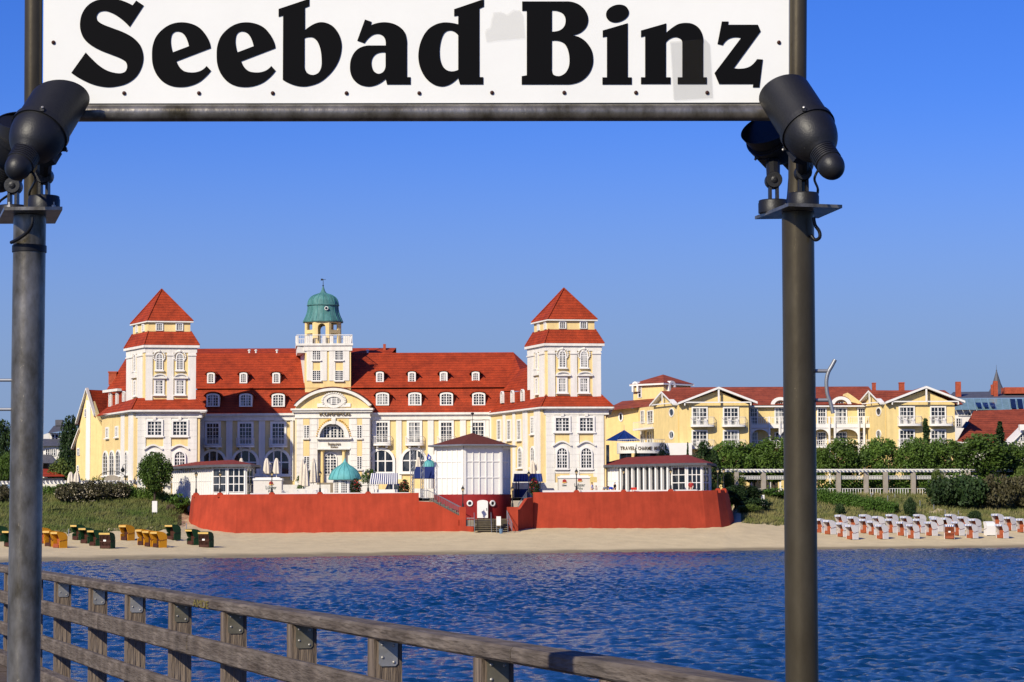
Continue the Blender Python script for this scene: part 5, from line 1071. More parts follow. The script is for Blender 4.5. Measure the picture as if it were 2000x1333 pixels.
# ------------------------------------------------------------------ right hand hotel
RH = thing('resort_hotel', 'pale yellow hotel with white gables, balconies and brown red roofs right of the spa hotel', 'hotel', (45,350,6.3))
GZ = 6.3
def hotel_wing(dx, dy, YF, slen):
    A_, B_ = pl(1327+dx,820,YF), pl(1462.5+dx*.995,820,YF+.3); L_ = pl(1281+dx*.995,820,YF+slen); F, FS = Face(A_,B_), Face(L_,A_)
    zE = zat(1327+dx,791+dy,YF); cs = [A_,B_,B_+(L_-A_),L_]
    pk = F.at(1402.4+dx,760.5+dy); mb = MB(); F.prism(mb, [(0,GZ),(0,zE),(pk[0]-.0,pk[1]-.25),(F.len,zE),(F.len,GZ)], -slen, 0); mb.build('wall', YEL2, RH)
    mb = MB()
    def rake(F,p,q_,w_=.36,d=.55): F.prism(mb,[p,q_,(q_[0],q_[1]+w_),(p[0],p[1]+w_)],.0,d)
    el, er = F.at(1327+dx,791+dy), F.at(1478+dx,789.5+dy); rake(F,(el[0]-.25,el[1]),pk,.3,.95); rake(F,pk,er,.3,.95)
    mb.build('gable_bargeboard', WHITEP, RH); mb = MB(); t0, t1 = F.at(1337+dx,788+dy),F.at(1466+dx,786.5+dy); F.box(mb,t0[0],t1[0],t0[1]-.0,t0[1]+.17,.65,.82); mb.build('tie_beam', WHITEP, RH)
    mb = MB(); F.box(mb,pk[0]-.12,pk[0]+.12,t0[1],pk[1],.66,.86); mb.build('king_post', WHITEP, RH)
    for a in (el[0]+.6,er[0]-1.0): mb = MB(); F.box(mb,a,a+.16,t0[1]-.35,t0[1]+.0,.0,.8); mb.build('bracket', WHITEP, RH)
    # roof planes of the front gable run back into the main roof
    mb = MB(); bk = V((0,11,0)); P0 = F.P(el[0]-.3,el[1]+.28,.95); P1 = F.P(pk[0],pk[1]+.3,.95); P2 = F.P(er[0],er[1]+.28,.95)
    mb.poly([P0,P1,P1+bk,P0+bk]); mb.poly([P1,P2,P2+bk,P1+bk])
    # side gable
    sp = FS.at(1300.5+dx,768+dy); s0, s1 = FS.at(1277+dx,795+dy), FS.at(1324+dx,792+dy); m2 = MB(); FS.prism(m2,[(s0[0],GZ),(s0[0],s0[1]),(sp[0],sp[1]),(s1[0],s1[1]),(s1[0],GZ)],-6,.02); m2.build('side_gable_wall', YEL2, RH)
    bks = -FS.n*9; Q0,Q1,Q2 = FS.P(s0[0],s0[1]+.25,.7),FS.P(sp[0],sp[1]+.28,.7),FS.P(s1[0],s1[1]+.25,.7); mb.poly([Q0,Q1,Q1+bks,Q0+bks]); mb.poly([Q1,Q2,Q2+bks,Q1+bks]); mb.build('gable_roof', TILE2, RH)
    mb = MB(); rake(FS,s0,sp,.26,.72); rake(FS,sp,s1,.26,.72); mb.build('gable_bargeboard', WHITEP, RH)
    mb = MB(); FS.box(mb,s0[0]+.3,s1[0]-.3,s0[1]+.15,s0[1]+.3,.5,.62); mb.build('tie_beam', WHITEP, RH); mb = MB(); FS.box(mb,sp[0]-.1,sp[0]+.1,s0[1]+.2,sp[1],.5,.64); mb.build('king_post', WHITEP, RH)
    for y in (806,850):
        a0,a1,z0,z1 = FS.rect(1308+dx,y+dy-7,1316.5+dx,y+dy+7); ovl = lambda k: [((a0+a1)/2+((a1-a0)/2+k)*math.cos(t),(z0+z1)/2+((z1-z0)/2+k)*math.sin(t)) for t in np.linspace(0,6.283,17)[:-1]]
        mb = MB(); FS.ring(mb,ovl(.14),ovl(-.03),0,.1); wo = mb.build('oval_window', WHITEP, RH); mb = MB(); FS.prism(mb,ovl(-.03),0,.03); mb.build('pane', GLASS, wo)
    for i,(x0,x1) in enumerate(((1353.5,1379.5),(1414.5,1440.5))):
        for j,(y0,y1,ys,yb,yr) in enumerate(((798,830,830.3,834.5,815.5),(843,873,873.5,877.5,860))):
            window(F,x0+dx,y0+dy,x1+dx,y1+dy,RH,4,4,fr=.2,bar=.06,d=.05)
            balcony(F,x0-5+dx,x1+15+dx,ys+dy,yb+dy,yr+dy,1.25,RH)
            a = F.at((x0+x1)/2+4+dx,830)[0]; zz = F.at(x0+dx,ys+dy)[1]
            for s in (-.55,.5): m3 = MB(); m3.cbox(F.P(a+s,zz+.02,.55),.42,.42,.42,.3); m3.cbox(F.P(a+s,zz+.44,.4),.42,.06,.42,.3); m3.build('balcony_chair', WHITEP, RH)
    return F, FS, cs
w1 = hotel_wing(0,0,345,8); w2 = hotel_wing(404.5,-1.6,345.5,8)
# main roof and long recessed middle
M0, M1 = pl(1455,820,352.5), pl(1737,820,352.5); MF2 = Face(M0,M1); zEm = zat(1560,793,352.5); zRm = zat(1500,755.3,361)
mb = MB(); block(mb,[M0,M1,M1+V((0,14,0)),M0+V((0,14,0))],GZ,zEm); mb.build('wall', YEL2, RH)
def roof4(x0e,x1e,x0r,x1r,ye,yr,Ye,Yr,name='main_roof'):
    mb = MB(); a,b,c,d = W(x0e,ye,Ye),W(x1e,ye,Ye),W(x1r,yr,Yr),W(x0r,yr,Yr); b.z=a.z; d.z=c.z; mb.poly([a,b,c,d]); dp = V((0,2*(Yr-Ye),0)); mb.poly([d,c,b+dp,a+dp]); mb.poly([a,d,a+dp]); mb.poly([b,c,b+dp]); return mb.build(name, TILE2, RH)
roof4(1300,1725,1313,1696,792,755.2,351.8,361); roof4(1690,1882,1712,1845,791,762.5,352.4,360)
# middle: balconies on two floors
def long_balcony(x0,x1,yt,yd,yb,prj=1.6):
    F = MF2; a0,a1 = F.at(x0,830)[0],F.at(x1,830)[0]; zt,zd,zb = F.at(1560,yt)[1],F.at(1560,yd)[1],F.at(1560,yb)[1]
    mb = MB(); F.box(mb,a0,a1,zb,zd,0,prj); mb.build('balcony_slab', WHITEP, RH); mb = MB(); F.box(mb,a0,a1,zt-.08,zt,prj-.08,prj); F.box(mb,a0,a1,zd+.08,zd+.14,prj-.07,prj-.01); n = int((a1-a0)/.3)
    for k in range(n+1): a = a0+(a1-a0-.05)*k/n; F.box(mb,a,a+.06,zd+.1,zt-.02,prj-.06,prj-.02)
    mb.build('balcony_railing', WHITEP, RH)
long_balcony(1464,1702,815.5,829.5,837); long_balcony(1464,1702,860.5,871.5,876)
for x in (1464,1500,1520,1562,1582,1616.5,1627,1673.5,1684): mb = MB(); a = MF2.at(x,830)[0]; MF2.box(mb,a-.13,a+.13,GZ,MF2.at(x,815)[1],1.62,1.86); mb.build('balcony_post', WHITEP, RH)
for x0,x1 in ((1466,1499),(1523,1560),(1585,1615),(1629,1672)):
    a0,a1 = MF2.at(x0,845)[0],MF2.at(x1,845)[0]; z1 = MF2.at(1560,838)[1]; mb = MB(); ar = arch_pts(a0,a1,z1-1.1,z1-.12,.95,10)[1:-1]; MF2.ring(mb,[(a,z1) for a,z in ar],ar,1.55,1.68,closed=False); mb.build('balcony_arch', WHITEP, RH)
for x0,x1 in ((1466,1478),(1515,1533),(1551,1563),(1598,1612),(1632,1652),(1677,1689)): window(MF2,x0,798.5,x1,829,RH,3,4,fr=.18,bar=.06); window(MF2,x0,846,x1,871,RH,3,4,fr=.15,bar=.06)
for x0,x1,yt in ((1508,1540,779),(1625,1659,777.8)):
    a0,a1,z0,z1 = MF2.rect(x0,yt,x1,794); mb = MB(); MF2.prism(mb,arch_pts(a0,a1,z0-.4,z1,(z1-z0)*.85,14),-4,0.02); dm = mb.build('dormer', YEL2, RH); mb = MB(); o = arch_pts(a0-.25,a1+.25,z0-.1,z1+.2,(z1-z0)*.85+.2,14); MF2.ring(mb,o[1:-1],arch_pts(a0+.3,a1-.3,z0-.1,z1-.25,(z1-z0)*.85-.2,14)[1:-1],0,.45,closed=False); mb.build('arch_trim', WHITEP, dm)
    mb = MB(); gq = arch_pts(a0+.55,a1-.55,z0-.3,z1-.5,(z1-z0)*.6,10); MF2.prism(mb,gq,0.02,.05); mb.build('pane', GLASS, dm); mb = MB()
    for k in range(1,4): a = a0+.55+(a1-a0-1.1)*k/4; MF2.box(mb,a-.03,a+.03,z0-.3,z1-.6,.05,.09)
    mb.build('glazing_bars', WHITEP, dm); mb = MB(); MF2.ring(mb,[(a,z+.1) for a,z in o[1:-1]],o[1:-1],-4,.4,closed=False); mb.build('dormer_roof', TILE2, dm)
a,z = MF2.at(1655,768); 
mb = MB(); mb.prism([MF2.P(MF2.at(1646,782)[0],MF2.at(1646,782)[1],.3),MF2.P(MF2.at(1655,767.5)[0],MF2.at(1655,767.5)[1],.3),MF2.P(MF2.at(1668,776)[0],MF2.at(1668,776)[1],.3),MF2.P(MF2.at(1688,792)[0],MF2.at(1688,792)[1],.3)],V((0,6,0))); mb.build('cross_gable', YEL2, RH)
mb = MB(); MF2.box(mb,0,MF2.len,zEm-.2,zEm,.0,.7); mb.build('eaves', WHITEP, RH)
# left wing of the hotel, turret
LA, LB, LC = pl(1180,830,368), pl(1246,830,366.5), pl(1302,830,354); FL1 = Face(LA,LB); zE2 = zat(1210,798,367)
mb = MB(); block(mb,[LA,LB,LC,LC+V((3,14,0)),LA+V((0,14,0))],GZ,zE2); mb.build('wall', YEL2, RH)
mb = MB(); mb.poly([W(1176,803,366.5),W(1250,796,365.5),W(1285,778,371),W(1215,784,375)]); mb.poly([W(1250,796,365.5),W(1310,796,352.5),W(1325,770,360),W(1285,778,371)]); mb.poly([W(1215,784,375),W(1285,778,371),W(1325,770,360),W(1330,785,385),W(1200,800,390)]); mb.build('wing_roof', TILE2, RH)
a0,a1,z0,z1 = FL1.rect(1210,808,1215.5,822); mb = MB(); ovl = lambda k: [((a0+a1)/2+((a1-a0)/2+k)*math.cos(t),(z0+z1)/2+((z1-z0)/2+k)*math.sin(t)) for t in np.linspace(0,6.283,17)[:-1]]; FL1.ring(mb,ovl(.16),ovl(-.03),0,.1); wo = mb.build('oval_window',WHITEP,RH); mb = MB(); FL1.prism(mb,ovl(-.03),0,.03); mb.build('pane',GLASS,wo)
FL2 = Face(LB,LC)
for x0,x1 in ((1253,1258.5),(1266,1276)): window(FL2,x0,804,x1,826,RH,2,3,fr=.15); window(FL2,x0,843,x1,866,RH,2,3,fr=.15)
mb = MB(); a0,a1 = FL2.at(1256,830)[0],FL2.at(1294,830)[0]; zz = zat(1275,840,360); FL2.box(mb,a0,a1,zz,zz+.25,0,1.6); mb.build('balcony_slab',WHITEP,RH); railing([FL2.P(a0,zz+.2,1.55),FL2.P(a1,zz+.2,1.55)],1.0,'balcony_railing',RH,.3,WHITEP)
tu = [pl(1237,770,374),pl(1296,770,370),pl(1349,770,374),pl(1300,770,384)]; mb = MB(); zt1 = zat(1295,751,372); block(mb,tu,GZ,zt1); mb.build('turret_wall',YEL2,RH)
te = scaled(tu,1.13); mb = MB(); ta = sum(tu,V((0,0,0)))/4; ta.z = zat(1292,731.5,375); hip(mb,at_z(te,zt1+.1),ta); mb.build('turret_roof',TILE2,RH); mb = MB(); band_(mb,scaled(tu,1.09),zt1-.18,zt1+.08,.12); mb.build('eaves',WHITEP,RH)
TF1,TF2 = Face(tu[0],tu[1]),Face(tu[1],tu[2])
window(TF1,1248,755,1252.5,776,RH,1,3,fr=.15)
for F,x in ((TF1,1244),(TF2,1309)):
    a,z = F.at(x,753); r_ = .75 if F is TF2 else .62; mb = MB(); F.ring(mb,arch_pts(a-r_,a+r_,z-1.0,z+r_*.9,r_,10),arch_pts(a-r_*.5,a+r_*.5,z-1.0,z+r_*.4,r_*.5,10),-.6,.5); wo = mb.build('round_dormer',WHITEP,RH); mb = MB(); F.prism(mb,arch_pts(a-r_*.5,a+r_*.5,z-1.0,z+r_*.4,r_*.5,10),-.5,.1); mb.build('pane',YEL2,wo)
for x0,x1,y0,y1,Y in ((1703.5,1710.5,748,764,362),(1756,1766,747.5,764,362)): mb = MB(); p = W((x0+x1)/2,y1,Y); w_ = (x1-x0)*Y/FL; mb.cbox(p,w_,w_,zat(1700,y0,Y)-p.z); mb.cbox(V((p.x,p.y,zat(1700,y0,Y)-.15)),w_*1.15,w_*1.15,.12); mb.build('chimney',BRICK,RH)
# entrance drum of the hotel
ENT = thing('entrance_pavilion','round white hotel entrance with gold lettering and a blue glass pyramid roof','entrance',W(1245,900,338)); dc = W(1252,880,343); dc.z = 0; R_ = 47*343/FL
z0,z1 = zat(1250,885.6,340),zat(1250,864.6,340); mb = MB(); mb.lathe(dc,[(R_,z0),(R_,z1)],48); mb.build('drum_fascia',WHITEP,ENT,smooth=True); mb = MB(); mb.lathe(dc,[(R_*.9,GZ),(R_*.9,z0)],32); mb.build('glass_front',DARKGL,ENT,smooth=True)
mb = MB(); mb.cbox(V((dc.x-9.0,dc.y,GZ)),9,4,z1-GZ-.3); mb.build('glass_link',DARKGL,ENT); mb = MB(); mb.cbox(V((dc.x+4.3,dc.y+2,z0-.2)),5.6,4,z1-z0+.2); mb.build('side_wall',WHITEP,ENT)
mb = MB(); a = -1.95; mb.lathe(V((dc.x+R_*.97*math.cos(a)*1.0,dc.y+R_*.97*math.sin(a),GZ)),[(.28,0),(.28,z0-GZ)],12); mb.build('column',YEL,ENT)
mb = MB(); rp_ = [V((dc.x+R_*.98*math.cos(t),dc.y+R_*.98*math.sin(t),z1)) for t in np.linspace(-math.pi,0,15)]
for p,q_ in zip(rp_[:-1],rp_[1:]):
    mb.tube(p+V((0,0,.45)),q_+V((0,0,.45)),.035,n=4)
    for s in (0,.5): k_ = p.lerp(q_,s); mb.tube(k_,k_+V((0,0,.45)),.02,n=4)
mb.build('roof_railing',WHITEP,ENT)
mb = MB(); ap = W(1219,840.8,347); l_,r_,f_ = W(1183,861,345),W(1250,861,343),W(1226,862.5,341); b_ = W(1205,859,352); b2 = W(1240,859,352); mb.poly([l_,f_,ap]); mb.poly([f_,r_,ap]); mb.poly([r_,b2,ap]); mb.poly([b2,b_,ap]); mb.poly([b_,l_,ap]); pr_ = mb.build('pyramid_roof',BLUEGL,ENT)
mb = MB()
for q_ in (l_,f_,r_,W(1204,861.5,342.5),W(1238,862,342)): mb.tube(q_,ap,.05,n=4)
mb.tube(ap,ap+V((0,0,.7)),.03,n=4); mb.build('glazing_rib',NAVYL,pr_)
s_ = 'TRAVEL CHARME HOTEL'; nw = len(s_); 
def curved_text(s_,x0,x1,y0,y1,words):
    for wd,xa,xb in words:
        aa = [math.acos(max(-1,min(1,(W(x,876,343-R_*.8).x-dc.x)/R_))) for x in (xa,xb)]; pA = V((dc.x+R_*math.cos(-aa[0]),dc.y+R_*math.sin(-aa[0]),0)); pB = V((dc.x+R_*math.cos(-aa[1]),dc.y+R_*math.sin(-aa[1]),0))
        F = Face(pA,pB); sag = R_-math.sqrt(max(0,R_*R_-(F.len/2)**2)); text_mesh(wd,F,xa+.5,y0,xb-.5,y1,sag+.02,sag+.07,BRONZE,ENT,offs=.015)
L3 = []
for wd,xa,xb in (('TRAVEL',1212,1241.5),('CHARME',1246,1273.5),('HOTEL',1277,1293.5)):
    for k,ch in enumerate(wd): L3.append((ch, xa+(xb-xa)*k/len(wd)-.3, xa+(xb-xa)*(k+1)/len(wd)+.3))
curved_text(s_,1212,1293,872.5,879.3,L3)
# ------------------------------------------------------------------ houses beyond
def house(name,label,loc): return thing(name,label,'house',loc)
H1 = house('red_roofed_house','house with a large plain red tiled roof behind the round trees',W(1930,880,352)); mb = MB()
e = [W(1868,863,346),W(2075,868,346)]; mb.poly([e[0],e[1],W(2060,797,358),W(1902,803,358)]); mb.poly([W(1902,803,358),W(2060,797,358),W(2075,868,372),W(1868,863,372)]); mb.poly([e[0],W(1902,803,358),W(1868,863,372)]); mb.build('roof',tile_mat('plain_red_tiles',(.27,.055,.025)),H1)
mb = MB(); p0 = W(1872,866,347); p1 = W(2070,866,347); mb.box(V((p0.x,347,GZ)),(p1.x-p0.x,0,0),(0,22,0),(0,0,p0.z-GZ)); mb.build('wall',WHITE,H1)
mb = MB(); mb.poly([W(1877.5,838,350.1),W(1886,825.5,352.2),W(1894,826,352.2),W(1885.5,838.5,350.1)]); sk=mb.build('skylight',DARKGL,H1); sk.location.z += .12; sk.location.y -= .1
H2 = house('white_gabled_house','small white gabled house at the right edge before the red roof',W(1990,875,342)); Fh = Face(pl(1968,860,341),pl(2060,860,341)); mb = MB(); pts = [Fh.at(*q_) for q_ in ((1970,900),(1970,872),(2010,832),(2055,872),(2055,900))]; Fh.prism(mb,pts,-6,0); mb.build('wall',WHITE,H2); mb = MB()
for p,q_ in ((pts[1],pts[2]),(pts[2],pts[3])): Fh.prism(mb,[(p[0],p[1]),(q_[0],q_[1]),(q_[0],q_[1]+.25),(p[0],p[1]+.25)],-6,.4)
mb.build('roof_edge',WHITEP,H2); mb = MB(); Fh.pbox(mb,1989,830,2020,841,0,1.0); mb.build('balcony',WHITEP,H2); window(Fh,1993,846,2002,860,H2,2,3)
H3 = house('glass_roofed_house','long building with grey green glass roof and brick chimneys behind the red roof',W(1950,800,380)); 
mb = MB(); mb.poly([W(1850,778,384),W(2200,776,384),W(2200,762,392),W(1862,766,392)]); mb.build('upper_roof',GREYROOF,H3)
mb = MB(); x_ = [1852+i*13.5 for i in range(20)]
for i in range(19):
    mb = MB(); mb.poly([W(x_[i],801,378),W(x_[i+1]-.8,801,378),W(x_[i+1]-4.8,778.8,383.5),W(x_[i]-4,778.8,383.5)]); mb.build('glass_panel',GREENGL,H3)
    if i in (4,5,6) or i > 8: 
        mb = MB(); mb.poly([W(x_[i]+1,796 if i<9 else 799,378.2),W(x_[i+1]-2.5,796 if i<9 else 799,378.2),W(x_[i+1]-5,788 if i<9 else 781,380.5 if i<9 else 382.3),W(x_[i]-1.5,788 if i<9 else 781,380.5 if i<9 else 382.3)]); o_ = mb.build('skylight',DARKGL,H3); o_.location += V((0,-.25,.1))
mb = MB(); p0,p1 = W(1850,803,379),W(2200,803,379); mb.box(V((p0.x,379,GZ)),(p1.x-p0.x,0,0),(0,14,0),(0,0,p0.z-GZ+.2)); mb.build('wall',WHITE,H3); Fg = Face(pl(1850,820,378.95),pl(2200,820,378.95))
window(Fg,1872,806,1890,812,H3,3,1); window(Fg,1868,818,1876,833,H3,2,3); window(Fg,1891,806,1903,812,H3,2,1)
for x0,x1,y0,y1 in ((1866.8,1876.5,746,772),(1940.5,1948.5,745,772),(1935.5,1940,752,768)): mb = MB(); p = W((x0+x1)/2,y1+4,386); w_ = (x1-x0)*386/FL; mb.cbox(p,w_,w_,zat(1900,y0,386)-p.z); mb.build('chimney',BRICK,H3)
mb = MB(); mb.cbox(W(1985,770,388),4.2,3,1.0); mb.build('brick_upstand',BRICK,H3)
mb = MB(); c_ = W(1947,766,396); h_ = zat(1947,724,396)-c_.z; mb.lathe(c_,[(1.35,0),(1.0,h_*.18),(.68,h_*.4),(.36,h_*.7),(.05,h_)],8); mb.lathe(c_+V((0,0,h_)),[(.03,-.1),(.12,.0),(.03,.15),(.02,.9)],6); mb.build('spire',GREYROOF,H3)
H4 = house('white_house','white villa with dark grey roofs seen between the left sign post and the gable wing',W(110,880,370)); Fa = Face(pl(94,850,372),pl(140,850,373)); mb = MB(); Fa.pbox(mb,95,846,136,930,-8,0); Fb = Face(pl(60,880,366),pl(127,880,366)); Fb.pbox(mb,62,871,122,935,-6,0); mb.build('wall',WHITE,H4)
mb = MB(); mb.poly([W(93,847,371),W(148,838,373),W(150,829,378),W(105,832,377)]); mb.poly([W(60,872,365),W(128,871,365.5),W(122,858,371),W(60,857,371)]); mb.poly([W(60,905,362),W(110,905,362),W(100,888,366),W(60,888,366)]); mb.build('roof',GREYROOF,H4); mb = MB(); mb.cbox(W(116,832,377),1.1,1,.9); mb.build('chimney',GREYROOF,H4)
for x in (101,108,119): window(Fa,x,849,x+5,861,H4,1,2)
for x in (90,101): window(Fb,x,878,x+7,890,H4,2,2)
mb = MB(); Fb.pbox(mb,84,905,95,930,0,1.2); mb.build('timber_porch',BARK,H4)
H5 = house('low_red_roofed_house','low house with red tiled roof beside the left sign post',W(100,935,330)); mb = MB(); mb.poly([W(55,932,326),W(127,931,326),W(108,917,332),W(55,915,332)]); mb.build('roof',TILE,H5); mb = MB(); p = W(55,934,327); mb.box(V((p.x,327,GZ)),(4.6,0,0),(0,7,0),(0,0,p.z-GZ)); mb.build('wall',WHITE,H5)
# ------------------------------------------------------------------ pergolas
def pergola(label,pts,ztop,posts,nsl,posth,lattice=True):
    P = [Wz(px,Y,ztop) for px,Y in pts]; T = thing('pergola',label,'pergola',(P[0].x,P[0].y,posth)); d = (P[-1]-P[0]).normalized(); nn = V((-d.y,d.x,0)); L_ = (P[-1]-P[0]).length
    for o in (-.9,.9): mb = MB(); mb.box(P[0]+nn*o-V((0,0,.22)),d*L_,nn*.12,(0,0,.2)); mb.build('beam',WHITEP,T)
    bar = None
    for k in range(nsl):
        c_ = P[0]+d*(L_*(k+.5)/nsl)
        if bar is None: mb = MB(); mb.box(c_-nn*1.5-d*.07,nn*3,d*.13,(0,0,.17)); bar = mb.build('slat',WHITEP,T); b0 = bar.location.copy(); s0 = c_
        else: o = bar.copy(); COL.objects.link(o); o.location = b0+(c_-s0)
    for px,Y in posts:
        p = Wz(px,Y,posth-.5)
        for o in (-.8,): mb = MB(); mb.cbox(p+nn*o,.55,.5,ztop-.22-posth+.5,math.atan2(d.y,d.x)); mb.build('post',CONC,T)
    if lattice:
        for (a,Ya),(b,Yb) in zip(posts[:-1],posts[1:]):
            A_,B_ = Wz(a,Ya,0)-nn*.8,Wz(b,Yb,0)-nn*.8; F = Face(A_,B_); z1_,z0_ = ztop-.72,ztop-1.18; mb = MB(); F.box(mb,.3,F.len-.3,z1_-.07,z1_,0,.06); F.box(mb,.3,F.len-.3,z0_,z0_+.07,0,.06); n = int(F.len/.26)
            for k in range(1,n): a_ = .3+(F.len-.6)*k/n; F.box(mb,a_-.03,a_+.03,z0_,z1_,.0,.055)
            F.box(mb,.3,F.len-.3,(z0_+z1_)/2-.03,(z0_+z1_)/2+.03,.0,.05); mb.build('lattice_band',WHITEP,T)
            mb = MB(); n = int(F.len/.42); zf0,zf1 = posth-.05,posth+.85; F.box(mb,.3,F.len-.3,zf1-.06,zf1,0,.06)
            for k in range(1,n): a_ = .3+(F.len-.6)*k/n; F.box(mb,a_-.04,a_+.04,zf0,zf1,.0,.05)
            mb.build('balustrade',WHITEP,T)
    return T
pergola('long white pergola on stone posts on the right dune',[(1412,324),(1995,332)],9.65,[(1435,324),(1488,325),(1560,326),(1634,327),(1688,328),(1726,328),(1780,329),(1838,330),(1887,330),(1940,331),(1990,332)],78,6.4)
pergola('long white pergola behind the brown shrubs at left',[(-60,303),(341,299)],8.15,[(-30,303),(30,302.5),(120,302),(210,301),(300,300)],52,6.3,False)
mb = MB(); c_ = W(219,938,301); T = thing('arched_sign','grey board under an iron arch above the left pergola','sign',c_); Fq = Face(c_+V((-2,0,0)),c_+V((2,0,0))); mb.prism([c_+V((x,0,z)) for x,z in ((-.95,-.3),(-.95,.2),(-.6,.5),(0,.62),(.6,.5),(.95,.2),(.95,-.3))],V((0,.08,0))); mb.build('board',mat('grey_board',(.3,.26,.2),.8),T); mb = MB(); arc_ = [c_+V((1.7*math.cos(t),0,.15+.95*math.sin(t))) for t in np.linspace(0,math.pi,13)]; mb.path(arc_,.04,5)
for t in np.linspace(.3,math.pi-.3,8): mb.tube(c_+V((1.7*math.cos(t),0,.15+.95*math.sin(t))),c_+V((1.3*math.cos(t),0,.1+.68*math.sin(t))),.025,n=4)
mb.tube(c_+V((-1.7,0,.15)),c_+V((-1.7,0,-2)),.04,n=5); mb.tube(c_+V((1.7,0,.15)),c_+V((1.7,0,-2)),.04,n=5); mb.build('iron_arch',BLACKI,T)
umbrella(138,922,950,298,'closed cream parasol, left one of two above the left pergola'); umbrella(150,921,950,298,'closed cream parasol, right one of two above the left pergola')
b = W(245,955,297); T = thing('gooseneck_lamp','black gooseneck street lamp before the left corner of the spa hotel','street lamp',b); t = W(245,911,297); mb = MB(); mb.tube(b,t,.05,n=6); arc_ = [t+V((-.16+.16*math.cos(a),0,.25*math.sin(a))) for a in np.linspace(0,math.pi,8)]; mb.path(arc_,.03,5); mb.build('pole',BLACKI,T); mb = MB(); mb.lathe(t+V((-.32,0,-.75)),[(.05,0),(.2,.12),(.26,.35),(.1,.55),(.03,.75)],10); mb.build('lantern',BLACKI,T)
# ------------------------------------------------------------------ ground contact for things on the beach
def hit(px, py):
    for Y in np.arange(205,345,.25):
        p = W(px,py,Y)
        if p.z <= ground_z(px,Y): return p
    return W(px,py,300)
REDWOOD = mat('red_brown_wood',(.30,.075,.03),.6,var=.2); BRWOOD = mat('dark_brown_wood',(.06,.022,.014),.6,var=.2)
STRIPE = mat('blue_stripe_cloth',(.12,.2,.45),.8); STRY = mat('yellow_valance_cloth',(.6,.4,.12),.8)
WICKW = mat('white_wicker',(.72,.69,.64),.7,var=.06,vscale=14,coord='obj'); WICKG = mat('dark_green_wicker',(.012,.05,.016),.7,var=.3,vscale=14,coord='obj'); WICKY = mat('amber_yellow_wicker',(.62,.27,.012),.7,var=.15,vscale=14,coord='obj')
TRIMD = mat('dark_red_edge',(.12,.015,.015),.6)
def korb(shell, wood, trim, cloth, lattice):
    T = thing('beach_chair','','beach chair',(0,0,0)); w_ = .58
    side = lambda mb,prof,x0,x1: mb.prism([V((x0,y,z)) for y,z in prof],V((x1-x0,0,0)))
    mb = MB(); side(mb,[(-.42,.08),(.42,.08),(.42,.42),(-.42,.42)],-w_+.05,w_-.05); mb.build('seat_box',wood,T)
    for s in (-1,1):
        mb = MB(); side(mb,[(-.44,0),(.46,0),(.48,.80),(.20,.78),(-.05,.72),(-.28,.74),(-.46,.66)],s*w_-.03,s*w_+.03); mb.build('side_panel',shell,T)
        mb = MB(); crv = [(.48,.80),(.20,.78),(-.05,.70),(-.25,.72),(-.43,.64)]
        for p,q_ in zip(crv[:-1],crv[1:]): mb.tube((s*(w_+.035),p[0],p[1]),(s*(w_+.035),q_[0],q_[1]),.022,n=4)
        mb.build('edge_trim',trim,T)
        mb = MB(); side(mb,[(.47,.81),(.20,.79),(-.05,.73),(-.28,.75),(-.42,.84),(-.58,1.22),(-.70,1.47),(-.68,1.56),(-.45,1.60),(.02,1.53),(.34,1.38),(.49,1.08)],s*(w_-.02)-.02,s*(w_-.02)+.02); mb.build('hood_side',shell,T)
    mb = MB(); hp = [(.47,.05),(.49,.8),(.51,1.09),(.36,1.40),(.03,1.555),(-.45,1.625),(-.70,1.585)]; hi_ = [(.42,.05),(.44,.8),(.46,1.08),(.33,1.36),(.02,1.50),(-.44,1.57),(-.68,1.53)]; side(mb,hp+hi_[::-1],-w_,w_); mb.build('hood',shell,T,smooth=False)
    mb = MB(); side(mb,[(.02,.42),(.40,.5),(.43,1.1),(.30,1.36),(.05,1.35),(.0,1.05),(.0,.5)],-w_+.07,w_-.07); mb.build('back_cushion',wood,T)
    n = 9
    for k in range(n):
        mb = MB(); x = -w_+2*w_*k/n; side(mb,[(-.69,1.54),(-.725,1.56),(-.72,1.38),(-.70,1.38)],x,x+2*w_/n-.01); mb.build('valance_strip',cloth if k%2==0 else (WHITEP if cloth is STRIPE else STRY),T)
    mb = MB(); side(mb,[(-.52,.05),(-.42,.05),(-.42,.3),(-.52,.3)],-w_+.12,w_-.12); mb.build('footrest',wood,T)
    if lattice:
        for k in range(8): x = -w_+.02+(2*w_-.1)*k/7; mb = MB(); mb.prism([V((x,-.5,.1)),V((x+.06,-.5,.1)),V((x+.06,-.62,1.38)),V((x,-.62,1.38))],V((0,.03,0))); mb.build('lattice_slat',wood,T)
        for z in (.12,.66,1.28): mb = MB(); mb.box((-w_,-.5-.09*z,z),(2*w_,0,0),(0,.05,0),(0,0,.09)); mb.build('lattice_rail',wood,T)
        mb = MB(); mb.box((-.14,-.63,.72),(.28,0,0),(0,.03,0),(0,0,.17)); mb.build('number_plate',WHITEP,T)
    return T
kinds = {'white':(WICKW,REDWOOD,TRIMD,STRIPE,0),'whitel':(WICKW,REDWOOD,TRIMD,STRIPE,1),'green':(WICKG,BRWOOD,BLACKI,STRY,0),'greenl':(WICKG,BRWOOD,BLACKI,STRY,1),'yellow':(WICKY,BRWOOD,TRIMD,STRY,0),'yellowo':(WICKY,REDWOOD,TRIMD,STRY,0)}
kp = {}
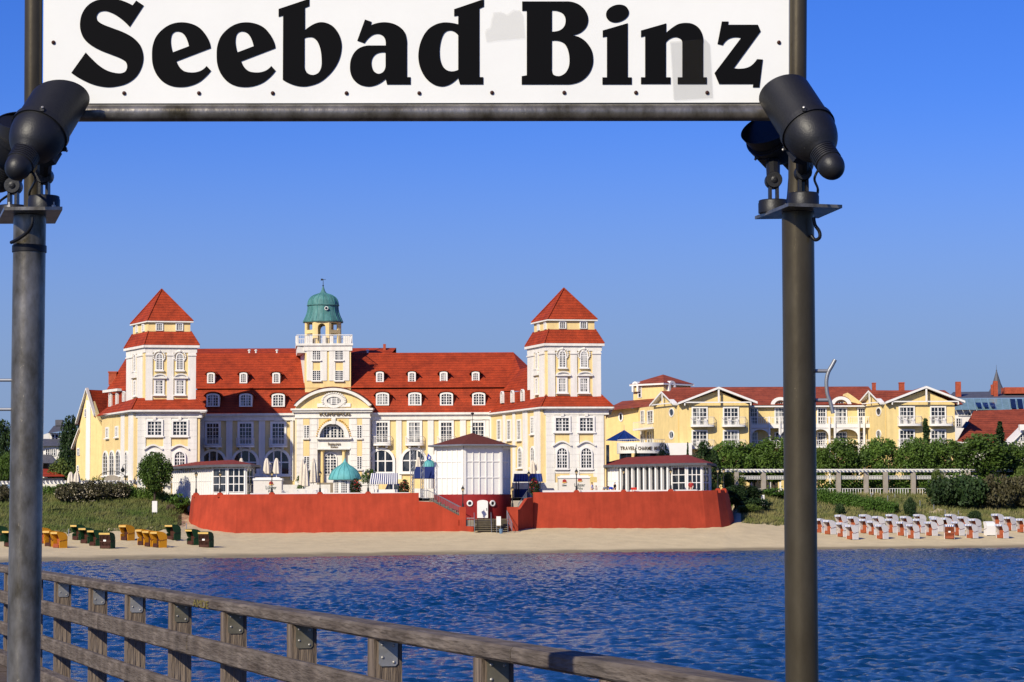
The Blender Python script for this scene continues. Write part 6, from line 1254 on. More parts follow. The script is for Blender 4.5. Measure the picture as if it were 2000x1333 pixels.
def chair(kind,px,py,yaw,label,group):
    if kind not in kp: t = korb(*kinds[kind]); kp[kind] = [snapshot(t),False]
    T = kp[kind][0][0] if not kp[kind][1] else copy_tree(kp[kind][0]); kp[kind][1] = True
    p = hit(px,py); T.location = (p.x,p.y,ground_z(px,p.y)-.02); T.rotation_euler.z = yaw; T['label'] = label; T['group'] = group
    if kind[0] == 'w': T.scale = (.95,.95,1.04)
    return T
z7 = lambda x,y: (1580+x/3.419, 690+y/3.419)
rows = {'front':[(290,1245),(490,1242),(698,1240),(1090,1237),(1293,1237)],'second':[(228,1228),(435,1215),(630,1220),(820,1220),(1000,1218)],
 'third':[(80,1200),(142,1210),(380,1202),(557,1200),(742,1200),(860,1192),(920,1192),(1112,1200)],'back':[(220,1172),(302,1185),(382,1170),(470,1182),(560,1168),(655,1182),(745,1168),(850,1182),(955,1168),(1037,1183),(1265,1165),(1345,1185),(1428,1198),(1500,1180)]}
rk_ = random.Random(3)
for rn,L_ in rows.items():
    for i,(x,y) in enumerate(L_):
        px,py = z7(x,y); chair('white',px,py,math.radians(-55+rk_.uniform(-5,5)),'white wicker beach chair with red brown inside, %s from the left in the %s row'%(ORD[i],rn),'white beach chairs on the right beach')
px,py = z7(938,1242); chair('whitel',px,py,math.radians(-8),'white beach chair facing the sea closed by a red brown lattice','white beach chairs on the right beach')
px,py = z7(1208,1218); chair('white',px,py,math.radians(190),'white beach chair turned with its plain back to the sea','white beach chairs on the right beach')
for i,(k,px,py,l) in enumerate((('green',154.5,1055,'green beach chair, furthest left and back of the green group'),('green',171,1061.8,'green beach chair, second in the slanting green group'),('green',188,1066.7,'green beach chair beside the latticed one in the left group'),('greenl',210,1072,'green beach chair closed by a brown lattice in the left group'),
 ('yellow',249,1056,'amber yellow beach chair standing alone near the grass'),('yellow',282,1065,'amber yellow beach chair, left of the row of three'),('yellow',295.5,1068,'amber yellow beach chair, middle of the row of three'),('yellow',311.6,1069.7,'amber yellow beach chair, right of the row of three'),('green',339,1055,'green beach chair standing alone by the sand path'),
 ('green',379,1064.5,'green beach chair left of the pair nearest the red wall'),('greenl',403,1069.8,'green beach chair with brown lattice nearest the red wall'),('yellowo',87,1062,'orange yellow beach chair half behind the left sign post'),('yellow',101,1068,'yellow beach chair, middle one right of the left sign post'),('yellowo',117,1070.5,'orange yellow beach chair, right of the three by the left sign post'),
 ('green',2,1058,'green beach chair at the left edge of the photo'),('green',22,1068,'green beach chair peeping out left of the left sign post'))): chair(k,px,py,math.radians((-46 if not k.endswith('l') else -22)+rk_.uniform(-5,5)),l,'green and yellow beach chairs on the left beach')
for ks,v_ in list(kp.items()):
    if not v_[1]: pass
# signs, bin, little posts
def board(name,label,px,y0,y1,yb,w_,h_=None):
    p = hit(px,yb); T = thing(name,label,'sign',p); Y = p.y; z0,z1 = zat(px,y1,Y),zat(px,y0,Y); 
    for s in (-1,1): mb = MB(); mb.tube((p.x+s*w_*.42,Y,p.z-.2),(p.x+s*w_*.42,Y,z1),.035,n=6); mb.build('post',GREYI,T)
    mb = MB(); mb.box((p.x-w_/2,Y-.06,z0),(w_,0,0),(0,.04,0),(0,0,z1-z0)); mb.build('board',WHITEP,T)
board('notice_board','white notice board on the grass bank left of the red wall',302,979,1001,1006,.58); board('notice_board','white notice board on the dune left of the right sign post',1490,967,988,992,.42)
board('notice_board','white notice board in front of the rotunda steps',974,1009,1027,1041,.5)
p = hit(978.5,1043); T = thing('litter_bin','grey blue litter bin below the notice board at the rotunda steps','bin',p); mb = MB(); mb.lathe(p,[(.17,0),(.23,.5),(.25,.5),(.25,.55),(.2,.55),(.2,.5)],12); mb.build('bin_body',mat('bin_blue_grey',(.12,.2,.3),.5),T)
p = hit(1875.5,982); T = thing('marker_post','white marker post with red cap on the right dune','post',p); mb = MB(); mb.tube(p,p+V((0,0,.85)),.06,n=8); mb.build('post',WHITEP,T); mb = MB(); mb.tube(p+V((0,0,.85)),p+V((0,0,1.0)),.065,n=8); mb.build('cap',DRED,T)
for i,(px,py) in enumerate(((1702,975),(1734,980),(1748,977),(1797,990),(1824,998),(1846,1008),(1872,1010),(134,1048),(364,1036))):
    p = hit(px,py); mb = MB(); mb.tube(p-V((0,0,.2)),p+V((0,0,.8)),.05,n=6); o = mb.build('fence_stake',GREYI); tag(o,'short grey fence stake, %s in the line on the right dune'%ORD[i] if i<7 else ('thin grey stake between the yellow and green beach chairs at left' if i==7 else 'thin grey stake below the left end of the red wall'),'stake')
mb = MB(); A_,B_ = hit(325,996),hit(364,994)
wf = thing('plank_fence','low weathered plank fence at the top of the sand path','fence',A_)
for k in range(14): p = A_.lerp(B_,k/14); mb = MB(); mb.box(p-V((0,0,.2)),(.16,0,0),(0,.05,0),(0,0,.75+.08*math.sin(k*2.3))); mb.build('plank',BARK,wf)
# people
def person(label,px,Y,top,pose,cols,zf=TZ,face=0.):
    ht = 1.72; p = Wz(px,Y,zf); T = thing('person',label,'person',p); sc = (zat(px,top,Y)-zf)/ht if pose == 'stand' else 1.0
    if pose == 'stand': J = dict(hip=(0,0,.92),ch=(0,.02,1.3),nk=(0,.02,1.48),hd=(0,-.01,1.62),ls=(-.19,0,1.42),le=(-.25,.02,1.13),lh=(-.22,-.14,.92),rs=(.19,0,1.42),re=(.25,.02,1.13),rh=(.24,-.18,.98),lk=(-.1,-.02,.5),lf=(-.11,.03,.07),rk=(.1,-.06,.5),rf=(.12,-.02,.07))
    else: J = dict(hip=(0,.15,.92),ch=(0,-.2,1.12),nk=(0,-.36,1.16),hd=(0,-.5,1.14),ls=(-.19,-.3,1.12),le=(-.22,-.34,.86),lh=(-.16,-.42,.64),rs=(.19,-.3,1.12),re=(.22,-.36,.86),rh=(.16,-.46,.66),lk=(-.1,.1,.5),lf=(-.11,.14,.07),rk=(.1,.08,.5),rf=(.12,.12,.07))
    R_ = dict(hip=.15,ch=.16,nk=.06,hd=.105,ls=.075,le=.05,lh=.045,rs=.075,re=.05,rh=.045,lk=.07,lf=.055,rk=.07,rf=.055)
    E = [('hip','ch'),('ch','nk'),('nk','hd'),('ch','ls'),('ls','le'),('le','lh'),('ch','rs'),('rs','re'),('re','rh'),('hip','lk'),('lk','lf'),('hip','rk'),('rk','rf')]
    def skin(name,edges,k,m):
        ns = []; [ns.append(j) for e in edges for j in e if j not in ns]; me = bpy.data.meshes.new(name); me.from_pydata([J[j] for j in ns],[(ns.index(a),ns.index(b)) for a,b in edges],[]); me.materials.append(m)
        o = bpy.data.objects.new(name,me); COL.objects.link(o); o.parent = T; md = o.modifiers.new('skin','SKIN'); 
        for i,j in enumerate(ns): me.skin_vertices[0].data[i].radius = (R_[j]*k,R_[j]*k)
        me.skin_vertices[0].data[0].use_root = True; o.modifiers.new('sub','SUBSURF').levels = 1; o.modifiers['sub'].render_levels = 1; return o
    skin('body',E,.95,SKIN); skin('shirt',[('hip','ch'),('ch','ls'),('ls','le'),('ch','rs'),('rs','re')],1.15,cols[0]); skin('trousers',[('hip','lk'),('lk','lf'),('hip','rk'),('rk','rf')],1.12,cols[1])
    mb = MB(); h = V(J['hd']); mb.lathe(V((0,0,0)),[(.118,-.01),(.12,.04),(.09,.09),(.03,.12)],10); o = mb.build('hair',cols[2],None); o.parent = T; o.location = h+V((0,.015,0)); T.rotation_euler.z = face; T.scale = (sc,sc,sc)
HAIR = clothm('brown_hair',(.05,.03,.02)); GHAIR = clothm('grey_hair',(.3,.28,.26)); C1 = clothm('lilac_shirt',(.5,.48,.62)); C2_ = clothm('dark_trousers',(.02,.03,.03)); C3 = clothm('grey_jacket',(.16,.17,.2)); C4 = clothm('black_jacket',(.012,.013,.016)); C5 = clothm('bright_blue_cloth',(.02,.08,.6)); C6 = clothm('red_shirt',(.35,.03,.03)); C7 = clothm('lime_shirt',(.4,.5,.05)); C8 = clothm('cream_top',(.5,.42,.36))
person('person in a pale lilac shirt and dark trousers by the right beer stand',1156.5,285,943,'stand',(C1,C2_,HAIR),face=1.2); person('small person in a cream top beside the one in lilac',1164.5,285.2,949,'stand',(C8,C2_,HAIR),face=-1)
person('person in a grey jacket bending over before the slatted pavilion',1180,285.5,950,'bend',(C3,C2_,HAIR),face=1.4); person('person in black standing behind the bright blue cloth at the wall',1201,286,942.5,'stand',(C4,C2_,GHAIR),face=-1.2); person('person in a bright blue jacket bending beside the one in black',1195.5,285.3,951,'bend',(C5,C5,HAIR),face=-1.3)
person('person in a lime shirt walking under the right pergola',1448,326,944,'stand',(C7,C2_,HAIR),zf=6.4,face=.5); person('person in a red shirt standing at the right pavilion windows',1349.5,287.6,939,'stand',(C6,C2_,HAIR),face=0)
mb = MB(); p = W(1232.5,957,285); mb.box(p,(.65,0,0),(0,.1,0),(0,0,.26)); mb.tube(p+V((.15,.05,0)),p+V((.15,.05,-.7)),.03,n=5); mb.tube(p+V((.45,.05,0)),p+V((.45,.05,-.7)),.03,n=5); o = mb.build('red_sign_board',mat('bright_red_board',(.6,.03,.015),.5)); tag(o,'small bright red board on the wall before the slatted pavilion','sign')
# ------------------------------------------------------------------ pier: deck, railing, sign
DECK_Z = CAM_H-.56-1.01; RAIL_Z = CAM_H-.56
WOOD = mat('weathered_rail_timber',(.085,.066,.052),.85,spec=.1,coord='obj',stretch=(1,7,7),vscale=2.2,col2=(.19,.158,.130),bump=.5,bscale=6)
WOODP = mat('weathered_post_timber',(.10,.072,.050),.8,coord='obj',stretch=(9,9,.8),vscale=2.2,col2=(.23,.18,.135),bump=.6,bscale=5)
WOODD = mat('deck_planks',(.07,.052,.038),.85,coord='obj',stretch=(6,1,6),vscale=2,col2=(.13,.10,.075),bump=.4,bscale=6,rnd=.2)
for m_ in (WOOD,):                                    # dark run-off streaks down the faces of the rails
    N = m_.node_tree.nodes; L = m_.node_tree.links; b_ = N['Principled BSDF']; base = b_.inputs['Base Color'].links[0].from_socket
    tcn = N.new('ShaderNodeTexCoord'); mp2 = N.new('ShaderNodeMapping'); mp2.inputs['Scale'].default_value = (2.2,.6,.6); L.new(tcn.outputs['Object'],mp2.inputs[0]); tt = N.new('ShaderNodeTexNoise'); tt.inputs['Scale'].default_value = 1.5; tt.inputs['Detail'].default_value = 5; L.new(mp2.outputs[0],tt.inputs[0])
    m3 = N.new('ShaderNodeMapRange'); m3.inputs['From Min'].default_value = .35; m3.inputs['From Max'].default_value = .65; m3.inputs['To Min'].default_value = .68; m3.inputs['To Max'].default_value = 1.2; L.new(tt.outputs['Fac'],m3.inputs['Value'])
    s3 = N.new('ShaderNodeVectorMath'); s3.operation = 'SCALE'; L.new(base,s3.inputs[0]); L.new(m3.outputs[0],s3.inputs['Scale']); L.new(s3.outputs[0],b_.inputs['Base Color'])
STEELP = mat('bracket_steel',(.42,.40,.36),.45,.7,var=.25,vscale=9)
STEELO = mat('tarnished_bracket_steel',(.20,.18,.13),.5,.6,var=.3,vscale=9)
GALV = mat('galvanised_post',(.055,.045,.026),.31,.6,coord='obj',vscale=11,col2=(.27,.25,.22),bump=.05,bscale=40,stretch=(1,1,.5))
GALVB = mat('brown_weathered_galvanised_post',(.052,.041,.023),.36,.45,coord='obj',vscale=9,col2=(.085,.070,.044),bump=.03,bscale=40,stretch=(1,1,.4))
LAMPB = mat('black_lamp_housing',(.010,.010,.011),.47,var=.15,vscale=30,coord='obj',bump=.05,bscale=150,spec=.4)
CABLE = mat('black_cable',(.01,.01,.011),.4)
def onrail(px,py):
    d = ray(px,py); t = (RAIL_Z-CAM_H)/d.z; p = C0+d*t; return V((p.x,p.y,RAIL_Z))
R0, R1 = onrail(1528,1331), onrail(82,1114); rt = (R1-R0); rt.z = 0; rt.normalize(); rn = V((-rt.y,rt.x,0))
if rn.x > 0: rn = -rn                                 # towards the walkway
def rail_at(px):                                      # point of the rail's outer edge seen in column px
    a = ray(px,1200); k = a.x/a.y; s_ = (R0.x-k*R0.y)/(k*rt.y-rt.x); return s_
PR = thing('pier_railing','weathered grey timber railing of the pier with steel brackets','railing',R0+V((0,0,-1.08)))
def beam(name,s0,s1,off,w_,z0,h,m,dz0=0,dz1=0):       # length along the rail, off = distance of the outer face inward
    p0 = R0+rt*s0+rn*off; p0.z = z0+dz0; p1 = R0+rt*s1+rn*off; p1.z = z0+dz1; c_ = (p0+p1)/2; L_ = (p1-p0).length; n = 6
    bv = .012; me = bpy.data.meshes.new(name); sec = [(bv,0),(w_-bv,0),(w_,bv),(w_,h-bv),(w_-bv,h),(bv,h),(0,h-bv),(0,bv)]; vs=[]; fs=[]
    rj = random.Random(int(s0*100)+int(z0*77))
    for i in range(n+1):
        j = rj.uniform(-.004,.004)
        for a,b in sec: vs.append((-L_/2+L_*i/n, a+j, b+j*.6))
    for i in range(n):
        for k in range(8): fs.append([i*8+k,i*8+(k+1)%8,(i+1)*8+(k+1)%8,(i+1)*8+k])
    fs.append(list(range(8))[::-1]); fs.append([n*8+k for k in range(8)])
    me.from_pydata(vs,[],fs); me.materials.append(m); o = bpy.data.objects.new(name,me); COL.objects.link(o)
    x = (p1-p0).normalized(); y = rn; z = x.cross(y)
    if z.z < 0: z = -z
    mw = Matrix((x,y,z)).transposed().to_4x4(); o.parent = PR; o.matrix_parent_inverse = Matrix.Identity(4); mw.translation = c_-V(PR.location); o.matrix_local = mw; WL[o.name] = c_; return o
jt = [-6.0]+[rail_at(x) for x in (1068,681,322,202)]+[28.,36.,46.]
for a,b in zip(jt[:-1],jt[1:]): beam('top_rail',a+.004,b-.004,0,.165,RAIL_Z-.072,.072,WOOD)
for zz,js in ((-.26-.135,[-6.]+[rail_at(x) for x in (1300,1010,555,428,242)]+[27.,38.,46.]),(-.60-.135,[-6.]+[rail_at(x) for x in (900,325,166)]+[30.,40.,46.])):
    for a,b in zip(js[:-1],js[1:]): beam('side_rail',a+.003,b-.003,.165,.06,RAIL_Z+zz,.135,WOOD)
for a,b in zip([-6,3.,9.,15.,22.,30.],[3.,9.,15.,22.,30.,46.]): beam('kerb_beam',a+.003,b-.003,.21,.13,DECK_Z+.0,.12,WOOD)
ss = [rail_at(x) for x in (1007,789,622,485,377,287,212,141)]; sp_ = (ss[-1]-ss[-4])/3; ss += [ss[-1]+sp_*k for k in range(1,11)]; ss += [ss[0]-1.6,ss[0]-3.2,ss[0]-4.8]
for i,s_ in enumerate(ss):
    p = R0+rt*s_; mb = MB(); c_ = p+rn*.01; c_.z = DECK_Z-.8; mb.box(c_,rn*.15,rt*.12,(0,0,RAIL_Z-.073-c_.z)); po = mb.build('post',WOODP,PR)
    q_ = p+rn*.035-rt*.001; q_.z = RAIL_Z-.21; m_ = STEELO if i in (1,2,3,4) and i%2==0 or i in (3,0) else STEELP
    o = [(.0,.13),(.1,.13),(.1,.012),(.088,0),(.012,0),(.0,.012)]
    mb = MB(); mb.prism([q_+rn*a+V((0,0,z)) for a,z in o],rt*-.006); pl_ = mb.build('bracket_plate',m_,PR)
    for a,z in ((.02,.105),(.08,.11),(.02,.02),(.08,.045)): mb = MB(); mb.lathe(q_+rn*a+V((0,0,z))-rt*.004,[(.008,0),(.008,.004),(.004,.008),(0,.009)],8,axis=-rt); mb.build('bolt',STEELP,pl_)
# yellow scribble on the rail
YP = mat('yellow_marker',(.21,.17,.04),.7); sA, sB = rail_at(424),rail_at(456); pA,pB = R0+rt*sA+rn*.165,R0+rt*sB+rn*.165
if pA.x > pB.x: pA,pB = pB,pA
FG = Face(pA,pB); FG.n = rn.copy()
def on_rail_text():
    cu = bpy.data.curves.new('t','FONT'); cu.body = 'AMDE'; to = bpy.data.objects.new('t',cu); COL.objects.link(to); bpy.context.view_layer.update(); me = to.to_mesh(); vs = [v.co.copy() for v in me.vertices]; fs = [list(p.vertices) for p in me.polygons]; to.to_mesh_clear(); bpy.data.objects.remove(to); bpy.data.curves.remove(cu)
    hx_ = max(v.x for v in vs); hy_ = max(v.y for v in vs); mb = MB(); mb.v = [FG.P(v.x/hx_*FG.len,RAIL_Z-.064+v.y/hy_*.05,.0062) for v in vs]; mb.f = fs; mb.build('yellow_scribble',YP,PR)
on_rail_text()
# deck
mb = MB(); p = R0+rt*-7+rn*-.05; p.z = DECK_Z-.2; mb.box(p,rt*53,rn*3.2,(0,0,.16)); dk = mb.build('pier_deck',WOODD); struct(dk); pk0 = None
for k in range(300):
    s_ = 3+k*.145; c_ = R0+rt*s_+rn*.2
    if pk0 is None:
        me = bpy.data.meshes.new('plank'); a,b,h = .068,1.45,.035; me.from_pydata([(x,y,z) for z in (0,h) for x,y in ((-a,-b),(a,-b),(a,b),(-a,b))],[],[[0,3,2,1],[4,5,6,7],[0,1,5,4],[1,2,6,5],[2,3,7,6],[3,0,4,7]]); me.materials.append(WOODD); pk0 = bpy.data.objects.new('plank',me); o = pk0
    else: o = pk0.copy()
    COL.objects.link(o); o.parent = dk; pc = R0+rt*s_+rn*1.65; pc.z = DECK_Z-.036+random.uniform(-.002,.002); o.location = pc-WL[dk.name]; o.rotation_euler.z = math.atan2(rt.y,rt.x)
for s_ in (1.,9.,17.,25.,33.,41.):
    for o_ in (.3,2.8): p = R0+rt*s_+rn*o_; mb = MB(); mb.tube(V((p.x,p.y,-3)),V((p.x,p.y,DECK_Z-.2)),.17,n=12); tag(mb.build('pier_pile',WOODP),'timber pile under the pier deck, %s pair from the photographer, %s side'%(ORD[int(s_//8)],'railing' if o_ < 1 else 'walkway'),'pile','piles under the pier deck')
# ---------------- the sign
YS = 7.5; FSg = Face((-2,YS),(2,YS)); PXM = YS/FL
SG = thing('town_sign','white Seebad Binz sign with black letters between two galvanised steel posts','sign',(W(46,1333,YS).x,YS,DECK_Z))
def extend(pa,pb,z): t = (z-pa.z)/(pb.z-pa.z); return pa.lerp(pb,t)
zpl = W(60,405,7.38).z
def post_col(x0,x1,m,name):
    t = W(x0,440,YS); b = W(x1,1333,YS); lo = extend(t,b,DECK_Z-.0); hi = extend(t,b,zpl-.012); mb = MB(); mb.tube(lo,hi,.0500,.0495,40,cap=True); po = mb.build(name,m,SG,smooth=True)
    mb = MB(); mb.lathe(lo,[(.11,0),(.11,.015)],20); mb.build('foot_plate',GALV,SG); return hi
hL = post_col(58,46,GALV,'post'); hR = post_col(1558.5,1566.5,GALVB,'post')
def upper(xa,xb,m):
    a = W(xa,0,YS); b = W(xb,400,YS); lo = extend(a,b,zpl); hi = extend(a,b,W(60,-430,YS).z); mb = MB(); mb.tube(lo,hi,.0272,n=28); mb.build('upper_post',m,SG,smooth=True); return lo
uL = upper(65.6,63.8,GALVB); uR = upper(1558.8,1556.6,GALVB)
mb = MB(); mb.tube(W(84,221.5,YS),W(1542,220,YS),.0265,n=28); mb.build('cross_bar',GALV,SG,smooth=True)
mb = MB(); mb.tube(W(84,-262,YS),W(1542,-263,YS),.0265,n=28); mb.build('cross_bar',GALV,SG,smooth=True)
SIGNW = mat('sign_white',(.74,.74,.69),.4,var=.03,spec=.15,vscale=3,dirt=None); SBLK = mat('sign_black',(.004,.004,.0045),.6,var=.05,spec=.04)
pts = [FSg.at(*q_) for q_ in ((86.5,-240),(1541,-242),(1540,201),(84.5,203))]; mb = MB(); FSg.prism(mb,pts,-.012,.004); mb.build('sign_panel',SIGNW,SG)
mb = MB(); e_ = [FSg.at(*q_) for q_ in ((1540.5,-240),(1543.5,-240),(1543,201),(1540,201))]; FSg.prism(mb,e_,-.014,.006); mb.build('panel_edge',GREYI,SG)
mb = MB(); e_ = [FSg.at(*q_) for q_ in ((84.5,201),(1542,199.3),(1542,203),(84.5,205))]; FSg.prism(mb,e_,-.014,.0035); mb.build('panel_edge',BLACKI,SG)
def smooth_outline(pts,corner,n=5):
    out = []; N_ = len(pts)
    for i in range(N_):
        p0,p1,p2,p3 = pts[i-1],pts[i],pts[(i+1)%N_],pts[(i+2)%N_]; c1,c2 = corner[i],corner[(i+1)%N_]
        if c1 and c2: out.append(p1); continue
        ch = math.hypot(p2[0]-p1[0],p2[1]-p1[1])
        def tan_(a,b,c): d = (c[0]-a[0],c[1]-a[1]); l_ = math.hypot(*d) or 1; return (d[0]/l_*ch,d[1]/l_*ch)
        if c1: t2 = tan_(p1,p2,p3); t1 = (2*(p2[0]-p1[0])-t2[0],2*(p2[1]-p1[1])-t2[1])
        else: t1 = tan_(p0,p1,p2)
        if c2: t2 = (2*(p2[0]-p1[0])-t1[0],2*(p2[1]-p1[1])-t1[1])
        elif not c1: t2 = tan_(p1,p2,p3)
        for k in range(n):
            t = k/n; h00 = 2*t**3-3*t*t+1; h10 = t**3-2*t*t+t; h01 = -2*t**3+3*t*t; h11 = t**3-t*t; out.append((h00*p1[0]+h10*t1[0]+h01*p2[0]+h11*t2[0],h00*p1[1]+h10*t1[1]+h01*p2[1]+h11*t2[1]))
    return out
c_ = 'c'
def parse(s_, x0, sc, dx=0.):
    P,Cn = [],[]
    for tok in s_.split():
        k = tok.endswith('c'); x,y = tok.rstrip('c').split(','); P.append((x0+float(x)/sc+dx,float(y)/sc)); Cn.append(k)
    return smooth_outline(P,Cn)
E1 = "1860,475c 1845,410 1800,330 1740,270 1660,235 1570,224 1480,240 1400,285 1330,360 1295,450 1287,540 1295,640 1330,730 1390,800 1470,842 1560,855 1650,845 1740,810 1810,755 1862,695c 1820,650c 1775,690 1720,710 1660,713 1600,700 1555,660 1525,603c"
E2 = "1490,517c 1475,460 1470,400 1480,345 1505,318 1540,312 1580,325 1615,365 1635,410 1648,457c"
LET = [([parse("1133,12c 1205,60c 1068,268c 1005,205 930,150 860,118 815,112 770,125 745,165 755,205 800,240 900,280 1010,322 1110,380 1175,455 1202,560 1185,660 1130,755 1040,820 930,850 840,855 720,832 600,780 500,716c 641,518c 700,580 770,645 850,695 930,718 990,720 1030,700 1045,655 1030,610 980,575 880,535 780,495 690,445 625,385 592,310 585,230 605,140 660,60 740,12 850,-8 950,0 1030,25 1098,58c",40,5)]),
 ([parse(E1,40,5),parse(E2,40,5)]),([parse(E1,40,5,126.2),parse(E2,40,5,126.2)]),
 ([parse("963,125c 1362,-8c 1362,85c 1305,108c 1305,402c 1380,345 1450,310 1520,297 1600,312 1680,360 1745,450 1780,560 1780,660 1755,770 1700,880 1620,980 1510,1070 1400,1115 1280,1133 1150,1110 1018,1045c 1022,208c 963,225c",400,6.6667),parse("1300,503c 1350,490 1410,495 1465,545 1505,640 1522,760 1520,870 1490,945 1440,978 1390,982 1340,960 1308,915 1300,860c",400,6.6667)]),
 ([parse("287,262c 372,292c 362,338c 450,308 550,298 650,315 740,360 805,430 830,520 833,600c 833,1012c 880,1012c 880,1106c 573,1106c 555,1032c 480,1090 400,1123 320,1132 220,1108 140,1045 100,960 92,870 105,780 150,690 220,630 330,600c 557,600c 555,545 540,500 500,460 450,447 390,460 330,505 280,570c 187,537c",670,6.6667),parse("555,690c 490,690 430,710 385,760 370,830 385,905 420,950 465,968 515,950 545,910 555,850c",670,6.6667)]),
 ([parse("1447,128c 1833,-3c 1833,92c 1775,118c 1775,1012c 1825,1012c 1825,1105c 1523,1105c 1497,1020c 1430,1080 1360,1118 1280,1132 1180,1105 1080,1025 1010,900 982,770 990,640 1030,510 1100,400 1190,335 1290,303 1390,303 1500,325c 1500,208c 1447,217c",670,6.6667),parse("1500,468c 1450,420 1390,403 1330,425 1290,490 1265,590 1258,690 1268,790 1300,870 1350,920 1410,937 1460,932 1500,917c",670,6.6667)]),
 ([parse("132,27c 700,27c 800,38 890,80 960,155 990,250 975,340 920,410 850,450 765,465c 870,490 960,550 1030,650 1055,760 1045,870 990,980 900,1060 800,1097 700,1106c 126,1106c 126,1000c 192,988c 192,147c 132,147c",1000,6.6667),parse("518,145c 590,150 655,180 690,230 697,290 680,350 635,395 580,415 518,420c",1000,6.6667),parse("518,537c 610,540 680,575 725,650 747,760 740,870 700,950 640,992 590,998 540,980 520,940 518,890c",1000,6.6667)]),
 ([parse("1180,405c 1505,310c 1505,1015c 1557,1015c 1557,1106c 1176,1106c 1176,1015c 1235,1015c 1235,480c 1180,490c",1000,6.6667)]),([parse("1390,68 1470,85 1515,140 1515,200 1470,255 1390,293 1320,298 1255,270 1225,215 1235,150 1300,92",1000,6.6667)]),
 ([parse("65,338c 338,260c 338,362c 400,310 470,268 550,255 630,268 700,320 735,400 738,480c 738,845c 778,845c 778,917c 463,917c 463,845c 513,845c 513,470c 495,430 440,408 380,425 335,465c 335,845c 385,845c 385,917c 65,917c 65,845c 110,845c 110,395c 65,408c",1240,5.5556)]),
 ([parse("942,240c 1013,240c 1008,275c 1332,275c 1362,345c 1070,745c 1130,752 1210,742 1270,710 1322,648c 1385,652c 1348,953c 1278,953c 1282,917c 912,917c 862,800c 1150,418c 1080,410 1020,425 980,455 950,497c 895,483c",1240,5.5556)])]
from mathutils.geometry import delaunay_2d_cdt
for loops in LET:
    P2 = [[FSg.at(*q_) for q_ in lp] for lp in loops]; co = []; ed = []; 
    for lp in P2:
        o_ = len(co); co += [V((a,z)) for a,z in lp]; ed += [(o_+k,o_+(k+1)%len(lp)) for k in range(len(lp))]
    vo,eo,fo_,_,_,_ = delaunay_2d_cdt(co,ed,[],0,1e-6)
    def inside(x,y):
        c = False
        for lp in P2:
            for (x1,y1),(x2,y2) in zip(lp,lp[1:]+lp[:1]):
                if (y1>y)!=(y2>y) and x < (x2-x1)*(y-y1)/(y2-y1)+x1: c = not c
        return c
    mb = MB(); n = len(vo); mb.v = [FSg.P(v.x,v.y,.007) for v in vo]
    for f in fo_:
        x = sum(vo[k].x for k in f)/len(f); y = sum(vo[k].y for k in f)/len(f)
        if inside(x,y): mb.f.append(list(f))
    for lp in P2:
        i = mb.add([FSg.P(a,z,.007) for a,z in lp]); j = mb.add([FSg.P(a,z,.003) for a,z in lp])
        for k in range(len(lp)): mb.f.append([i+k,j+k,j+(k+1)%len(lp),i+(k+1)%len(lp)])
    mb.build('letter',SBLK,SG)
SCREW = mat('rusty_screw',(.05,.018,.012),.5,.3)
for px,py in [(105,84),(1521,84)]+[(x,183) for x in (243,389,533,677,819)]+[(x,182) for x in (961,1102,1242,1381)]: a,z = FSg.at(px,py); mb = MB(); mb.lathe(FSg.P(a,z,.003),[(.0062,0),(.0062,.004),(.004,.007),(0,.008)],12,axis=(0,-1,0)); mb.build('screw',SCREW,SG,smooth=True)
def tape(pts,col,al,name):
    m = mat(name+'_film',col,.3,var=.06,vscale=25,coord='obj'); m.node_tree.nodes['Principled BSDF'].inputs['Alpha'].default_value = al; mb = MB(); p = [FSg.at(*q_) for q_ in pts]; mb.poly([FSg.P(a,z,.0088) for a,z in p]); mb.build(name,m,SG)
tape([(1308.4,82.8),(1376.8,77.8),(1386,88.2),(1392,192.6),(1316.5,197.1),(1315,193)],(.05,.045,.03),.16,'tape_strip')
tape([(947,64),(950,58),(957,55),(960,38),(964,25),(978,24),(990,30),(1003,20),(1015,22),(1022,32),(1025,76),(1000,78),(975,80),(950,84)],(.12,.09,.04),.11,'sticker_residue')
# plates, cables, side arms
def plate(c4,m=GALV):
    mb = MB(); P = [V((W(x,400,Y).x,Y,zpl-.010)) for x,Y in c4]; mb.prism(P,V((0,0,.010))); return mb.build('mounting_plate',m,SG)
plate([(8,7.37),(122,7.37),(108,7.72),(-6,7.72)]); plate([(1540,7.35),(1645,7.40),(1598,7.66),(1474,7.68)])
def curve_tube(pts,r,name,m,parent,n=10):
    P = [V(p) for p in pts]; out = []
    for i in range(len(P)-1):
        p0,p1,p2,p3 = P[max(0,i-1)],P[i],P[i+1],P[min(len(P)-1,i+2)]
        for k in range(5): t = k/5; out.append(.5*((2*p1)+(p2-p0)*t+(2*p0-5*p1+4*p2-p3)*t*t+(3*p1-p0-3*p2+p3)*t**3))
    out.append(P[-1]); mb = MB(); mb.path(out,r,n); return mb.build(name,m,parent,smooth=True)
curve_tube([W(64,425,7.40),W(62,440,7.40),W(52,455,7.41),W(34,468,7.43),W(22,474,7.46)],.0055,'cable',CABLE,SG); mb = MB(); mb.lathe(extend(W(58,440,YS),W(46,1333,YS),zat(57,487,YS)),[(.051,-.011),(.0525,-.01),(.0525,.01),(.051,.011)],32); mb.build('tape_band',CABLE,SG,smooth=True)
curve_tube([W(1589,425,7.44),W(1592,440,7.44),W(1600,452,7.44),W(1601,464,7.44),W(1592,469,7.45),W(1584,460,7.46)],.0055,'cable',CABLE,SG)
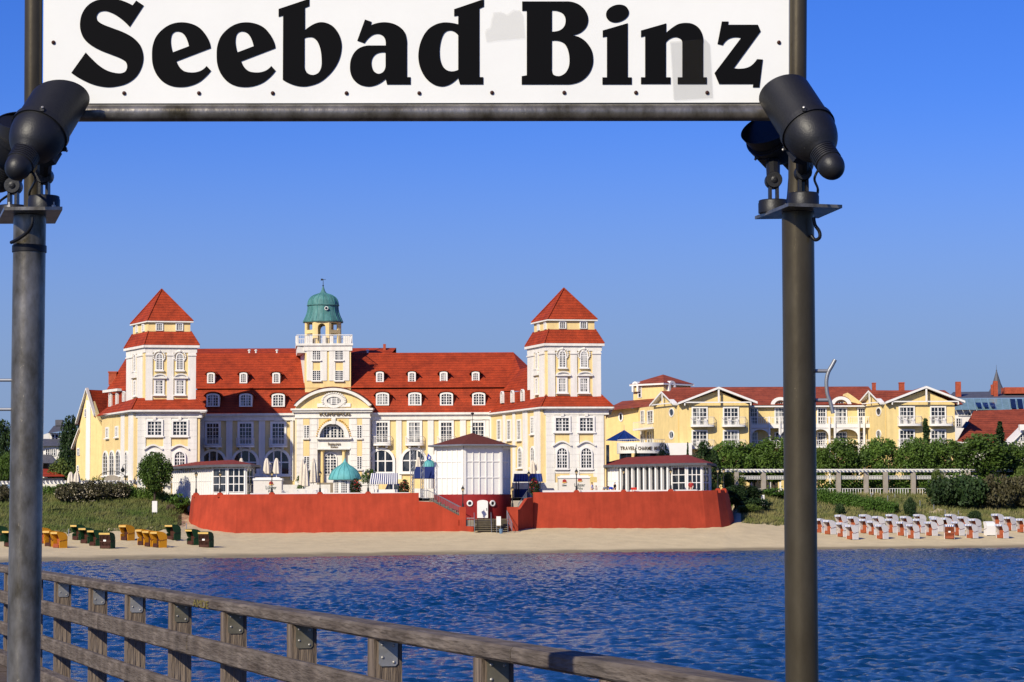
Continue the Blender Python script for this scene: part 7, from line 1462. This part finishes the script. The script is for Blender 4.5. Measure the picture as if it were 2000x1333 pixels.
mb = MB(); curve_tube([W(1631,703,7.5),W(1624,716,7.5),W(1617.5,728,7.5),W(1614,746,7.5),W(1616,770,7.5),W(1622,787,7.5),W(1627,808,7.5)],.0062,'hook_bar',GREYI,SG)
for y in (725,782): mb = MB(); mb.tube(W(1575,y,7.5),W(1617,y,7.5),.0058,n=12); mb.build('side_arm',GREYI,SG,smooth=True)
for y in (743,800): mb = MB(); mb.tube(W(-45,y,7.5),W(40,y,7.5),.0050,n=12); mb.build('side_arm',GREYI,SG,smooth=True)
curve_tube([W(-56,712,7.5),W(-48,730,7.5),W(-44,755,7.5),W(-48,800,7.5),W(-55,822,7.5)],.0062,'hook_bar',GREYI,SG)
for x in (18,104): mb = MB(); p = V((W(x,400,7.4).x,7.40,zpl)); mb.lathe(p,[(.008,0),(.008,.008),(.004,.010),(.004,.018),(0,.019)],6); mb.build('plate_bolt',STEELP,SG)
for x,Y in ((1505,7.64),(1535,7.50)): mb = MB(); p = V((W(x,400,Y).x,Y,zpl)); mb.lathe(p,[(.007,0),(.007,.007),(.0035,.009),(.0035,.016),(0,.017)],6); mb.build('plate_bolt',STEELP,SG)
# floodlights
def flood(label,T,E,base,sgn,back=False,amp=.036):
    K = (.86 if sgn > 0 else .83) if not back else .88; L_ = (E-T).length; ax = (E-T).normalized(); th = thing('floodlight',label,'floodlight',base,'black floodlights on the sign posts')
    up = V((-sgn,-.55 if not back else .55,.6)); up = (up-ax*up.dot(ax)).normalized(); sd = ax.cross(up); lg = ax.cross(V((0,1,0))).normalized(); lg = lg if lg.x*sgn > 0 else -lg
    def lat(prof,name,m,n=48,ob=None,smooth=True,par=th):
        mb = MB(); idx = []
        for r,h in prof:
            r *= K
            ring = []
            for k in range(n):
                a = 2*math.pi*k/n; hh = h
                if ob and h > ob[0]: hh = h+ob[1]*(up*math.cos(a)+sd*math.sin(a)).dot(lg)
                ring.append(T+ax*hh+(up*math.cos(a)+sd*math.sin(a))*max(r,1e-4))
            idx.append(mb.add(ring))
        for a,b in zip(idx[:-1],idx[1:]):
            for k in range(n): mb.f.append([a+k,a+(k+1)%n,b+(k+1)%n,b+k])
        return mb.build(name,m,par,smooth=smooth)
    r0_ = .0455*(1.08 if sgn < 0 else 1); lat([(r0_*math.sin(t),-r0_*math.cos(t)*1.0) for t in np.linspace(.02,math.pi/2,10)]+[(.046,.012)],'end_cap',LAMPB)
    rb = [(.046,.012)]
    for k in range(6): rb += [(.0500,.014+k*.0075),(.0500,.0185+k*.0075),(.0470,.019+k*.0075),(.0470,.0213+k*.0075)]
    lat(rb+[(.05,.062)],'cooling_ribs',LAMPB,smooth=False)
    be = [(.050,.060)]+[(.052+.046*math.sin(t),.064+.098*(1-math.cos(t))*.55+.098*.45*t/(math.pi/2)) for t in np.linspace(.1,math.pi/2,12)]; lat(be,'reflector_body',LAMPB)
    hb = be[-1][1]; lat([(.097,hb-.004),(.104,hb-.004),(.104,hb+.014),(.098,hb+.014)],'clamp_ring',LAMPB,smooth=False)
    H2_ = L_-.0; ob = (hb+.03,amp); lat([(.0975,hb+.012),(.0965,hb+.02),(.0955,H2_),(.0915,H2_),(.0915,hb+.035)],'hood',LAMPB,ob=ob); lat([(.0914,hb+.03),(.0,hb+.031)],'front_glass',LAMPB)
    for a in (1.1,-1.1,3.14): 
        p = T+ax*(hb+.005)+(up*math.cos(a)+sd*math.sin(a))*.106*K; mb = MB(); mb.cbox(p-V((0,0,.006)),.012,.012,.012); mb.build('clip',LAMPB,th); mb = MB(); mb.lathe(p+(p-T-ax*(hb+.005)).normalized()*.004,[(.004,0),(.004,.006),(0,.007)],8,axis=(p-T-ax*(hb+.005))); mb.build('clip_screw',STEELP,th)
    # knuckle and base
    mb = MB(); mb.lathe(base,[(.048,0),(.048,.030),(.0465,.032),(.0465,.038),(.044,.040),(.0,.040)],32); mb.build('base',LAMPB,th,smooth=True)
    kn = T+ax*.105-up*.04; k0 = base+V((0,0,.040)); mid = V((k0.x,k0.y,k0.z+.062)); mb = MB()
    for s in (-1,1):
        o_ = V((.011*s,0,0)); mb.prism([k0+o_+V((-.004,-.022,0)),k0+o_+V((-.004,.022,0)),mid+o_+V((-.004,.020,0)),mid+o_+V((-.004,-.020,0))],V((.008,0,0)))
    mb.build('knuckle_fork',LAMPB,th); mb = MB(); mb.lathe(mid-V((0,.026,0)),[(.024,0),(.026,.004),(.026,.048),(.024,.052)],20,axis=(0,1,0)); kd = mb.build('knuckle_joint',LAMPB,th,smooth=True); mb = MB(); mb.lathe(mid-V((0,.024,0)),[(.010,0),(.010,.006),(.004,.008),(.0,.008)],10,axis=(0,-1,0)); mb.build('knuckle_bolt',LAMPB,th)
    mb = MB(); mb.tube(mid,kn+ax*.02,.021,.024,10); mb.build('arm',LAMPB,th); mb = MB(); dn = V((.15*sgn,0,-1)); dn = (dn-ax*dn.dot(ax)).normalized(); s2 = ax.cross(dn); q_ = T+ax*.13+dn*.078*K; mb.prism([q_+s2*.022-ax*.02,q_-s2*.022-ax*.02,q_-s2*.022+ax*.03,q_+s2*.022+ax*.03],dn*.026); mb.build('gear_box',LAMPB,th)
    curve_tube([T-up*.03+ax*.02,T-up*.062+ax*.0,base+V((-.045*sgn,.0,.05)),base+V((-.036*sgn,0,.012))],.004,'cable',CABLE,th,6)
def bpos(px,Y): return V((W(px,398,Y).x,Y,zpl))
flood('black floodlight on the left post, front one reaching over the sign corner',W(36,326,7.22),W(117,194,7.42),bpos(86,7.43),1)
flood('black floodlight half hidden at the photo edge behind the front left one',W(2,350,7.72),W(52,236,7.60),bpos(26,7.66),1,True)
flood('black floodlight on the right post, front one covering the sign corner',W(1622,323,7.22),W(1532,183,7.42),bpos(1569,7.43),-1,False,.012)
flood('black floodlight on the right post behind the cross bar',W(1562,318,7.78),W(1504,256,7.66),bpos(1511,7.60),-1,True)
